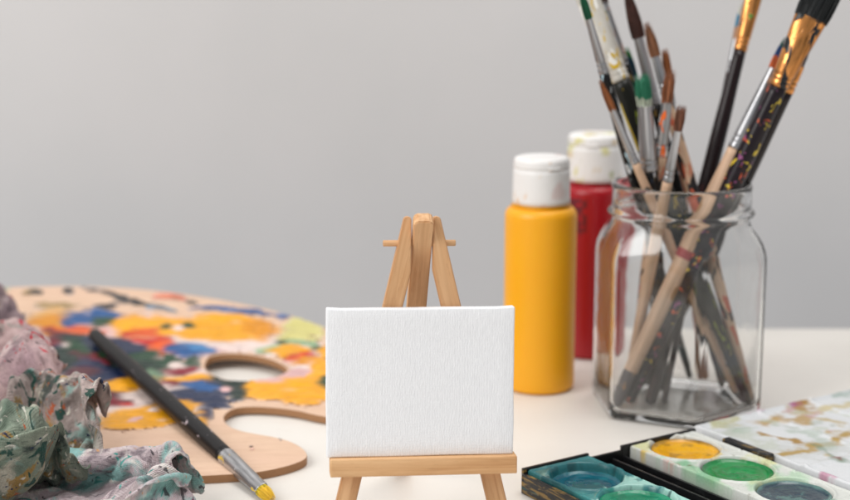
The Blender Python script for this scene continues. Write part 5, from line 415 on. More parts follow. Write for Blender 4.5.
 -171,-71,65,-170,-62,59,-171,-62,48,-176,-70,39,-187,-77,28,-201,-85,19,-208,-93,9,-203,-104,4,-197,-104,10,-189,-107,18,-171,-110,19,-155,-114,18,-141,-114,19,-130,-110,25,-122,-112,24,-113,-112,24,-106,-101,31,-93,-107,32,-84,-120,23,-69,-119,28,-57,-124,26,-45,-123,22,-31,-117,20,-17,-114,10,-3,-105,12,12,-102,14,27,-91,14,38,-88,25,46,-84,34,58,-77,35,69,-71,25,83,-65,17,93,-60,19,102,-58,21,110,-58,22,119,-55,24,126,-56,30,137,-55,38,153,-53,52,173,-49,62,189,-50,73,201,-51,82,209,-47,77,209,-45,65,220,-41,64,227,-33,66,234,-27,64,243,-22,66,246,-26,78,248,-30,91,252,-30,105,253,-34,118,260,-35,130,271,-30,131,
 -158,-66,76,-159,-62,64,-164,-55,53,-173,-56,41,-186,-62,32,-199,-70,21,-202,-79,11,-196,-91,8,-185,-97,6,-185,-93,21,-169,-101,18,-155,-100,15,-143,-104,15,-134,-102,14,-124,-102,18,-115,-103,13,-106,-98,16,-95,-97,22,-79,-107,17,-66,-112,22,-54,-109,18,-40,-111,14,-26,-103,18,-14,-97,13,-2,-93,13,13,-91,24,28,-81,22,41,-77,17,47,-73,28,53,-66,38,67,-64,37,81,-60,32,91,-53,25,99,-51,26,108,-51,28,116,-51,29,124,-50,34,133,-52,46,149,-47,55,170,-41,63,189,-40,64,198,-39,75,207,-37,83,208,-35,72,213,-35,66,220,-28,67,228,-20,67,235,-15,69,245,-17,79,255,-19,90,261,-20,104,262,-23,118,256,-23,133,267,-26,137,
 -163,-61,84,-162,-51,77,-171,-51,67,-178,-47,54,-189,-50,41,-195,-55,26,-191,-66,14,-187,-79,15,-178,-81,7,-172,-85,16,-161,-89,25,-149,-91,18,-141,-91,16,-131,-92,17,-122,-92,14,-114,-93,11,-102,-93,8,-89,-92,13,-78,-92,20,-64,-97,20,-51,-97,19,-36,-94,12,-24,-86,10,-10,-80,14,1,-81,22,14,-79,24,28,-71,30,41,-64,19,51,-65,17,52,-55,29,61,-53,35,75,-54,34,86,-49,35,97,-46,34,106,-43,31,117,-43,35,123,-43,41,128,-45,52,142,-45,64,162,-40,70,182,-36,71,194,-32,71,199,-28,80,207,-24,79,206,-27,67,214,-23,66,220,-16,71,229,-13,78,243,-12,84,257,-10,92,259,-10,103,257,-17,114,252,-20,126,261,-16,133,
 -177,-59,94,-168,-49,93,-178,-46,81,-185,-42,67,-189,-39,51,-186,-41,34,-181,-51,21,-176,-63,21,-167,-68,12,-164,-75,22,-151,-76,22,-141,-79,23,-136,-78,16,-128,-81,18,-119,-81,13,-110,-81,10,-99,-82,14,-87,-83,9,-74,-84,14,-61,-83,22,-47,-81,20,-37,-78,15,-25,-75,21,-9,-72,25,3,-69,23,14,-68,25,25,-62,21,38,-56,12,51,-54,9,57,-47,20,59,-44,27,69,-46,32,81,-41,36,94,-38,35,105,-38,38,115,-38,34,125,-30,43,125,-35,53,139,-37,59,153,-35,71,169,-32,78,183,-26,75,193,-20,75,200,-16,82,204,-16,72,206,-15,60,215,-10,68,224,-7,77,237,-4,85,250,0,94,258,-1,105,257,-9,116,246,-13,121,247,-12,135,
 -189,-53,106,-177,-50,108,-183,-41,96,-185,-33,81,-181,-31,64,-175,-33,47,-169,-39,32,-167,-50,32,-160,-54,23,-152,-60,23,-146,-67,30,-137,-67,23,-129,-68,21,-123,-69,17,-115,-70,14,-107,-69,12,-97,-72,10,-88,-71,16,-73,-72,17,-60,-73,10,-44,-67,13,-32,-63,17,-22,-62,23,-11,-61,27,3,-60,29,13,-58,24,29,-56,26,35,-48,15,46,-42,6,59,-38,10,61,-35,23,68,-37,30,80,-39,40,91,-31,39,103,-29,35,113,-32,40,127,-33,31,132,-29,43,135,-25,54,137,-26,67,151,-22,76,166,-19,73,179,-13,69,187,-10,80,196,-5,76,195,-7,64,206,-2,66,214,-1,79,226,1,88,238,0,98,247,4,108,255,5,119,249,0,129,235,-4,131,
 -199,-52,120,-188,-42,118,-178,-33,110,-175,-29,93,-173,-24,78,-166,-27,62,-162,-37,50,-154,-41,43,-151,-54,40,-146,-46,31,-137,-54,30,-130,-61,32,-125,-57,24,-118,-58,21,-112,-59,18,-106,-59,11,-96,-61,11,-84,-64,6,-70,-61,10,-56,-59,16,-41,-51,8,-27,-50,15,-18,-51,20,-9,-51,26,1,-48,27,16,-50,32,23,-45,24,38,-43,26,46,-36,15,55,-27,9,68,-27,15,70,-30,31,76,-31,48,93,-30,50,106,-24,43,118,-20,39,119,-25,28,131,-24,29,129,-18,41,126,-15,53,135,-10,64,147,-6,73,159,-4,66,170,-3,75,180,6,77,182,3,64,194,10,68,200,9,80,212,12,89,221,11,100,228,8,113,236,15,119,241,19,131,226,14,134,
 -214,-44,126,-204,-34,118,-191,-25,111,-176,-18,103,-164,-20,92,-161,-29,79,-157,-39,68,-151,-48,59,-139,-52,53,-137,-50,42,-132,-42,34,-122,-51,40,-119,-50,29,-115,-48,24,-109,-48,19,-101,-50,18,-92,-48,10,-85,-54,18,-67,-52,19,-54,-44,12,-39,-40,21,-25,-38,17,-13,-40,13,-6,-39,25,3,-41,36,14,-40,29,27,-41,34,33,-35,22,45,-36,26,53,-27,21,59,-22,22,71,-26,29,79,-22,43,88,-19,48,102,-15,48,112,-10,40,121,-12,29,120,-15,19,129,-8,25,125,-2,35,126,3,45,132,7,58,143,12,69,156,14,64,159,16,76,169,22,69,178,27,70,183,26,83,194,29,91,202,29,102,207,27,115,215,29,126,226,38,129,225,36,140,
 -230,-45,116,-218,-39,107,-203,-33,100,-190,-21,93,-177,-12,85,-163,-12,77,-152,-22,67,-147,-31,55,-137,-38,58,-125,-43,52,-132,-34,44,-122,-36,39,-117,-39,33,-112,-38,28,-105,-39,24,-100,-38,19,-89,-39,19,-75,-40,25,-66,-35,12,-50,-30,17,-37,-32,8,-22,-31,8,-14,-29,16,-5,-30,23,5,-29,32,16,-31,39,23,-29,30,34,-28,31,39,-26,24,49,-25,32,59,-19,30,68,-17,30,78,-15,37,91,-9,45,98,-12,39,106,-15,30,109,-7,23,118,-2,16,126,0,11,127,7,19,123,13,29,128,18,40,132,22,54,139,29,64,149,32,61,153,41,72,162,46,73,168,46,84,177,48,94,186,49,105,196,49,115,208,52,118,213,56,129,227,52,129,
 -242,-46,106,-227,-48,99,-213,-40,90,-200,-28,82,-190,-17,75,-177,-9,69,-162,-10,60,-148,-16,51,-135,-22,55,-121,-28,58,-122,-26,47,-122,-24,39,-113,-27,36,-109,-27,31,-102,-27,26,-94,-28,25,-82,-25,23,-71,-26,27,-60,-21,19,-45,-20,13,-33,-21,13,-23,-19,12,-13,-20,17,-3,-20,23,8,-23,26,15,-21,33,25,-21,39,32,-20,28,40,-17,26,48,-16,20,57,-13,29,69,-13,32,81,-13,30,90,-7,32,99,-1,40,104,-1,33,102,1,19,110,3,11,119,8,5,127,13,7,129,17,17,133,22,28,138,25,39,139,34,48,141,45,54,147,53,62,154,59,71,164,64,77,176,65,86,186,64,96,197,62,101,204,66,110,214,69,116,227,68,124,
 -248,-50,96,-236,-42,93,-221,-37,86,-208,-28,78,-200,-16,71,-189,-6,66,-173,0,60,-154,-2,56,-136,-8,54,-120,-13,57,-110,-21,52,-116,-14,43,-113,-14,37,-105,-15,34,-98,-16,30,-89,-15,27,-78,-17,28,-69,-13,26,-57,-12,23,-41,-11,17,-32,-9,12,-22,-9,13,-12,-9,17,-2,-10,21,8,-11,25,17,-13,27,24,-11,33,32,-10,36,39,-10,27,47,-7,19,58,-6,22,64,-6,35,75,-3,36,85,-2,28,92,5,30,103,10,34,105,11,25,109,13,17,115,17,11,125,21,6,134,22,9,141,22,19,147,27,29,151,32,41,152,43,47,156,53,53,162,57,61,169,63,69,180,64,77,193,61,85,202,64,92,211,69,99,219,73,107,225,79,119,
 -247,-50,84,-236,-37,87,-226,-28,93,-212,-22,89,-202,-13,85,-193,-2,81,-180,6,77,-162,5,73,-142,-1,68,-122,-5,63,-105,-10,60,-105,-7,47,-112,-1,40,-105,-3,32,-96,-5,30,-86,-2,28,-75,-4,21,-65,-1,30,-56,-1,20,-44,2,11,-30,2,10,-19,2,8,-9,1,15,0,0,19,10,-1,21,19,-3,23,25,-2,27,32,-2,30,39,0,35,48,2,30,56,1,26,63,0,31,70,5,38,77,9,35,88,12,28,95,17,27,103,20,28,106,21,20,113,24,15,123,27,14,130,31,13,139,31,17,149,32,23,157,35,30,163,39,42,167,46,51,169,56,57,176,58,66,184,57,73,196,63,79,208,61,84,216,66,92,227,71,100,233,78,111,
 -244,-43,73,-236,-32,81,-226,-25,87,-218,-17,92,-205,-13,97,-193,-6,97,-182,4,95,-169,11,92,-151,5,87,-129,1,80,-109,3,68,-99,4,54,-100,8,42,-102,7,28,-96,8,26,-84,10,28,-77,11,19,-64,12,23,-51,11,26,-41,11,14,-30,14,9,-18,13,12,-7,12,11,1,11,17,10,9,18,21,7,19,27,5,19,34,8,25,41,6,25,50,9,30,57,10,29,66,8,22,69,12,27,72,20,35,81,20,28,88,26,26,97,30,25,105,30,26,109,33,17,119,35,20,126,37,22,133,39,22,141,39,27,153,41,31,164,45,33,167,49,46,174,56,53,182,59,59,191,61,66,199,67,73,208,70,80,219,67,85,231,68,92,242,74,103,
 -245,-32,72,-231,-32,72,-220,-24,75,-214,-13,85,-208,-6,97,-201,-4,107,-188,4,112,-175,12,112,-158,17,106,-139,17,92,-126,14,71,-109,17,58,-101,20,46,-101,20,31,-93,20,21,-85,22,27,-75,22,27,-64,24,19,-48,24,23,-36,20,25,-29,26,14,-18,23,16,-7,22,15,3,22,12,12,19,19,19,18,14,29,16,17,36,14,15,42,15,21,49,15,19,53,21,27,60,18,21,66,18,16,69,27,24,76,32,25,86,29,20,91,39,23,99,41,30,109,42,26,117,43,26,123,44,28,131,47,27,141,45,25,146,50,33,156,54,37,168,56,38,177,57,45,185,61,53,196,61,59,206,64,66,211,73,73,219,76,82,232,71,84,246,72,90,
 -247,-33,63,-234,-29,62,-224,-17,68,-217,-5,79,-208,3,93,-204,7,110,-196,13,114,-185,19,119,-171,27,114,-152,33,101,-139,29,78,-126,28,60,-113,31,47,-101,35,36,-95,32,22,-86,32,18,-77,34,28,-62,34,32,-49,28,33,-34,32,34,-28,37,24,-16,32,21,-7,31,20,4,30,21,14,30,15,21,29,19,27,28,11,36,27,18,39,23,10,48,25,9,51,31,21,55,32,22,61,28,11,68,31,12,73,39,20,82,34,9,94,40,12,100,47,21,108,49,22,110,52,31,120,51,36,131,56,34,137,55,23,149,55,23,150,63,35,162,66,41,176,66,43,189,63,44,202,60,51,214,64,59,222,72,68,222,84,75,231,85,83,244,80,79,
 -244,-32,52,-236,-20,57,-236,-17,74,-227,-6,88,-218,3,102,-212,13,116,-202,20,124,-193,28,117,-183,24,106,-167,36,98,-146,45,86,-132,43,69,-125,40,48,-115,37,32,-103,42,22,-89,45,17,-74,39,16,-58,40,20,-43,41,26,-34,45,38,-22,43,32,-15,43,25,-6,42,24,2,42,14,13,42,19,20,41,14,28,39,21,34,41,12,43,37,13,45,41,4,53,43,9,58,45,18,62,46,11,68,41,3,80,45,6,81,47,18,88,51,14,99,53,7,111,55,12,112,60,25,117,63,34,124,62,27,135,65,24,145,63,16,153,70,25,167,68,30,178,71,36,188,77,44,203,73,47,212,76,51,223,80,58,233,86,68,233,97,79,242,92,88,
 -246,-20,43,-250,-18,57,-238,-7,66,-227,2,78,-220,12,91,-214,21,106,-207,30,121,-192,35,126,-183,36,112,-179,35,90,-159,43,81,-141,53,70,-125,54,57,-118,51,38,-109,50,30,-92,48,30,-78,48,26,-65,46,32,-49,46,35,-36,53,28,-24,54,29,-12,53,31,-4,52,26,3,53,23,12,55,16,22,52,21,28,55,14,37,53,23,46,54,20,44,60,9,53,62,10,60,61,11,64,62,10,72,59,5,75,57,15,84,59,7,86,63,18,97,63,16,106,65,7,113,68,15,116,72,28,125,73,31,132,75,21,144,75,14,159,77,14,171,73,18,184,69,25,194,75,34,200,84,43,214,85,48,219,90,55,226,98,65,242,98,68,251,99,81,
 -258,-17,39,-251,-9,50,-247,-7,68,-237,-1,84,-226,13,92,-212,21,98,-202,26,109,-198,39,119,-186,45,113,-175,46,97,-169,43,75,-151,44,63,-137,55,52,-123,61,40,-111,58,24,-98,58,22,-80,60,21,-65,53,23,-55,57,36,-38,58,38,-25,62,36,-15,63,30,-5,64,28,4,64,28,15,63,32,21,68,25,31,67,24,38,73,20,48,71,22,50,76,15,58,76,20,64,76,16,65,77,10,71,76,5,76,75,13,82,74,4,90,71,8,94,77,16,101,78,12,109,78,17,114,81,20,121,80,24,133,81,26,141,84,25,154,86,22,171,85,24,184,81,21,198,77,24,209,83,33,213,93,43,222,97,49,234,99,57,240,109,66,254,105,69,
 -268,-20,44,-263,-9,54,-253,0,66,-241,6,81,-234,13,97,-221,25,103,-206,32,104,-201,40,111,-193,40,102,-184,48,90,-169,52,76,-159,51,60,-146,54,46,-134,61,34,-120,66,23,-104,69,23,-86,66,30,-71,58,35,-54,60,25,-41,67,27,-29,72,34,-17,74,31,-6,74,28,5,76,28,14,77,35,24,77,33,30,82,26,41,85,20,48,86,21,54,89,19,60,86,25,67,87,26,67,93,16,72,91,15,76,92,11,84,94,6,88,89,15,96,90,14,101,90,19,108,92,19,116,91,21,124,91,23,132,92,22,140,94,27,152,87,31,165,85,35,181,88,32,193,91,26,204,94,31,213,99,38,220,104,47,227,112,56,242,116,57,255,118,64,
 -278,-13,42,-270,-9,55,-262,-3,71,-248,8,82,-236,21,91,-227,30,102,-216,39,107,-203,49,108,-196,46,98,-188,47,83,-173,56,72,-157,59,65,-147,62,52,-141,67,36,-128,75,26,-110,75,27,-94,67,37,-73,62,45,-57,67,33,-42,73,24,-31,73,22,-20,80,26,-9,83,26,2,83,27,13,89,33,22,92,31,33,90,30,40,94,32,45,96,24,53,98,24,57,99,24,64,99,29,67,103,25,70,105,21,75,103,23,80,105,20,87,109,16,91,102,25,99,106,20,105,105,23,113,104,24,120,103,23,129,106,21,141,105,20,149,102,29,161,102,35,175,101,35,188,104,30,201,106,29,211,109,34,223,113,37,231,123,44,240,132,54,256,129,51,
 -287,-6,47,-274,-4,54,-265,5,63,-252,13,74,-236,23,82,-224,32,90,-215,42,100,-209,56,105,-195,59,100,-186,62,84,-176,63,71,-163,65,59,-149,68,52,-139,72,43,-127,76,34,-112,83,28,-95,80,35,-79,72,42,-59,72,36,-43,79,26,-33,80,19,-23,81,14,-11,85,17,2,90,18,13,95,21,21,102,29,29,100,21,38,103,27,45,106,29,50,107,29,54,108,30,59,110,31,65,114,31,69,115,28,74,119,28,79,111,38,85,118,31,88,118,29,95,119,26,102,121,25,108,118,28,116,115,30,125,120,22,135,118,26,143,119,32,154,116,37,169,115,38,181,118,32,193,118,25,207,120,25,221,127,25,229,137,36,239,143,40,253,143,38,
 -288,1,44,-279,1,54,-271,9,64,-257,17,73,-241,25,78,-227,36,83,-216,44,89,-208,54,95,-200,68,96,-184,72,86,-179,69,65,-162,71,63,-149,74,55,-139,78,46,-126,78,41,-112,80,36,-95,86,37,-80,78,41,-59,79,38,-44,86,27,-36,87,18,-25,89,14,-13,90,9,-4,96,15,7,102,20,17,111,21,25,112,26,37,112,24,40,112,35,46,116,35,51,117,37,55,119,37,61,122,37,67,128,34,74,126,41,79,126,41,85,122,47,89,129,38,93,131,33,100,134,29,105,135,32,114,131,33,122,129,33,130,131,31,138,131,38,149,131,41,164,129,44,177,130,39,189,131,32,202,133,28,213,142,22,224,149,26,235,155,32,246,153,26,
 -295,5,45,-284,11,48,-277,15,63,-260,23,69,-248,31,81,-236,38,92,-223,47,95,-215,55,88,-203,64,85,-190,73,76,-175,73,72,-167,76,59,-153,79,52,-139,82,49,-127,84,43,-114,83,41,-97,84,49,-79,89,46,-65,85,35,-50,91,24,-36,96,17,-28,96,13,-18,101,13,-6,107,13,1,112,24,14,117,28,24,123,25,33,124,32,34,117,45,42,122,43,48,127,42,51,128,44,57,129,44,63,134,43,69,131,51,76,139,45,82,132,57,88,138,49,91,140,42,98,140,41,102,148,37,113,147,35,122,141,42,127,147,35,137,146,39,144,144,49,159,144,50,174,144,51,186,145,44,198,148,39,212,156,34,217,161,23,227,167,22,241,166,16,
 -293,4,58,-293,17,54,-280,25,57,-266,30,72,-251,37,80,-242,44,89,-233,52,97,-220,62,95,-208,68,82,-192,81,82,-180,81,68,-163,81,68,-151,83,60,-137,88,56,-125,89,51,-112,93,44,-94,95,50,-76,85,56,-62,92,41,-56,99,24,-46,100,12,-34,103,6,-21,109,7,-12,114,14,-1,120,20,7,127,29,21,136,28,23,131,41,33,132,45,35,133,51,41,139,49,48,141,51,52,139,51,59,137,58,63,144,53,70,141,59,75,148,53,83,145,59,88,153,50,96,150,52,101,146,51,112,149,50,118,155,47,126,155,49,131,162,40,141,160,48,152,162,57,167,163,56,181,165,51,193,169,42,205,176,36,212,181,25,218,180,11,227,168,8,
 -294,1,73,-291,15,68,-286,30,61,-266,36,61,-256,43,75,-247,53,86,-232,54,85,-226,66,87,-212,80,88,-198,82,72,-178,90,77,-172,89,59,-159,89,52,-145,93,46,-130,96,41,-116,95,48,-102,95,58,-80,94,64,-59,95,53,-48,98,36,-44,105,22,-39,111,14,-27,116,12,-14,124,8,-8,131,19,4,139,21,8,142,36,23,147,34,30,149,42,29,150,51,35,153,53,39,151,57,50,155,55,52,148,65,58,154,62,67,151,68,67,160,57,79,160,59,84,158,66,91,159,63,100,154,65,104,159,54,112,163,56,117,169,48,129,168,57,133,177,47,147,178,48,158,183,51,172,185,49,185,191,46,190,190,33,195,189,18,200,180,7,208,165,8,
 -280,-7,81,-281,8,80,-282,27,75,-274,44,66,-257,50,65,-248,56,73,-239,59,75,-225,64,74,-216,81,77,-201,92,78,-184,90,68,-167,93,68,-161,97,59,-147,98,58,-136,104,49,-121,106,46,-105,106,52,-88,105,62,-70,105,50,-52,109,45,-48,113,31,-39,118,23,-31,126,19,-20,134,12,-12,144,12,-6,148,27,8,156,27,15,162,38,16,158,48,25,167,49,31,168,55,35,162,64,41,164,62,44,158,64,51,162,69,58,157,76,64,167,69,74,172,67,84,169,75,89,172,70,97,172,73,98,173,63,102,176,54,113,183,54,119,178,66,132,186,62,142,192,55,149,198,49,161,201,48,170,196,38,175,195,27,180,187,20,183,178,10,191,163,9,
 -265,-17,88,-266,-1,86,-270,18,85,-272,39,81,-265,56,73,-252,64,68,-242,70,73,-233,72,70,-219,79,66,-204,88,65,-189,101,69,-172,101,69,-159,104,65,-149,106,61,-138,109,60,-127,113,58,-114,117,52,-99,116,62,-80,118,54,-61,120,51,-54,123,37,-49,126,27,-39,133,22,-32,145,11,-23,153,17,-10,158,22,0,165,37,2,165,50,8,170,54,13,168,61,19,170,63,23,162,70,29,167,74,40,173,71,40,163,78,52,165,82,64,169,84,68,182,79,78,184,83,84,187,75,89,187,72,95,189,68,95,189,56,103,188,58,112,193,67,124,199,60,131,201,50,140,211,50,150,208,41,158,202,32,164,194,24,168,189,12,170,176,13,175,163,7,
 -262,-23,104,-258,-10,100,-257,9,96,-261,30,93,-262,50,90,-257,65,84,-247,77,77,-234,82,76,-224,89,70,-213,97,64,-196,101,61,-182,106,60,-169,113,63,-156,118,65,-145,117,69,-135,121,68,-128,127,56,-113,128,62,-93,129,58,-73,131,53,-65,133,41,-56,137,31,-45,144,25,-36,155,19,-23,165,15,-15,166,28,-12,165,46,-8,176,57,-3,171,64,6,176,65,13,173,70,18,172,77,24,169,84,32,176,82,39,172,88,48,178,84,57,178,87,64,191,89,69,200,83,76,200,78,78,198,70,89,202,70,92,202,63,97,200,53,105,204,62,114,207,56,121,210,47,130,215,42,140,212,34,146,204,28,155,199,18,157,188,14,159,177,8,160,163,7,
 -273,-22,115,-263,-14,116,-255,2,112,-252,20,106,-252,40,102,-250,58,98,-243,73,90,-234,86,83,-225,95,81,-215,101,73,-204,110,70,-191,116,69,-177,123,69,-165,128,71,-154,125,78,-144,126,77,-136,134,66,-124,141,61,-104,140,52,-83,141,50,-70,144,42,-62,147,33,-52,152,27,-38,159,28,-23,167,27,-9,175,27,-13,173,43,-14,182,58,-9,180,69,2,180,70,8,181,75,14,180,82,20,178,89,25,183,91,35,183,95,45,189,88,53,185,74,56,198,80,61,210,82,68,214,76,73,210,67,81,209,65,90,214,63,92,211,53,102,210,51,108,213,48,115,215,42,122,214,35,129,209,29,136,203,25,142,196,16,148,186,18,148,175,16,152,163,8,
 -281,-14,112,-275,-11,121,-265,-1,125,-254,14,122,-246,30,117,-241,48,110,-234,65,101,-231,81,94,-223,94,90,-214,104,86,-203,109,83,-194,121,84,-182,126,85,-171,129,84,-161,134,85,-147,136,83,-133,139,80,-125,147,66,-112,154,53,-89,153,54,-74,153,43,-66,156,31,-55,159,25,-43,166,31,-29,170,32,-15,179,32,-2,182,40,-3,188,54,-7,192,65,1,189,70,7,188,75,6,188,84,12,186,92,21,191,93,32,194,96,34,194,83,44,190,68,55,199,66,55,210,71,62,217,69,69,218,65,77,215,59,84,217,55,90,221,49,93,210,42,101,220,43,109,218,35,115,215,29,122,208,24,127,198,21,133,191,19,136,185,13,142,173,15,145,160,16,
 -274,-6,102,-274,-4,115,-275,5,124,-267,14,132,-253,27,132,-241,42,125,-232,61,115,-233,81,108,-224,95,99,-213,102,95,-204,110,93,-191,115,98,-179,123,97,-169,128,95,-160,136,91,-153,146,87,-139,149,81,-121,153,76,-113,166,59,-96,164,49,-81,160,41,-72,166,29,-60,170,21,-45,174,22,-36,178,29,-20,185,30,-1,192,36,8,194,50,4,198,62,2,200,70,12,196,73,5,196,83,5,197,93,14,199,96,26,204,96,33,202,86,33,198,67,45,202,61,51,207,56,57,213,57,61,216,56,68,217,53,75,215,48,80,222,46,83,213,37,92,215,34,104,216,31,109,214,23,115,205,20,119,197,18,124,186,24,130,178,18,133,172,7,140,160,8,
 -277,2,98,-268,5,104,-269,12,117,-273,22,129,-265,33,138,-248,45,137,-233,61,130,-228,80,121,-228,99,112,-217,107,102,-204,109,105,-192,117,109,-178,120,109,-163,124,107,-152,131,101,-146,144,93,-138,156,86,-123,166,77,-105,162,69,-95,172,53,-80,169,42,-68,172,36,-61,176,29,-49,181,26,-36,187,23,-24,189,35,-11,194,43,1,202,53,10,206,56,3,209,67,11,206,73,9,207,80,1,209,89,9,208,92,18,206,89,29,206,79,39,205,73,35,210,61,40,210,53,46,215,51,51,217,45,60,216,43,69,220,42,71,217,38,77,225,35,90,224,33,98,220,27,101,212,20,107,204,14,113,193,13,115,184,18,122,178,16,125,166,14,132,155,6,
 -280,11,106,-276,15,98,-265,21,107,-268,29,120,-272,42,130,-258,55,137,-240,68,139,-226,83,134,-219,96,123,-213,111,114,-210,121,105,-197,127,104,-182,131,110,-168,135,113,-153,141,111,-140,148,106,-128,160,98,-115,162,83,-95,166,76,-85,168,60,-79,179,48,-70,179,41,-58,183,37,-49,187,34,-39,194,30,-26,198,30,-10,204,37,1,209,46,4,218,56,11,216,63,9,217,70,15,214,76,8,219,86,11,216,95,19,215,91,26,217,78,34,214,75,41,220,69,41,216,61,41,225,55,48,228,47,57,225,45,60,229,40,64,224,31,74,222,24,83,231,26,90,221,20,94,216,15,95,202,15,102,193,9,104,185,13,110,175,18,114,166,9,122,153,13,
 -275,22,114,-281,16,109,-275,30,105,-266,34,116,-260,36,127,-251,52,126,-245,70,127,-238,86,133,-230,100,130,-222,115,125,-212,126,119,-203,137,112,-189,145,107,-174,146,104,-160,150,102,-148,160,101,-135,170,93,-115,175,86,-101,177,71,-81,177,66,-71,176,55,-70,187,45,-62,189,41,-51,195,41,-39,193,39,-30,198,42,-17,208,46,-5,218,45,10,219,48,15,225,58,14,223,71,15,224,78,15,227,83,12,228,94,21,225,96,31,219,90,35,221,79,46,217,77,50,220,67,48,224,61,53,231,60,60,235,51,69,236,45,70,236,32,64,227,25,73,232,18,85,229,13,89,218,9,92,207,6,91,193,6,99,180,5,100,172,14,108,161,18,115,162,6,
]

# ------------------------------------------------------------------ the setting: table top and wall
t = NT('table_paint'); v = t.coords()
n = t.noise(v, 9, 4); n2 = t.noise(v, 500, 3); n3 = t.noise(v, 60, 4, .6)
c = t.mix(t.ramp(n, [(.35,(0,0,0)),(.7,(1,1,1))]), lin(224,219,212), lin(231,227,220))
c = t.mix(t.ramp(n3, [(.63,(0,0,0)),(.78,(.5,.5,.5))]), c, lin(214,205,194))
t.base(c); t.bump(n2, .15, .0002)
TABLE = t.set(Roughness=.42)
bm = bmesh.new(); add_box(bm, -1.3, 1.3, -.3, .968, -.03, 0, .002)
finish(bm_obj('table_top', bm, TABLE), kind='structure')
t = NT('wall_paint'); v = t.coords()
n = t.noise(v, 3, 4); n2 = t.noise(v, 700, 3)
t.base(t.mix(t.ramp(n, [(.38,(0,0,0)),(.66,(1,1,1))]), lin(205,204,204), lin(212,210,210))); t.bump(n2, .3, .0004)
WALL = t.set(Roughness=.9)
bm = bmesh.new(); add_box(bm, -2.6, 2.6, 1.16, 1.26, -.75, 1.9)
finish(bm_obj('wall', bm, WALL), kind='structure')

# ------------------------------------------------------------------ miniature easel and canvas
PINE = mat_wood('pine', lin(230,186,140), lin(196,144,96))
PINE_X = mat_wood('pine_crossways', lin(228,184,136), lin(196,144,94), along=0)
LEAN = math.radians(6.0)
EZ = 0.60                                        # distance of the easel's ledge
easel = empty('mini_easel', (-.0013, EZ, 0), 'small pale pine tabletop easel holding the blank white canvas', 'easel')
easel.rotation_euler = (0, math.radians(.8), math.radians(6))
# plane frame: x right, s up along the lean
def lean_mat(x, y, z, roll=0.0, extra=0.0):
    return Matrix.Translation((x, y, z)) @ Matrix.Rotation(-LEAN - extra, 4, 'X') @ Matrix.Rotation(roll, 4, 'Y')
def slat(w, d, prof_fn):  # outline in local xz extruded in y
    pass
def prism_xz(bm, pts, y0, y1, bevel=.0005):
    a = [bm.verts.new((x, y0, z)) for x, z in pts]; b = [bm.verts.new((x, y1, z)) for x, z in pts]
    n = len(pts); fs = [bm.faces.new(a), bm.faces.new(b[::-1])]
    for i in range(n): fs.append(bm.faces.new((a[i], b[i], b[(i+1) % n], a[(i+1) % n])))
    es = {e for f in fs for e in f.edges}
    bmesh.ops.bevel(bm, geom=list(es), offset=bevel, segments=2, affect='EDGES')
S = 0.632 / FOC           # metres per photo pixel at the canvas
XC = 0.0
TOPZ = .1385
for s in (-1, 1):
    # outline drawn in the easel's plane (x, height below the top), inner corner cut upright beside the rear strut
    sl, xo, wl = .238, .0076, .0084          # slope, half width at the top outside, width of the leg
    hgt = (TOPZ)/math.cos(LEAN)
    pl = [(xo-.0006, 0), (xo, -.0006), (xo+sl*hgt, -hgt), (xo+sl*hgt-wl, -hgt), (.0046, -(wl-(xo-.0046))/sl), (.0046, -.0006), (.0052, 0)]
    ang = math.atan(sl)*s
    rot = Matrix.Rotation(ang, 4, 'Y')       # local frame whose z axis follows the grain
    pts = []
    for x, z in pl:
        v3 = rot @ Vector((x*s, 0, z)); pts.append((v3.x, v3.z))
    if s < 0: pts = pts[::-1]
    bm = bmesh.new(); prism_xz(bm, pts[::-1], -.0028, .0028, .0004)
    bm_obj('leg', bm, PINE, easel, matrix=lean_mat(0, TOPZ*math.tan(LEAN)+.004, TOPZ) @ rot.inverted())
bm = bmesh.new()
RL = math.radians(30)
rl = (TOPZ + .001) / math.cos(RL)
prism_xz(bm, [(-.0041, -rl), (.0041, -rl), (.0041, -.0015), (.0028, 0), (-.0028, 0), (-.0041, -.0015)], -.003, .003)
o = bm_obj('rear_strut', bm, PINE, easel, matrix=Matrix.Translation((0, (TOPZ-.011)*math.tan(LEAN)+.004-.0062, TOPZ+.001)) @ Matrix.Rotation(RL, 4, 'X'))
vs, fs = [], []
add_lathe(vs, fs, [(-.0163, .0011), (-.0160, .00135), (.0140, .00135), (.0143, .0011)], 16)
o = mesh_obj('dowel_pin', vs, fs, PINE, easel, matrix=Matrix.Translation((0, (TOPZ-.011)*math.tan(LEAN)+.0042, TOPZ-.0112)) @ Matrix.Rotation(math.pi/2, 4, 'Y'))
bm = bmesh.new()
LZ = .0322
add_box(bm, -.0392, .0392, -.0075, .0025, 0, .0075, .0006)
bm_obj('ledge', bm, PINE_X, easel, matrix=lean_mat(XC, LZ*math.tan(LEAN)-.0015, LZ))
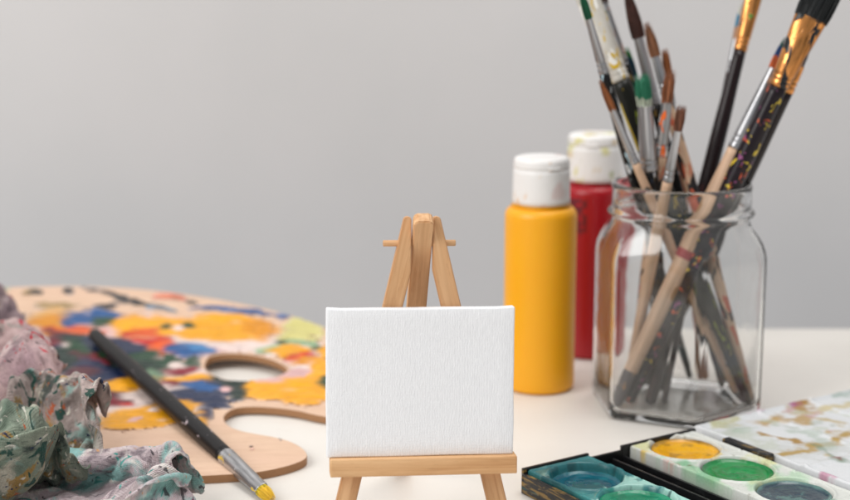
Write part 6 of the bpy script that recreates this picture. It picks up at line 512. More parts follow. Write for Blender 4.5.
# canvas
t = NT('canvas_cloth')
w1 = t.n('ShaderNodeTexWave', _wave_type='BANDS', _bands_direction='X'); w2 = t.n('ShaderNodeTexWave', _wave_type='BANDS', _bands_direction='Z')
for w, sc in ((w1, 300), (w2, 260)):
    w.inputs['Scale'].default_value = sc; w.inputs['Distortion'].default_value = 6.0; w.inputs['Detail'].default_value = 2; w.inputs['Detail Scale'].default_value = 1.2
    t.l(t.coords(), w.inputs[0])
n = t.noise(t.coords((1500, 1500, 350)), 1.0, 3); n4 = t.noise(t.coords((400, 400, 1400)), 1.0, 3)
h = t.math('ADD', t.math('ADD', t.math('MULTIPLY', w1.outputs[1], .5), t.math('MULTIPLY', w2.outputs[1], .22)), t.math('ADD', t.math('MULTIPLY', n, 1.7), t.math('MULTIPLY', n4, .7)))
t.base(t.mix(t.ramp(t.noise(t.coords((1600,1600,260)), 1.0, 2), [(.3,(0,0,0)),(.7,(1,1,1))]), lin(233,234,237), lin(240,241,244)))
t.bump(h, .38, .0002)
CANVAS = t.set(Roughness=.85)
bm = bmesh.new()
CW, CH, CT = .0394, .0622, .0055
add_box(bm, -CW, CW, -CT/2, CT/2, 0, CH, .0007, 3)
bmesh.ops.subdivide_edges(bm, edges=[e for e in bm.edges if e.calc_length() > .02], cuts=12, use_grid_fill=True)
for vv in bm.verts:
    nz = noise.noise(vv.co*45); vv.co.z += nz*.0003*(1 if vv.co.z > .03 else .6); vv.co.x += noise.noise(vv.co*60+Vector((5,1,2)))*.0003
    e = min(CW-abs(vv.co.x), vv.co.z, CH-vv.co.z)
    if vv.co.y < 0 and e > .004: vv.co.y += .0002*min(1,(e-.004)/.01)
    cx = (CW-abs(vv.co.x))
    if cx < .003 and (CH-vv.co.z) < .003: vv.co.z += .0003
m = easel.matrix_basis.copy() @ lean_mat(XC-.0008, (LZ+.0076)*math.tan(LEAN)-.0028, LZ+.0077, roll=math.radians(.2))
canvas = bm_obj('blank_canvas', bm, CANVAS, smooth=True)
canvas.matrix_world = Matrix.Translation((-.0018, EZ, 0)) @ Matrix.Rotation(math.radians(6),4,'Z') @ Matrix.Rotation(math.radians(.8),4,'Y') @ lean_mat(XC-.0008, (LZ+.0076)*math.tan(LEAN)-.0028, LZ+.0077)
finish(canvas, 'small blank white stretched canvas standing on the ledge of the pine easel', 'canvas')

# ------------------------------------------------------------------ paint bottles
def bottle(name, x, y, r, body_h, cap_r, cap_h, bodymat, capmat, label, rz, capcols):
    e = empty(name, (x, y, 0), label, 'paint bottle', 'squeeze bottles of acrylic paint', rz)
    vs, fs = [], []
    p = [(0.0002, r-.003), (.0006, r-.0014), (.0018, r-.0003), (.0035, r), (.02, r), (body_h*.5, r*.998), (body_h-.006, r)]
    for k in range(1, 9):
        a = k/8*math.pi/2; p.append((body_h-.006+.0055*math.sin(a), r-.0055*(1-math.cos(a))))
    p += [(body_h, cap_r+.0006), (body_h+.0004, cap_r-.001), (body_h+.002, cap_r-.001)]
    add_lathe(vs, fs, p, 64)
    mesh_obj('body', vs, fs, bodymat, e)
    # flip-top cap: skirt, hinge groove, lid
    vs, fs = [], []
    g = cap_h*.76
    p = [(0, cap_r-.0008), (.0004, cap_r), (g*.5, cap_r-.0002), (g-.0006, cap_r-.0004), (g-.0002, cap_r-.0009), (g+.0002, cap_r-.0009), (g+.0006, cap_r-.0004), (cap_h-.002, cap_r-.0007), (cap_h-.0007, cap_r-.0014), (cap_h, cap_r-.003), (cap_h-.0001, cap_r*.5)]
    p = fit(p, 4)
    add_lathe(vs, fs, p, 72)
    V = np.array(vs); th = np.arctan2(V[:,1], V[:,0]); zz = V[:,2]
    U = np.where(zz > cap_h-.0015, V[:,0], th*cap_r); W = np.where(zz > cap_h-.0015, V[:,1]+.5, zz)
    col = np.tile(np.array(lin(236,234,232)), (len(vs),1))
    for k, (c, sc, thr) in enumerate(capcols):
        m = sstep(thr, thr+.05, fbm(U*sc+k*7, W*sc*1.4, 31+k, 4))[:,None]*.75
        col = col*(1-m)+np.array(c)*m
    cap = mesh_obj('cap', vs, fs, capmat, e, cols=col)
    cap.location = (0, 0, body_h+.0012)
    vs, fs = [], []   # thumb notch tab on the lid
    bm = bmesh.new(); add_box(bm, -.0035, .0035, -cap_r-.0001, -cap_r+.002, g+.0004, g+.0016, .0003)
    tab = bm_obj('cap_tab', bm, capmat2, cap, smooth=True)
    return e
capmat = mat_attr('cap_plastic', rough=.45, bump_scale=800, bump_d=.00012)
capmat2 = mat_plain('cap_tab_plastic', lin(236,234,232), .45)
t = NT('yellow_plastic'); v = t.coords(); t.base(t.mix(t.noise(v, 40, 3), lin(246,170,12), lin(250,178,20))); t.bump(t.noise(v, 120, 3), .1, .0003)
YELLOW_B = t.set(Roughness=.4, Subsurface_Weight=.15, Subsurface_Scale=.004)
t = NT('red_plastic'); v = t.coords()
c = t.mix(t.noise(v, 40, 3), lin(158,6,22), lin(168,10,26))
# dark printed motif on the side that faces the yellow bottle
sp = t.n('ShaderNodeSeparateXYZ'); t.l(v, sp.inputs[0])
mask = t.math('MULTIPLY', t.math('MULTIPLY', t.math('GREATER_THAN', sp.outputs[2], .078), t.math('LESS_THAN', sp.outputs[2], .1)), t.math('MULTIPLY', t.math('LESS_THAN', sp.outputs[0], -.002), t.math('GREATER_THAN', sp.outputs[0], -.0165)))
vo = t.n('ShaderNodeTexVoronoi', _feature='DISTANCE_TO_EDGE'); vo.inputs['Scale'].default_value = 220; t.l(v, vo.inputs['Vector'])
pm = t.math('MULTIPLY', mask, t.math('LESS_THAN', vo.outputs[0], .16))
c = t.mix(t.math('MULTIPLY', pm, .75), c, lin(60,22,34))
t.base(c); RED_B = t.set(Roughness=.35, Subsurface_Weight=.05, Subsurface_Scale=.003)
yel = lin(222,196,60)
bottle('paint_bottle', .0655, .834, .0204, .1065, .0163, .0262, YELLOW_B, capmat, 'yellow acrylic paint bottle with a white cap, in front of the red one', .4,
       [(lin(228,190,150), 140, .68), (lin(222,200,196), 90, .60)])
bottle('paint_bottle', .1035, .908, .0206, .1080, .0168, .0285, RED_B, capmat, 'red acrylic paint bottle with smeared white cap, between the yellow bottle and the jar', -.2,
       [(lin(212,206,110), 110, .60), (lin(150,160,70), 150, .66), (lin(206,170,90), 90, .64), (lin(210,120,90), 230, .72)])

# ------------------------------------------------------------------ glass jar
JC = Vector((.1382, .7985, 0))
t = NT('jar_glass'); v = t.coords()
sm = t.noise(t.coords((60,60,25)), 1.0, 5, .6, 1.5)
t.base((.995, 1.0, .996))
t.l(t.ramp(sm, [(.45,(.0,.0,.0)),(.8,(.07,.07,.07))]), t.p.inputs['Roughness'])
t.bump(t.noise(v, 45, 2), .12, .0015)
GLASS = t.set(Transmission_Weight=1.0, IOR=1.45)
df = t.n('ShaderNodeBsdfDiffuse'); df.inputs['Color'].default_value = (*lin(226,224,218), 1)      # dried film on the glass, its pale haze also lightening the dark inside
ms = t.n('ShaderNodeMixShader'); out_n = t.t.nodes['Material Output']
t.l(t.ramp(t.noise(t.coords((45,45,22), loc=(2,5,1)), 1.0, 6, .65, 1.0), [(.4,(.004,.004,.004)),(.78,(.055,.055,.055))]), ms.inputs[0])
t.l(t.p.outputs[0], ms.inputs[1]); t.l(df.outputs[0], ms.inputs[2]); t.l(ms.outputs[0], out_n.inputs['Surface'])
PHI = [math.radians(-114.5 + 60*k) for k in range(6)]
def hexr(th, a, p=48):
    return a * (sum(max(0.0, math.cos(th-f))**p for f in PHI))**(-1.0/p)
def jar_ring(z, a, circ, n=144):
    out = []
    for i in range(n):
        th = 2*math.pi*i/n
        r = hexr(th, a)*(1-circ) + a*circ
        out.append((r*math.cos(th), r*math.sin(th), z))
    return out
AP = .0418
outer = [(.0004,AP-.0045,0),(.0002,AP-.003,0),(.0007,AP-.0012,0),(.0022,AP-.0003,0),(.005,AP,0),(.04,AP,0),(.080,AP,0),(.0845,AP-.0001,0),(.0885,AP-.0007,.02),(.0925,AP-.0018,.10),(.0965,AP-.0032,.32),(.0995,AP-.0042,.6),(.1018,AP-.0047,.85),(.1035,AP-.0050,1),
         (.1046,AP-.0048,1),(.1054,AP-.0034,1),(.1064,AP-.0024,1),(.1074,AP-.0024,1),(.1084,AP-.0034,1),(.1094,AP-.0043,1),(.1120,AP-.0045,1),(.1150,AP-.0045,1),(.1185,AP-.0046,1),(.1200,AP-.0042,1),(.1212,AP-.0042,1),(.1220,AP-.0047,1),(.1224,AP-.0055,1)]
inner = [(.1224,AP-.0064,1),(.1216,AP-.0068,1),(.115,AP-.0069,1),(.106,AP-.0069,1),(.1025,AP-.0068,1),(.0990,AP-.0062,.75),(.0955,AP-.0050,.4),(.091,AP-.0033,.15),(.086,AP-.0022,.03),(.080,AP-.0019,0),(.04,AP-.0019,0),(.010,AP-.0019,0),(.0055,AP-.0030,0),(.0036,AP-.0055,0),(.0031,AP-.02,0)]
vs, fs = [], []
NR = 144
rings = outer + inner
for z, a, cc in rings: vs += jar_ring(z, a, cc, NR)
for k in range(len(rings)-1):
    for i in range(NR):
        j = (i+1) % NR; fs.append((k*NR+i, k*NR+j, (k+1)*NR+j, (k+1)*NR+i))
vs.append((0,0,.0031)); c0 = len(vs)-1; m0 = (len(rings)-1)*NR
for i in range(NR): fs.append((c0, m0+i, m0+(i+1) % NR))
vs.append((0,0,.0004)); c0 = len(vs)-1
for i in range(NR): fs.append((c0, (i+1) % NR, i))
jar = mesh_obj('glass_jar', vs, fs, GLASS)
jar.location = JC + Vector((0,0,.0002)); jar.scale = (1, 1, 1.02)
finish(jar, 'clear six-sided glass jar with a threaded rim, full of paintbrushes', 'jar')

# ------------------------------------------------------------------ paintbrushes
SILVER = lin(206,206,208); GOLD = lin(228,156,90)
PALE = lin(214,178,148); BLACKH = lin(15,14,16); DARKBR = lin(52,30,34)
_mc = {}
def brush_mesh_strands(L, wx, wy, tipw, rnd, n=150, pointed=0.5, splay=.0):
    vs, fs = [], []
    # inner body, then strands over it
    prof = []
    for k in range(15):
        u = k/14
        wdt = (1 + .08*math.sin(u*math.pi)) * (1 - pointed*u**2.2) * (1-(max(0,u-.8)/.2)**2*.7)
        prof.append((u*L*.86, wx*.82*wdt + 1e-5, wy*.9*wdt*(1-.4*u*(wx > wy*1.5)) + 1e-5))
    add_lathe(vs, fs, prof, 20)
    for s in range(n):
        a = rnd.uniform(0, 2*math.pi); q = rnd.uniform(.72, 1.0)
        x0, y0 = wx*q*math.cos(a), wy*q*math.sin(a)
        ll = L*rnd.uniform(.80, 1.04); b = len(vs); hw = max(wx*.06, .0001)
        dx, dy = rnd.gauss(0, splay+.04), rnd.gauss(0, splay+.04)
        for k in range(6):
            u = k/5
            wdt = (1 + .14*math.sin(u*math.pi)) * (1 - pointed*u**2.2)
            x = x0*wdt + dx*wx*u*u; y = y0*wdt + dy*wx*u*u; z = u*ll
            h = hw*(1-.8*u)
            for g in range(3):
                f = a + g*2.094; vs.append((x+h*math.cos(f), y+h*math.sin(f), z))
        for k in range(5):
            for g in range(3):
                g2 = (g+1) % 3; fs.append((b+k*3+g, b+k*3+g2, b+(k+1)*3+g2, b+(k+1)*3+g))
    return vs, fs

def mat_bristle(col, tip=None, L=.02, name='bristle_hair'):
    t = NT(name); sp = t.n('ShaderNodeSeparateXYZ'); t.l(t.coords(), sp.inputs[0])
    n = t.noise(t.coords((1500,1500,60)), 1.0, 3, .7)
    c = t.mix(t.ramp(n, [(.35,(0,0,0)),(.65,(1,1,1))]), tuple(x*.35 for x in col), tuple(min(1,x*1.55) for x in col))
    if tip:
        for p, (cc, z0) in enumerate(tip):
            nn = t.noise(t.coords((300,300,120), loc=(p,p,p)), 1.0, 2)
            f = t.math('GREATER_THAN', t.math('ADD', sp.outputs[2], t.math('MULTIPLY', t.math('SUBTRACT', nn, .5), L*.5)), L*z0)
            c = t.mix(f, c, cc)
    t.base(c); return t.set(Roughness=.5)

def paintbrush(label, B, Dv, s_tip, s_br, s_fe, w_tuft, w_ft, w_fb, w_h, w_end, hmat, fmat, bmat, flat=1.0, pointed=.5, seed=0, group='paintbrushes standing in the glass jar', rz=None, splay=0.0, hsub=None):
    """B = end of the handle, Dv = unit direction; distances along it in metres; widths are diameters"""
    rnd = random.Random(seed)
    e = empty('paintbrush', B, label, 'paintbrush', group)
    q = Dv.to_track_quat('Z', 'Y')
    if rz is None:  # turn flat brushes towards the viewer
        v = (Vector((0,0,CAM_H)) - Vector(B)); lx = q.inverted() @ v; rz = math.atan2(lx.y, lx.x) + math.pi/2
    e.rotation_mode = 'QUATERNION'; e.rotation_quaternion = q @ Matrix.Rotation(rz, 3, 'Z').to_quaternion()
    # handle
    Lh = s_fe; r0, r1, rf = w_end/2, w_h/2, w_fb/2
    prof = [(0, r0*.35), (.0006, r0*.75), (.0018, r0)]
    for k in range(1, 40):
        u = k/40; z = .0018 + (Lh-.0018)*u
        if u < .74: r = r0 + (r1-r0)*(math.sin(u/.74*math.pi/2)**1.3)
        else: r = r1 + (rf*.94-r1)*(1-math.cos((u-.74)/.26*math.pi))/2
        prof.append((z, r))
    prof.append((Lh+.0004, rf*.93))
    vs, fs = [], []; add_lathe(vs, fs, prof, 24)
    mesh_obj('handle', vs, fs, hmat, e)
    # ferrule with two crimped rings; flattens towards the hair on flat brushes
    Lf = s_br - s_fe; prof = []
    rt = w_ft/2
    for k in range(61):
        u = k/60; z = u*Lf
        r = rf + (rt-rf)*u
        d = 0
        for cz in (.0034, .0060):
            d += math.exp(-((z-cz)/.0005)**2)
        r -= d*.0005
        if k == 0: r *= .97
        fl = sstep(.25, .95, np.array(u)).item()*(1-flat)
        prof.append((z, r*(1+.0*fl), r*(1-fl)))
    prof.append((Lf+.0001, rt*.93, rt*.93*flat))
    vs, fs = [], []; add_lathe(vs, fs, prof, 32)
    f = mesh_obj('ferrule', vs, fs, fmat, e); f.location = (0, 0, Lh)
    # hair
    vs, fs = brush_mesh_strands(s_tip - s_br + .001, w_tuft/2*.97, w_tuft/2*.97*flat, 0, rnd, pointed=pointed, splay=splay)
    b = mesh_obj('bristles', vs, fs, bmat, e); b.location = (0, 0, s_br-.001)
    return e

def spots(name, base, cols, amount=.35, **kw): return mat_spots(name, base, [(lin(*c), s) for c, s in cols], amount, **kw)
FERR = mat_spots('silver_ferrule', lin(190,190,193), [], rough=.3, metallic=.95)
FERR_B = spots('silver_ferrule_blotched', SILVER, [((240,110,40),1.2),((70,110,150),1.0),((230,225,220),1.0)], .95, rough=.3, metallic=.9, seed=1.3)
FERR_W = spots('ferrule_thick_paint', lin(205,200,190), [((235,232,225),1.4),((214,176,30),.9),((200,165,40),.6)], .55, rough=.5, metallic=.2, seed=2.1)
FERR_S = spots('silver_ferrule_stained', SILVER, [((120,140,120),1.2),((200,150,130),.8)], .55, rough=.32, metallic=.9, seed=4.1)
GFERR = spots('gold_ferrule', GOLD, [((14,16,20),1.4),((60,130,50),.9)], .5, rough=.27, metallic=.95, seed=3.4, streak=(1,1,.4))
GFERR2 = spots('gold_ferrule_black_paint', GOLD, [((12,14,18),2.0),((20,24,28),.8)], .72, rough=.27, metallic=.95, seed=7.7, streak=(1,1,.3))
def dim_spec(*a, **k):
    m = spots(*a, **k); m.node_tree.nodes['Principled BSDF'].inputs['Specular IOR Level'].default_value = .3; return m
H_BLACK = dim_spec('black_handle', BLACKH, [((225,225,230),.5),((60,80,120),.6),((150,120,60),.5)], .42, rough=.3, seed=.2)
H_BLACKW = dim_spec('black_handle_white_flecks', BLACKH, [((180,205,215),.9),((225,228,230),.5)], .5, rough=.35, seed=5.2)
H_BLACKY = dim_spec('black_handle_yellow_drips', lin(22,22,17), [((215,185,30),1.2),((110,120,30),.7)], .5, rough=.35, seed=1.7, streak=(1,1,.22))
H_PALE = spots('pale_wood_handle', PALE, [((40,34,34),.8)], .25, wood=True, rough=.5, seed=2.9)
H_PALEK = spots('pale_wood_handle_dark_spots', PALE, [((24,22,26),1.5),((190,90,60),.7)], .8, wood=True, rough=.5, seed=8.3)
H_PALEO = spots('pale_handle_dipped', PALE, [((165,120,70),1.0)], .4, wood=True, rough=.5, seed=.9, band=[(-1,.022,lin(70,62,66)),(.089,.094,lin(160,56,58))])
H_ORANGE = spots('orange_wood_handle', lin(206,128,84), [((240,200,170),1.0)], .4, wood=True, rough=.45, seed=6.1)
H_DARK = dim_spec('dark_brown_handle', lin(32,19,21), [((60,24,24),1.0)], .5, rough=.25, seed=.5)
H_PURP = dim_spec('dark_handle_many_spots', lin(26,17,23), [((214,96,60),1.3),((206,90,50),1.0),((226,196,60),.7),((140,70,120),.6)], .42, rough=.28, seed=9.1, streak=(1,1,.7))
H_BLUE = dim_spec('dark_blue_handle', lin(44,54,88), [((30,30,40),1.2)], .5, rough=.35, seed=3.3)
CJ = (JC.x, JC.y)
BR = dict(B=(-0.0223,0.0303),A=(0.013,-0.018),A2=(0.0248,0.0063),D=(0.0274,0.0114),C=(-0.0254,0.001),E=(0.0174,0.0216),F=(0.0045,-0.013),G=(0.0243,0.0265),H=(-0.0187,0.0068),I=(-0.0198,0.0249),J=(-0.0359,0.0042),L=(0.0336,-0.0187),M=(0.0412,-0.0175),N=(-0.0233,-0.0141),P=(-0.0159,0.0183),O=(-0.0129,-0.0216))
def mbr(*a, **k): return mat_bristle(*a, **k)
brown = lin(134,88,58); dkbrown = lin(84,52,44); orangebr = lin(160,98,56)
SPEC = [
 # key, hi(px,py), lo px, tip, bristle, ferrule py, widths px tuft, ferr top, ferr bottom, handle, end, mats, flat, pointed, label
 ('B',(588,18),691,-8,18,74,6.5,5.5,8.5,8.5,5,H_BLACKW,FERR,mbr(lin(26,100,70)),1,.6,'thin black paintbrush with a silver ferrule and dark green hair, leftmost in the jar'),
 ('A',(588,0),748,-48,-12,82,20,20,16,15,6,H_BLACKY,FERR_W,mbr(lin(200,170,40),L=.02),.45,.1,'wide brush with ferrule caked in white and yellow paint, black handle with yellow drips'),
 ('A2',(601,0),738,-30,4,62,10,9,9,9,5,H_BLACK,FERR_S,mbr(dkbrown),1,.6,'dark-haired brush with a grey stained ferrule right behind the yellow and white caked brush'),
 ('D',(629,62),722,49,76,106,7.5,6,6.5,6,4,H_DARK,FERR_S,mbr(lin(30,74,96),[(lin(50,130,60),.7)],.014),1,.3,'small round brush with teal and green hair behind the big caked brush'),
 ('C',(612,110),735,82,110,164,6,5.5,7,7.5,4,H_PALE,FERR,mbr(orangebr),1,.75,'small pale-handled brush with pointed orange-brown hair on the left side of the jar'),
 ('E',(638,37),726,-14,37,105,11.5,8.5,9.5,9.5,6,H_BLACK,FERR,mbr(dkbrown),1,.8,'tall round brush with thick dark brown pointed hair, highest of the round ones'),
 ('F',(655,56),750,24,56,96,8.5,7,8,9.5,6,H_PALEK,FERR,mbr(brown),1,.65,'round brush with mid-brown hair and a pale handle dotted with black spots'),
 ('G',(668,76),706,50,76,118,7,6,6.5,7,4,H_ORANGE,FERR_S,mbr(orangebr),1,.4,'small tawny-haired brush standing just behind the orange-flecked one'),
 ('H',(644.5,105),664,75,105,171,12,11,15,13,8,H_BLACK,FERR,mbr(lin(196,204,186),[(lin(48,132,100),.3)],.0165),1,.3,'brush with green-tipped round hair and a wide plain silver ferrule on a black handle'),
 ('I',(667,102),634,71,102,156,9,8,11,10.5,6,H_PALEK,FERR_B,mbr(lin(154,96,62)),1,.45,'pale-handled brush with a silver ferrule splashed with orange and blue paint'),
 ('J',(678,130),626,107,130,182,7.5,5.5,8.5,9.5,5,H_PALE,FERR,mbr(lin(128,80,58)),.7,.1,'lowest brush, with short angled brown hair and a slim silver ferrule in front'),
 ('L',(748,20),650,-34,-10,52,15,15,11,12,8,H_DARK,GFERR,mbr(lin(30,26,26)),.45,.1,'dark brown brush with a narrow gold ferrule marked by black drips and a green spot'),
 ('M',(737,35),664,3,40,75,6.5,6,6.5,6,4,H_DARK,FERR,mbr(lin(214,170,140),[(lin(90,150,180),.35),(lin(215,215,205),.75)],.02),1,.3,'thin brush with pale blue and peach hair peeking out behind the narrow gold ferrule'),
 ('N',(811,19),628,-28,19,88,27,26,15,15,9,H_PURP,GFERR2,mbr(lin(20,24,26)),.4,.05,'largest flat brush with black hair, wide black-smeared gold ferrule and colour-spotted dark handle'),
 ('P',(799,64),644,46,66,92,9,11,13,13,8,H_DARK,GFERR,mbr(lin(60,40,36)),.6,.3,'dark brown brush leaning right behind the largest gold-ferruled flat brush'),
 ('O',(773,70),614,40,68,150,8.5,7,13,13.5,9,H_PALEO,FERR,mbr(lin(196,96,40),[(lin(24,64,120),.35),(lin(20,80,70),.7)],.017),1,.4,'silver-ferruled brush with blue and orange hair leaning right, pale handle'),
]
def floorpt(px, yo):
    Y = CJ[1]+yo; z = .0048
    dep = Y*math.cos(PITCH)-(z-CAM_H)*math.sin(PITCH)
    return Vector(((px-425)*dep/FOC, Y, z))
for i, (k, hi, lo, yt, yb, yf, wt, wft, wfb, wh, we, hm, fm, bmt, flat, pointed, label) in enumerate(SPEC):
    yh, yl = BR[k]
    p = floorpt(lo, yl); q = at_y(hi[0], hi[1], CJ[1]+yh); d = (q-p).normalized()
    def s_of(py):   # distance along the line at which it crosses photo row py
        a, b = 0.0, .6
        for _ in range(40):
            m = (a+b)/2; w = p + d*m
            if proj(*w)[1] > py: a = m
            else: b = m
        return a
    px = .805/FOC
    p2 = p + Vector((0,0,.0006))
    paintbrush(label, p2, d, s_of(yt), s_of(yb), s_of(yf), wt*px*1.2, wft*px*1.2, wfb*px*1.25, wh*px*1.34, we*px*1.5, hm, fm, bmt, flat=flat, pointed=pointed, seed=i+3, splay={'I':.2,'J':.18,'H':.24,'G':.16,'F':.14,'C':.12}.get(k, .07))

# ------------------------------------------------------------------ wooden palette
Y0, KW, TH = .72, .25, .0042
def warp(y): return KW*max(0.0, y-Y0)**2
def at_pal(px, py):
    z = TH
    for _ in range(12): p = at(px, py, z); z = TH + warp(p.y)
    return p
OUT = [(306,454),(305,458),(298,462),(282,467),(256,472),(230,474),(200,475.5),(165,476),(130,475),(95,472),(55,464),(5,452),(-50,430),(-95,398),(-120,360),(-120,325),(-90,302),(-45,291),(0,288),(50,286.5),(100,287),(150,290.5),(200,297),(250,306),(290,316),(330,330),(365,348),(385,368),(390,388),(380,405),(362,416),(340,418),(318,415),(298,410.5),(275,407.5),(252,406.5),(236,408),(226,413),(223,419),(228,426),(240,431),(257,434.5),(274,437.5),(290,442),(301,448)]
HOLE = [(205,362),(209,357),(222,354),(240,353.5),(258,356),(273,360),(285,366),(288,371),(280,376),(264,380),(240,381.5),(220,378.5),(208,372),(204,367)]
def smooth_closed(pts, sub=6):
    n = len(pts); out = []
    for i in range(n):
        p0, p1, p2, p3 = (np.array(pts[(i+k-1) % n], float) for k in range(4))
        for s in range(sub):
            t = s/sub
            out.append(.5*((2*p1)+(-p0+p2)*t+(2*p0-5*p1+4*p2-p3)*t*t+(-p0+3*p1-3*p2+p3)*t**3))
    return out
out_w = [at_pal(*p) for p in smooth_closed(OUT)]
hole_w = [at_pal(*p) for p in smooth_closed(HOLE)]
cu = bpy.data.curves.new('palette_outline', 'CURVE'); cu.dimensions = '2D'; cu.fill_mode = 'BOTH'
for pts in (out_w, hole_w):
    s = cu.splines.new('POLY'); s.points.add(len(pts)-1); s.use_cyclic_u = True
    for a, b in zip(s.points, pts): a.co = (b.x, b.y, 0, 1)
cu.extrude = TH/2-.0004; cu.bevel_depth = .0004; cu.bevel_resolution = 2
co = bpy.data.objects.new('tmp', cu); scene.collection.objects.link(co)
me = bpy.data.meshes.new_from_object(co.evaluated_get(bpy.context.evaluated_depsgraph_get()))
bpy.data.objects.remove(co)
bm = bmesh.new(); bm.from_mesh(me)
bmesh.ops.remove_doubles(bm, verts=bm.verts, dist=.00002)
for k in range(60):
    y = .66 + k*.006
    bmesh.ops.bisect_plane(bm, geom=bm.verts[:]+bm.edges[:]+bm.faces[:], plane_co=(0,y,0), plane_no=(0,1,0))
for vv in bm.verts: vv.co.z += TH/2 + .0002 + warp(vv.co.y)
t = NT('palette_plywood')
g = t.noise(t.coords((40,260,260), rot=(0,0,.25)), 1.0, 5, .6, .8)
g2 = t.noise(t.coords((12,40,40)), 1.0, 3); g3 = t.noise(t.coords((220,1800,1500), rot=(0,0,.25)), 1.0, 2)
c = t.mix(t.ramp(g, [(.35,(0,0,0)),(.7,(1,1,1))]), lin(226,194,168), lin(211,176,148))
c = t.mix(t.ramp(g2, [(.4,(0,0,0)),(.7,(.6,.6,.6))]), c, lin(218,182,158))
c = t.mix(t.ramp(g3, [(.64,(0,0,0)),(.78,(.5,.5,.5))]), c, lin(176,138,110))
ge = t.n('ShaderNodeNewGeometry'); sx = t.n('ShaderNodeSeparateXYZ'); t.l(ge.outputs['Normal'], sx.inputs[0])
edge = t.math('LESS_THAN', t.math('ABSOLUTE', sx.outputs[2]), .5)
c = t.mix(edge, c, lin(160,116,78))       # end grain of the sawn edge is darker timber
t.base(c); t.bump(g, .25, .0002)
PLY = t.set(Roughness=.6)
palette = empty('artist_palette', (out_w[0].x-.12, .82, 0), 'kidney-shaped wooden palette with a thumb hole, covered in dried paint', 'palette')
off = Vector(palette.location)
for vv in bm.verts: vv.co -= off
bm_obj('board', bm, PLY, palette)

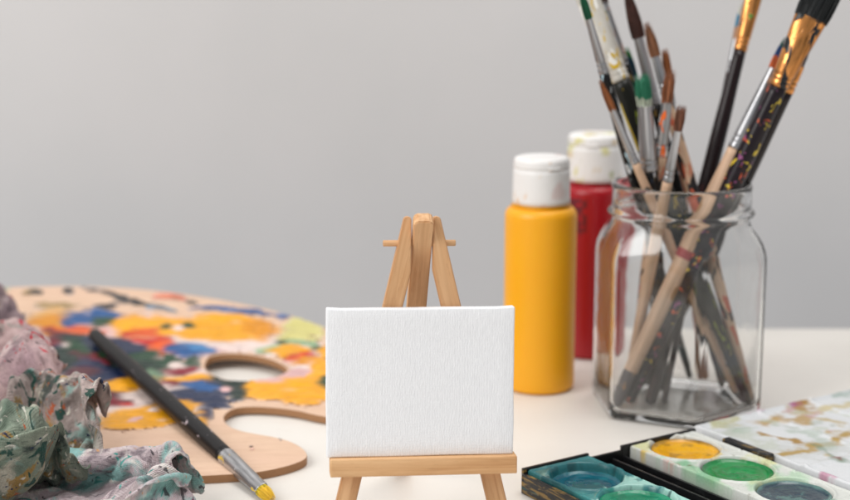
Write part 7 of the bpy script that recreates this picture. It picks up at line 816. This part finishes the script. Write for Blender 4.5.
YE=(240,166,6); YD=(222,144,14); OR=(222,92,30); RD=(196,38,26); CR=(128,18,38); GR=(22,66,40); DG=(16,42,34); NV=(22,38,72); BL=(26,84,142); LB=(104,140,164); WH=(232,212,204); PK=(222,178,176); BK=(44,40,38); OL=(168,140,96); LM=(214,206,130); PG=(150,180,140); DR=(92,36,46)
DABS = [ # px, py, rx, ry, angle, colour : in photo rows and columns on the board
 (120,340,125,26,2,PK),(110,395,90,24,4,WH),(250,345,80,9,3,WH),(270,372,60,12,0,WH),
 (28,292,10,3.5,0,OL),(70,292,7,4,0,BK),(36,293,8,2.5,0,BK),(52,306,22,3.5,3,OL),(106,293,18,3,16,BK),(118,300,9,3,30,BK),(138,304,22,3.2,8,BK),(106,307,12,2.4,-5,BK),(192,303,9,2.2,4,BK),(160,311,16,2,3,LB),(6,288,5,3,0,PG),(165,297,11,4,12,(226,140,110)),(174,300,10,2.4,10,(200,110,80)),
 (45,318,26,7,0,(222,170,100)),(55,328,34,9,0,YD),(34,334,8,7,0,WH),(92,317,30,6,-4,BL),(72,324,10,4,0,BL),(104,321,12,4,0,GR),
 (235,311,38,2.8,3,BL),(290,315,14,2.4,2,BL),(250,313,20,3,3,BL),
 (130,324,22,8,0,YE),(165,331,44,11,3,YE),(232,329,48,13,2,YE),(215,337,36,8,0,YE),(262,331,16,9,8,YD),(187,344,40,4,4,WH),
 (60,333,16,4,0,OR),(84,331,14,5,5,OR),(62,338,18,6,0,DR),(166,328,6,3,0,GR),(187,327,6,3,0,GR),(178,330,5,3,0,WH),
 (95,350,45,13,6,DG),(45,352,22,7,0,NV),(110,347,26,8,6,NV),(40,346,17,6,0,CR),(74,352,16,7,0,GR),(64,347,3,3,0,WH),(95,346,9,8,0,NV),
 (146,340,17,8,10,RD),(160,350,16,7,0,OR),(150,334,12,4,0,OR),(135,352,14,5,10,NV),(171,349,6,3,0,NV),
 (150,364,32,9,2,GR),(120,372,45,13,8,DG),(75,362,24,6,5,DR),(100,361,13,4,20,CR),(92,380,42,14,12,NV),(78,378,18,8,0,DR),(102,356,5,5,0,GR),(106,390,25,9,20,NV),(44,362,25,12,0,DG),
 (187,352,19,8,8,BL),(193,349,13,4,8,(60,126,180)),(194,364,9,6.5,0,GR),(170,362,7,7,0,GR),(176,367,8,4,0,WH),
 (186,374,20,3.2,3,CR),(205,377,16,3,0,WH),(152,381,10,8,70,(120,150,120)),
 (190,383,26,4.2,0,YE),(128,388,24,6,-10,YE),(112,392,12,5,-15,YE),(175,390,24,3,4,WH),(172,386,12,1.5,0,CR),
 (250,388,34,9,3,YE),(290,391,46,9,-2,YE),(300,401,28,5,6,YE),(262,397,26,4,0,YE),(226,372,9,4,0,PK),
 (206,393,26,8,4,NV),(186,399,18,7,-6,NV),(160,404,16,7,10,NV),(230,386,17,9,0,DG),(222,380,12,5,0,DG),(224,391,5,3,0,PK),(238,396,9,6,0,DG),(212,402,22,5,0,NV),(200,389,14,3,8,BL),
 (206,414,8,9,0,NV),(200,424,9,5,0,DG),(190,412,10,3,0,BL),
 (112,398,20,6,10,DR),(106,404,14,5,0,CR),(126,406,8,2,0,RD),(145,399,26,5,0,WH),(126,414,24,4,-4,WH),
 (148,418,44,9,-6,YE),(182,413,20,9,0,YE),(130,424,26,6,0,YE),(190,422,16,7,0,YE),(150,412,10,1.8,-10,WH),(134,421,7,2,-20,PK),
 (308,329,20,11,4,LM),(300,338,18,5,0,LM),(278,349,14,3,-4,PG),(288,344,10,2,0,GR),(317,349,9,3,0,GR),(305,346,14,2.4,4,PG),
 (290,353,14,6,5,YE),(300,358,16,3.4,-6,RD),(306,355,8,2,-10,RD),(296,362,12,3,10,OR),(310,364,20,4,-8,YD),(322,372,12,12,0,YE),(270,381,20,3,0,PK),(306,381,26,7,-4,YE),(292,375,18,3,0,PK),(316,392,14,8,0,YE),
 (340,360,20,20,0,YE),(350,385,22,14,0,GR),(345,400,16,6,0,YE),
 (-40,330,40,20,0,NV),(-60,380,40,22,0,YD),(0,400,40,24,0,GR),(20,430,40,14,0,CR),
 (251,447,3.6,1.2,5,BK),(252,450,3,1,0,(222,150,110)),(279,440,5,1,8,BK),(289,442.5,4,1,12,NV),(278,445.5,3,.8,0,OL),(172,456,2,1,0,BK),(231,460,1.2,.6,0,BK),(214,432,1.4,.6,0,NV),(160,440,1.2,.7,0,GR),(262,428,1.0,.5,0,CR),
]
gx = np.arange(-.40, .02, .0009); gy = np.arange(.665, 1.01, .0011)
X, Y = np.meshgrid(gx, gy)
Zs = TH + KW*np.maximum(0, Y-Y0)**2
dep = Y*math.cos(PITCH)-(Zs-CAM_H)*math.sin(PITCH)
PX = 425+FOC*X/dep; PY = 250-FOC*(Y*math.sin(PITCH)+(Zs-CAM_H)*math.cos(PITCH))/dep
n1 = fbm(X*55, Y*55, 3, 4)-.47; n2 = fbm(X*55+9, Y*55+4, 8, 4)-.47; n3 = fbm(X*260, Y*260, 5, 3)-.45
wx = PX+n1*34+n3*9; wy = PY+n2*12+n3*3.5
cover = np.zeros_like(X); height = np.zeros_like(X)
col = np.ones(X.shape+(3,))*np.array(lin(*WH))
streak = fbm(X*70, Y*520, 21, 4); streak2 = fbm(X*400+Y*90, Y*300, 22, 3)
rr = random.Random(4)
for k, (px, py, rx, ry, ang, c) in enumerate(DABS):
    a = math.radians(ang)
    if rx > 9 and k > 3: rx, ry = rx*1.10, ry*1.18
    small = 1 if rx > 9 else .25
    qx = (PX+(wx-PX)*small)-px; qy = (PY+(wy-PY)*small)-py
    u = (qx*math.cos(a)+qy*math.sin(a))/rx; w = (-qx*math.sin(a)+qy*math.cos(a))/ry
    d = np.sqrt(u*u+w*w) + (streak-.47)*.7*small + n3*.35*small
    m = sstep(1.10, .86, d)
    cc = np.array(lin(*c))*rr.uniform(.93, 1.07)
    tone = (1+.5*(streak2-.47)+.35*(streak-.47))[..., None]
    mm = (m*(1 if k > 3 else .8))[..., None]
    # thin places let the colour below come through
    thin = np.clip(1-.6*sstep(.58, .74, fbm(X*90+k*3.1, Y*240+k, 40+k, 3)), 0, 1)[..., None] if rx > 6 else 1
    mm2 = mm*thin
    col = col*(1-mm2)+np.clip(cc*tone, 0, 1)*mm2
    cover = np.maximum(cover, m*(.85 if k < 4 else 1))
    height = height*(1-.5*m)+m*.35
for it in range(3):      # colours drag into each other along the strokes
    blend = (col + np.roll(col, 2, 1) + np.roll(col, -2, 1) + np.roll(col, 1, 0) + np.roll(col, -1, 0))/5
    wgt = sstep(.40, .56, fbm(X*60, Y*160, 77+it, 3))[..., None]
    col = col*(1-wgt)+blend*wgt
def inside(poly, X, Y, grow=0):
    r = np.zeros(X.shape, bool); n = len(poly)
    for i in range(n):
        x1, y1 = poly[i].x, poly[i].y; x2, y2 = poly[(i+1) % n].x, poly[(i+1) % n].y
        if y1 == y2: continue
        cnd = ((y1 > Y) != (y2 > Y)) & (X < (x2-x1)*(Y-y1)/(y2-y1)+x1)
        r ^= cnd
    return r
def shift_in(poly, d):
    n = len(poly); out = []
    area = sum(poly[i].x*poly[(i+1) % n].y-poly[(i+1) % n].x*poly[i].y for i in range(n))
    sg = 1 if area > 0 else -1
    for i in range(n):
        tt = (poly[(i+1) % n]-poly[i-1]); tt.z = 0; tt.normalize()
        out.append(poly[i]+Vector((-tt.y, tt.x, 0))*d*sg)
    return out
ins = inside(shift_in(out_w, .0008), X, Y) & ~inside(shift_in(hole_w, -.0008), X, Y)
th = (cover-.45)*.0007 + cover*(streak-.45)*.0017 + cover*height*.0006 + cover*(streak2-.45)*.0004
Zp = Zs + .00022 + np.where(cover > .02, th, -.0006)
keep = (cover > .12) & ins
idx = -np.ones(X.shape, int); idx[keep] = np.arange(keep.sum())
q = keep[:-1,:-1] & keep[1:,:-1] & keep[:-1,1:] & keep[1:,1:]
jj, ii = np.nonzero(q)
fs = [(int(idx[j,i]), int(idx[j,i+1]), int(idx[j+1,i+1]), int(idx[j+1,i])) for j, i in zip(jj, ii)]
vs = np.stack([X[keep]-off.x, Y[keep]-off.y, Zp[keep]], 1)
PAINT = mat_attr('dried_paint', rough=.34, bump_scale=900, bump_d=.0002, grain=.05)
mesh_obj('paint_layer', vs, fs, PAINT, palette, cols=col[keep])

# ------------------------------------------------------------------ long brush lying on the palette
tip = at(273, 500, .0034); end = at(94, 334, warp(.9)+TH+.0052)
d = (tip-end).normalized(); L = (tip-end).length
def s_row(py):
    a, b = 0.0, L
    for _ in range(40):
        m = (a+b)/2
        if proj(*(end+d*m))[1] < py: a = m
        else: b = m
    return a
H_LONG = dim_spec('matte_black_handle', lin(22,21,22), [((206,190,196),.55)], .22, rough=.42, seed=4.4)
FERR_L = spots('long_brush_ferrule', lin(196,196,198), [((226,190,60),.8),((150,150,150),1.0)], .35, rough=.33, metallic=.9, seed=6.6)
paintbrush('long black-handled paintbrush with yellow hair lying across the wooden palette', end, d, L, s_row(489), s_row(457), .0064, .0072, .0094, .0098, .0082,
           H_LONG, FERR_L, mat_bristle(lin(236,190,40), [(lin(240,200,60),.3)], .01), flat=.55, pointed=.45, seed=77, group=None, rz=.6)

# ------------------------------------------------------------------ watercolour box
BA = math.radians(-56.7)
U = Vector((math.cos(BA), math.sin(BA), 0)); Vv = Vector((-U.y, U.x, 0))
W1 = Vector((.0737, .6533, 0))
box = empty('watercolour_set', W1, 'open black watercolour set with round pans and a smeared white lid, front right', 'paint set')
box.rotation_euler = (0, 0, math.atan2(U.y, U.x))
# local x runs along U, local y along Vv
assert (Matrix.Rotation(box.rotation_euler.z, 3, 'Z') @ Vector((0,1,0)) - Vv).length < .02
t = NT('black_tray'); v = t.coords((1,1,1))
n = t.noise(t.coords((60,60,500)), 1.0, 5, .65, 1.0); n2 = t.noise(t.coords((50,50,300), loc=(3,1,2)), 1.0, 4, .6, 1.0)
c = t.mix(t.ramp(n, [(.50,(0,0,0)),(.58,(1,1,1))]), lin(24,24,26), lin(140,112,56))
c = t.mix(t.ramp(n2, [(.60,(0,0,0)),(.66,(.8,.8,.8))]), c, lin(30,84,86))
c = t.mix(t.ramp(t.noise(v, 160, 4), [(.66,(0,0,0)),(.72,(.6,.6,.6))]), c, lin(150,150,140))
sp = t.n('ShaderNodeSeparateXYZ'); t.l(t.coords(), sp.inputs[0])
c = t.mix(t.math('MAXIMUM', t.math('LESS_THAN', sp.outputs[1], -.0179), t.math('GREATER_THAN', sp.outputs[1], .0875)), t.mix(t.ramp(t.noise(v, 120, 4), [(.6,(0,0,0)),(.75,(.5,.5,.5))]), lin(22,22,24), lin(60,66,66)), c)
t.base(c); t.bump(n, .4, .0004); TRAY = t.set(Roughness=.35)
x0, x1, y0, y1 = -.0212, .128, -.0182, .0870
bm = bmesh.new()
add_box(bm, x0, x1, y0, y1, 0, .0018, .0004)
add_box(bm, x0, x1, y0-.0016, y0, 0, .0100, .0004)                 # long front wall
add_box(bm, x0, x1, y1, y1+.0016, .0, .0098, .0004)
add_box(bm, x0-.0016, x0, y0-.0016, .0195, 0, .0124, .0005)        # end wall with its stepped lip
add_box(bm, x0-.0015, x0, .0195, .0400, 0, .0100, .0004)
add_box(bm, x0-.0017, x0, .0400, y1+.0016, 0, .0122, .0005)
add_box(bm, x1, x1+.0016, y0-.0016, y1+.0016, 0, .0120, .0005)
for yy in (.0225, .0335, .0405): add_box(bm, x0+.001, x1-.001, yy-.0007, yy+.0007, .0018, .0075, .0003)
add_box(bm, x0+.0012, x1-.0012, .0240, .0320, .0019, .0042, .0005)
bm_obj('tray', bm, TRAY, box)

def plate(cx_list, ya, yb, rows, rowy, basecol, smears, seed, r=.0171, depth=.0050):
    """moulded insert with round wells; the paint cakes are its children"""
    xa, xb = x0+.0008, x1-.0008
    sx_, sy_ = .00055, .00055
    gx = np.arange(xa, xb+1e-6, sx_); gy = np.arange(ya, yb+1e-6, sy_)
    X, Y = np.meshgrid(gx, gy)
    Z = np.full(X.shape, .0112)
    e = np.minimum(np.minimum(X-xa, xb-X), np.minimum(Y-ya, yb-Y))
    Z += .0007*sstep(.0016, .0008, e)
    Z -= .0009*sstep(.0006, 0, e)
    dmin = np.full(X.shape, 9.0)
    for cx in cx_list: dmin = np.minimum(dmin, np.hypot(X-cx, Y-rowy))
    Z += .0007*np.exp(-((dmin-(r+.0008))/.0006)**2)
    Z -= depth*sstep(r, r-.0013, dmin)
    for cx in cx_list[:-1]:    # divider grooves between pans
        Z -= .0006*np.exp(-((X-cx-.0176)/.0004)**2)
    Z += (fbm(X*900, Y*900, seed, 3)-.45)*.0002
    col = np.ones(X.shape+(3,))*np.array(lin(*basecol))
    for k, (c, sc, thr, cx, cy, rad) in enumerate(smears):
        f = fbm(X*sc+k*5+seed, Y*sc*1.0+k*3, seed+k, 5)
        g = np.exp(-(((X-cx)**2+(Y-cy)**2)/rad**2)) if rad else 1.0
        m = (sstep(thr-.03, thr+.10, f*.7+g*.32 if rad else f)*.8)[..., None]
        col = col*(1-m)+np.array(lin(*c))*m
    ny, nx = X.shape
    vs = np.stack([X.ravel(), Y.ravel(), Z.ravel()], 1)
    fs = [(j*nx+i, j*nx+i+1, (j+1)*nx+i+1, (j+1)*nx+i) for j in range(ny-1) for i in range(nx-1)]
    # skirt down to the tray floor
    V = [tuple(v) for v in vs]; C = [tuple(c) for c in col.reshape(-1,3)]
    rim = [(0,i) for i in range(nx)]+[(j,nx-1) for j in range(1,ny)]+[(ny-1,i) for i in range(nx-2,-1,-1)]+[(j,0) for j in range(ny-2,0,-1)]
    b = len(V)
    for j, i in rim:
        V.append((X[j,i], Y[j,i], .0022)); C.append(tuple(np.array(lin(*basecol))*.8))
    for a in range(len(rim)):
        a2 = (a+1) % len(rim); (j,i), (j2,i2) = rim[a], rim[a2]
        fs.append((j*nx+i, b+a, b+a2, j2*nx+i2))
    o = mesh_obj('pan_insert', V, fs, PANP, box, cols=np.array(C))
    return o
PANP = mat_attr('pan_plastic', rough=.3, bump_scale=700, bump_d=.0001)
CAKE = mat_attr('paint_cake', rough=.2, bump_scale=500, bump_d=.0003)
def cake(parent, cx, cy, c1, c2, c3, z=.0088, r=.0163, seed=0, mess=.5):
    vs = [(0,0,0)]; fs = []; NRg, NA = 26, 72
    for k in range(1, NRg+1):
        for i in range(NA):
            a = 2*math.pi*i/NA; rr_ = r*k/NRg*(1+.015*math.sin(3*a+seed))
            vs.append((rr_*math.cos(a), rr_*math.sin(a), 0))
    for i in range(NA): fs.append((0, 1+i, 1+(i+1) % NA))
    for k in range(NRg-1):
        for i in range(NA):
            j = (i+1) % NA; fs.append((1+k*NA+i, 1+(k+1)*NA+i, 1+(k+1)*NA+j, 1+k*NA+j))
    V = np.array(vs, float); rho = np.hypot(V[:,0], V[:,1])/r; th_ = np.arctan2(V[:,1], V[:,0])
    sw = fbm(rho*5+seed+th_*.5, np.cos(th_+rho*2)*1.5+seed, seed, 4)
    n = fbm(V[:,0]*160+seed*9, V[:,1]*160, seed+5, 4)
    V[:,2] = -.0012*(1-rho**2)*.9 + .0009*sstep(.86, 1, rho) + (n-.45)*.0009 + (sw-.45)*.0008
    col = np.array(lin(*c1))*(np.ones((len(V),1)))
    m = (sstep(.47, .58, sw))[:,None]; col = col*(1-m*mess)+np.array(lin(*c2))*m*mess
    m = (sstep(.56, .64, n))[:,None]; col = col*(1-m*mess)+np.array(lin(*c3))*m*mess
    m = sstep(.88, .98, rho+(n-.45)*.3)[:,None]*.7; col = col*(1-m)+np.array(lin(*c3))*m
    o = mesh_obj('paint_cake', V, fs, CAKE, parent, cols=col)
    o.location = (cx, cy, z); return o
pitch = .0352
xs = [k*pitch for k in range(4)]
p1 = plate(xs, -.0176, .0190, 1, .0005, (60,144,144), [
    ((34,104,110), 60, .36, -.004, -.002, .026), ((18,80,88), 120, .56, .0, .0, .02), ((20,134,110), 70, .54, pitch, 0, .018), ((176,220,208), 110, .50, .026, .014, .022), ((190,226,214), 90, .52, .044, -.016, .022), ((26,76,80), 240, .66, 0, 0, 0)], 3)
p2 = plate([x-.0043 for x in xs], .0445, .0862, 1, .0652, (208,210,204), [
    ((222,188,60), 90, .60, -.004, .065, .021), ((206,206,150), 60, .54, 0, 0, 0), ((110,176,130), 90, .56, .03, .045, .018), ((170,200,170), 90, .52, .05, .07, .03), ((80,140,110), 90, .60, .085, .06, .02), ((200,110,90), 240, .68, .0, .04, .02), ((120,116,90), 300, .70, 0, 0, 0)], 9)
for x, cc, z in ((0, ((12,92,110),(8,62,78),(30,120,128)), .0070), (1, ((8,124,88),(6,100,74),(16,146,108)), .0086), (2, ((30,70,120),(20,50,90),(60,110,150)), .0084), (3, ((30,40,90),(20,30,60),(80,90,130)), .0084)):
    o = cake(p1, xs[x], .0005, *cc, z=z, seed=x+2)
for x, cc in enumerate((((228,168,16),(212,146,14),(120,92,40)), ((14,134,66),(44,110,50),(10,110,56)), ((44,64,76),(26,40,56),(96,136,128)), ((90,60,50),(60,40,36),(120,90,80)))):
    cake(p2, xs[x]-.0043, .0652, *cc, z=.0094, seed=x+11)
# hinge between tray and lid
bm = bmesh.new()
add_box(bm, -.0036, .0272, .0888, .0938, .0068, .0122, .0011, 3)
bm_obj('hinge', bm, TRAY, box)
# open lid lying flat: white mixing surface with a raised rim
ya, yb, xa, xb = .0940, .2110, -.0285, .130
gx = np.arange(xa, xb, .0008); gy = np.arange(ya, yb, .0008)
X, Y = np.meshgrid(gx, gy)
e = np.minimum(np.minimum(X-xa, xb-X), np.minimum(Y-ya, yb-Y))
Z = .0098 + .0013*sstep(.0030, .0022, e) - .0010*sstep(.0009, .0002, e)
n = fbm(X*160, Y*160, 2, 4)
Z += (n-.45)*.0003
for dv in (.045, .083): Z += .0009*np.exp(-((Y-ya-dv)/.0016)**2)      # moulded ridges between mixing areas
Z += .0009*np.exp(-((X-.045)/.0016)**2)
col = np.ones(X.shape+(3,))*np.array(lin(212,214,216))
def strokes(pts, wd, c, sd, dens=.5):
    global col, Z
    best = np.full(X.shape, 9.0)
    xx = X+(fbm(X*90,Y*90,sd,4)-.47)*.012; yy = Y+(fbm(X*90+3,Y*90+7,sd+3,4)-.47)*.012
    for (ax, ay), (bx, by) in zip(pts[:-1], pts[1:]):
        dx, dy = bx-ax, by-ay; tt = np.clip(((xx-ax)*dx+(yy-ay)*dy)/(dx*dx+dy*dy+1e-12), 0, 1)
        best = np.minimum(best, np.hypot(xx-ax-dx*tt, yy-ay-dy*tt))
    f = fbm(X*230, Y*230, sd+9, 4)
    m = sstep(1.45, .15, best/wd + (f-.47)*2.6)*min(1, dens*1.15)
    c = tuple(v*.9 for v in c)
    col = col*(1-m[...,None])+np.array(lin(*c))*m[...,None]; Z = Z+m*.0002
def L2(px, py):       # photo pixel on the lid -> local coordinates
    p = at(px, py, .010)-W1; return (p.dot(U), p.dot(Vv))
def chain(*pp): return [L2(*p) for p in pp]
strokes(chain((770,450),(850,450)), .012, (206,208,204), 70, .5)
strokes(chain((725,425),(765,445)), .007, (206,212,196), 71, .6)
strokes(chain((800,405),(802,420),(778,418),(764,424)), .0055, (192,150,62), 31, .75)
strokes(chain((797,404),(806,408)), .006, (180,134,50), 32, .75)
strokes(chain((772,403),(784,402)), .005, (208,150,40), 33, .8)
strokes(chain((760,432),(775,436),(798,442)), .003, (176,132,40), 34, .9)
strokes(chain((778,455),(800,452),(815,448),(830,441),(850,434)), .0045, (188,152,70), 35, .85)
strokes(chain((830,430),(848,433)), .0045, (192,158,80), 36, .8)
strokes(chain((824,420),(840,424)), .004, (198,172,100), 37, .7)
strokes(chain((745,412),(760,410)), .0035, (196,80,150), 38, .75)
strokes(chain((788,401),(794,406)), .003, (180,90,150), 39, .7)
strokes(chain((836,458),(840,459)), .0025, (190,50,100), 40, .9)
strokes(chain((828,475),(838,478)), .003, (200,110,150), 41, .6)
strokes(chain((722,425),(736,421)), .004, (200,196,140), 42, .7)
strokes(chain((736,432),(748,428)), .0035, (186,204,186), 43, .6)
strokes(chain((812,442),(834,455),(848,462)), .002, (110,140,110), 44, .6)
strokes(chain((815,412),(850,402)), .004, (214,196,140), 45, .7)
strokes(chain((790,430),(812,432),(826,446)), .003, (186,200,186), 46, .6)
strokes(chain((830,396),(850,392)), .003, (150,176,160), 47, .5)
rng = np.random.default_rng(5)
for k in range(16):
    px, py = rng.uniform(735, 850), rng.uniform(395, 470)
    if py > 430+(px-740)*.45 or py < 424-(px-700)*.24: continue
    strokes(chain((px,py),(px+rng.uniform(-14,14),py+rng.uniform(-4,4))), rng.uniform(.0015,.003), [(206,176,110),(196,206,180),(214,170,190),(176,186,170)][k % 4], 90+k, .45)
ny, nx = X.shape
V = [tuple(v) for v in np.stack([X.ravel(), Y.ravel(), Z.ravel()], 1)]; C = [tuple(c) for c in col.reshape(-1,3)]
fs = [(j*nx+i, j*nx+i+1, (j+1)*nx+i+1, (j+1)*nx+i) for j in range(ny-1) for i in range(nx-1)]
rim = [(0,i) for i in range(nx)]+[(j,nx-1) for j in range(1,ny)]+[(ny-1,i) for i in range(nx-2,-1,-1)]+[(j,0) for j in range(ny-2,0,-1)]
b = len(V)
for j, i in rim: V.append((X[j,i], Y[j,i], .0004)); C.append(tuple(col[j,i]))
for a in range(len(rim)):
    a2 = (a+1) % len(rim); (j,i), (j2,i2) = rim[a], rim[a2]; fs.append((j*nx+i, b+a, b+a2, j2*nx+i2))
lid = mesh_obj('mixing_lid', V, fs, PANP, box, cols=np.array(C))

# ------------------------------------------------------------------ paint rags
def decode(s):
    return np.array(s, float).reshape(54, 54, 3)/350.0
def mat_rag(name, base, stains, seed=0.0, fade=None):
    t = NT(name); a = t.n('ShaderNodeTexCoord'); uv = a.outputs['UV']
    def mp(sc, lo):
        m = t.n('ShaderNodeMapping'); m.inputs['Scale'].default_value = (sc,sc,sc); m.inputs['Location'].default_value = (lo,lo*.7,lo*.3)
        t.l(uv, m.inputs[0]); return m.outputs[0]
    c = t.mix(t.ramp(t.noise(mp(5,seed), 1.0, 5, .6), [(.35,(0,0,0)),(.68,(1,1,1))]), base[0], base[1])
    if fade:      # the dye runs out towards one side of the rag
        sp = t.n('ShaderNodeSeparateXYZ'); t.l(uv, sp.inputs[0])
        f = t.math('ADD', sp.outputs[0], t.math('MULTIPLY', t.noise(mp(4,seed+2), 1.0, 4), .8))
        c = t.mix(t.ramp(t.math('MULTIPLY', f, .5), [(fade[1]-.05,(0,0,0)),(fade[1]+.06,(.85,.85,.85))]), c, t.mix(t.ramp(t.noise(mp(9,seed+5), 1.0, 5, .65), [(.35,(0,0,0)),(.7,(1,1,1))]), fade[0], tuple(x*.5 for x in fade[0])))
    for k, (cc, sc, th, w, st) in enumerate(stains):
        n = t.noise(mp(sc, seed+k*3.7), 1.0, 5 if sc < 20 else 2, .62, .7)
        c = t.mix(t.ramp(n, [(th,(0,0,0)),(th+w,(st,st,st))]), c, cc)
    c = t.mix(.35, c, t.ramp(t.noise(mp(45,seed+9), 1.0, 6, .75), [(.34,(.16,.16,.16)),(.62,(.82,.82,.82))]), 'OVERLAY')
    t.base(c)
    w1 = t.n('ShaderNodeTexWave', _bands_direction='X'); w2 = t.n('ShaderNodeTexWave', _bands_direction='Y')
    for w in (w1, w2):
        w.inputs['Scale'].default_value = 62; w.inputs['Distortion'].default_value = 1.5; w.inputs['Detail'].default_value = 2; t.l(uv, w.inputs[0])
    h = t.math('ADD', t.math('MULTIPLY', t.math('ADD', w1.outputs[1], w2.outputs[1]), .35), t.math('MULTIPLY', t.noise(mp(130,seed+4), 1.0, 5, .7), 1.6))
    t.bump(h, .9, .0006)
    return t.set(Roughness=.9, Sheen_Weight=.1)
def rag(data, sc, zs, loc, rz, mat, label, tilt=(0,0)):
    P_ = decode(data)*np.array([sc, sc, sc*zs])
    vs = P_.reshape(-1,3); n = 54
    fs = [(j*n+i, j*n+i+1, (j+1)*n+i+1, (j+1)*n+i) for j in range(n-1) for i in range(n-1)]
    o = mesh_obj('paint_rag', vs, fs, mat)
    me = o.data; uvl = me.uv_layers.new(name='UVMap')
    li = np.empty(len(me.loops), int); me.loops.foreach_get('vertex_index', li)
    uvs = np.stack([(li % n)/(n-1), (li//n)/(n-1)], 1).astype(np.float32); uvl.data.foreach_set('uv', uvs.ravel())
    s = o.modifiers.new('thickness', 'SOLIDIFY'); s.thickness = .0005; s.offset = 0
    s = o.modifiers.new('smooth', 'SUBSURF'); s.levels = 2; s.render_levels = 2
    tx = bpy.data.textures.new('wrinkle', 'CLOUDS'); tx.noise_scale = .003; tx.noise_depth = 3
    dm = o.modifiers.new('wrinkles', 'DISPLACE'); dm.texture = tx; dm.strength = .0009; dm.mid_level = .5
    tx = bpy.data.textures.new('crease', 'CLOUDS'); tx.noise_scale = .014; tx.noise_depth = 1; tx.cloud_type = 'GRAYSCALE'; tx.noise_basis = 'VORONOI_F2_F1'
    dm = o.modifiers.new('creases', 'DISPLACE'); dm.texture = tx; dm.strength = -.0012; dm.mid_level = .3
    o.location = loc; o.rotation_euler = (tilt[0], tilt[1], rz)
    return finish(o, label, 'rag', 'paint-stained rags heaped on the palette')
RAG_PINK = mat_rag('rag_pink', (lin(206,178,174), lin(168,138,144)), [(lin(104,82,90),7,.53,.10,.9),(lin(224,206,202),10,.56,.08,.8),(lin(196,40,60),20,.655,.02,.95),(lin(120,150,138),12,.60,.06,.7),(lin(60,50,56),26,.64,.05,.8),(lin(150,60,90),36,.68,.03,.9)], 1.0)
RAG_GREEN = mat_rag('rag_green', (lin(156,164,146), lin(92,116,100)), [(lin(44,60,54),8,.54,.08,.9),(lin(150,190,182),9,.56,.08,.8),(lin(206,198,180),11,.58,.06,.85),(lin(170,128,48),14,.60,.06,.8),(lin(20,70,60),22,.62,.03,.95),(lin(190,90,44),30,.66,.03,.95),(lin(26,44,84),34,.66,.03,.95),(lin(232,228,214),26,.65,.03,.8)], 4.0, fade=(lin(200,176,172), .54))
RAG_PALE = mat_rag('rag_pale', (lin(214,196,196), lin(190,172,180)), [(lin(128,188,182),5,.53,.08,.85),(lin(118,104,112),8,.55,.08,.85),(lin(226,218,210),11,.56,.08,.8),(lin(110,40,76),14,.655,.03,.95),(lin(70,156,148),20,.64,.02,.95),(lin(46,42,50),26,.65,.04,.85),(lin(206,150,90),30,.69,.03,.8)], 7.0)
RAG_MAUVE = mat_rag('rag_mauve', (lin(160,138,140), lin(120,102,110)), [(lin(74,58,70),7,.54,.1,.9),(lin(204,186,180),9,.57,.1,.8),(lin(150,60,70),20,.65,.03,.9)], 11.0)
rag(CLOTH_C, .080, 1.45, (-.318, .850, .012), .9, RAG_MAUVE, 'dull mauve crumpled rag at the back of the heap')
rag(CLOTH_A, .086, 1.30, (-.242, .745, .004), 3.5, RAG_PINK, 'pinkish crumpled rag with red specks beside the tip of the long brush handle')
rag(CLOTH_B, .078, 2.0, (-.212, .672, .003), 1.1, RAG_GREEN, 'green and grey crumpled rag flecked with ochre and blue in the middle of the heap')
rag(CLOTH_C, .080, .95, (-.163, .626, .001), 2.9, RAG_PALE, 'pale pink and aqua crumpled rag with teal and plum spots, frontmost of the heap')
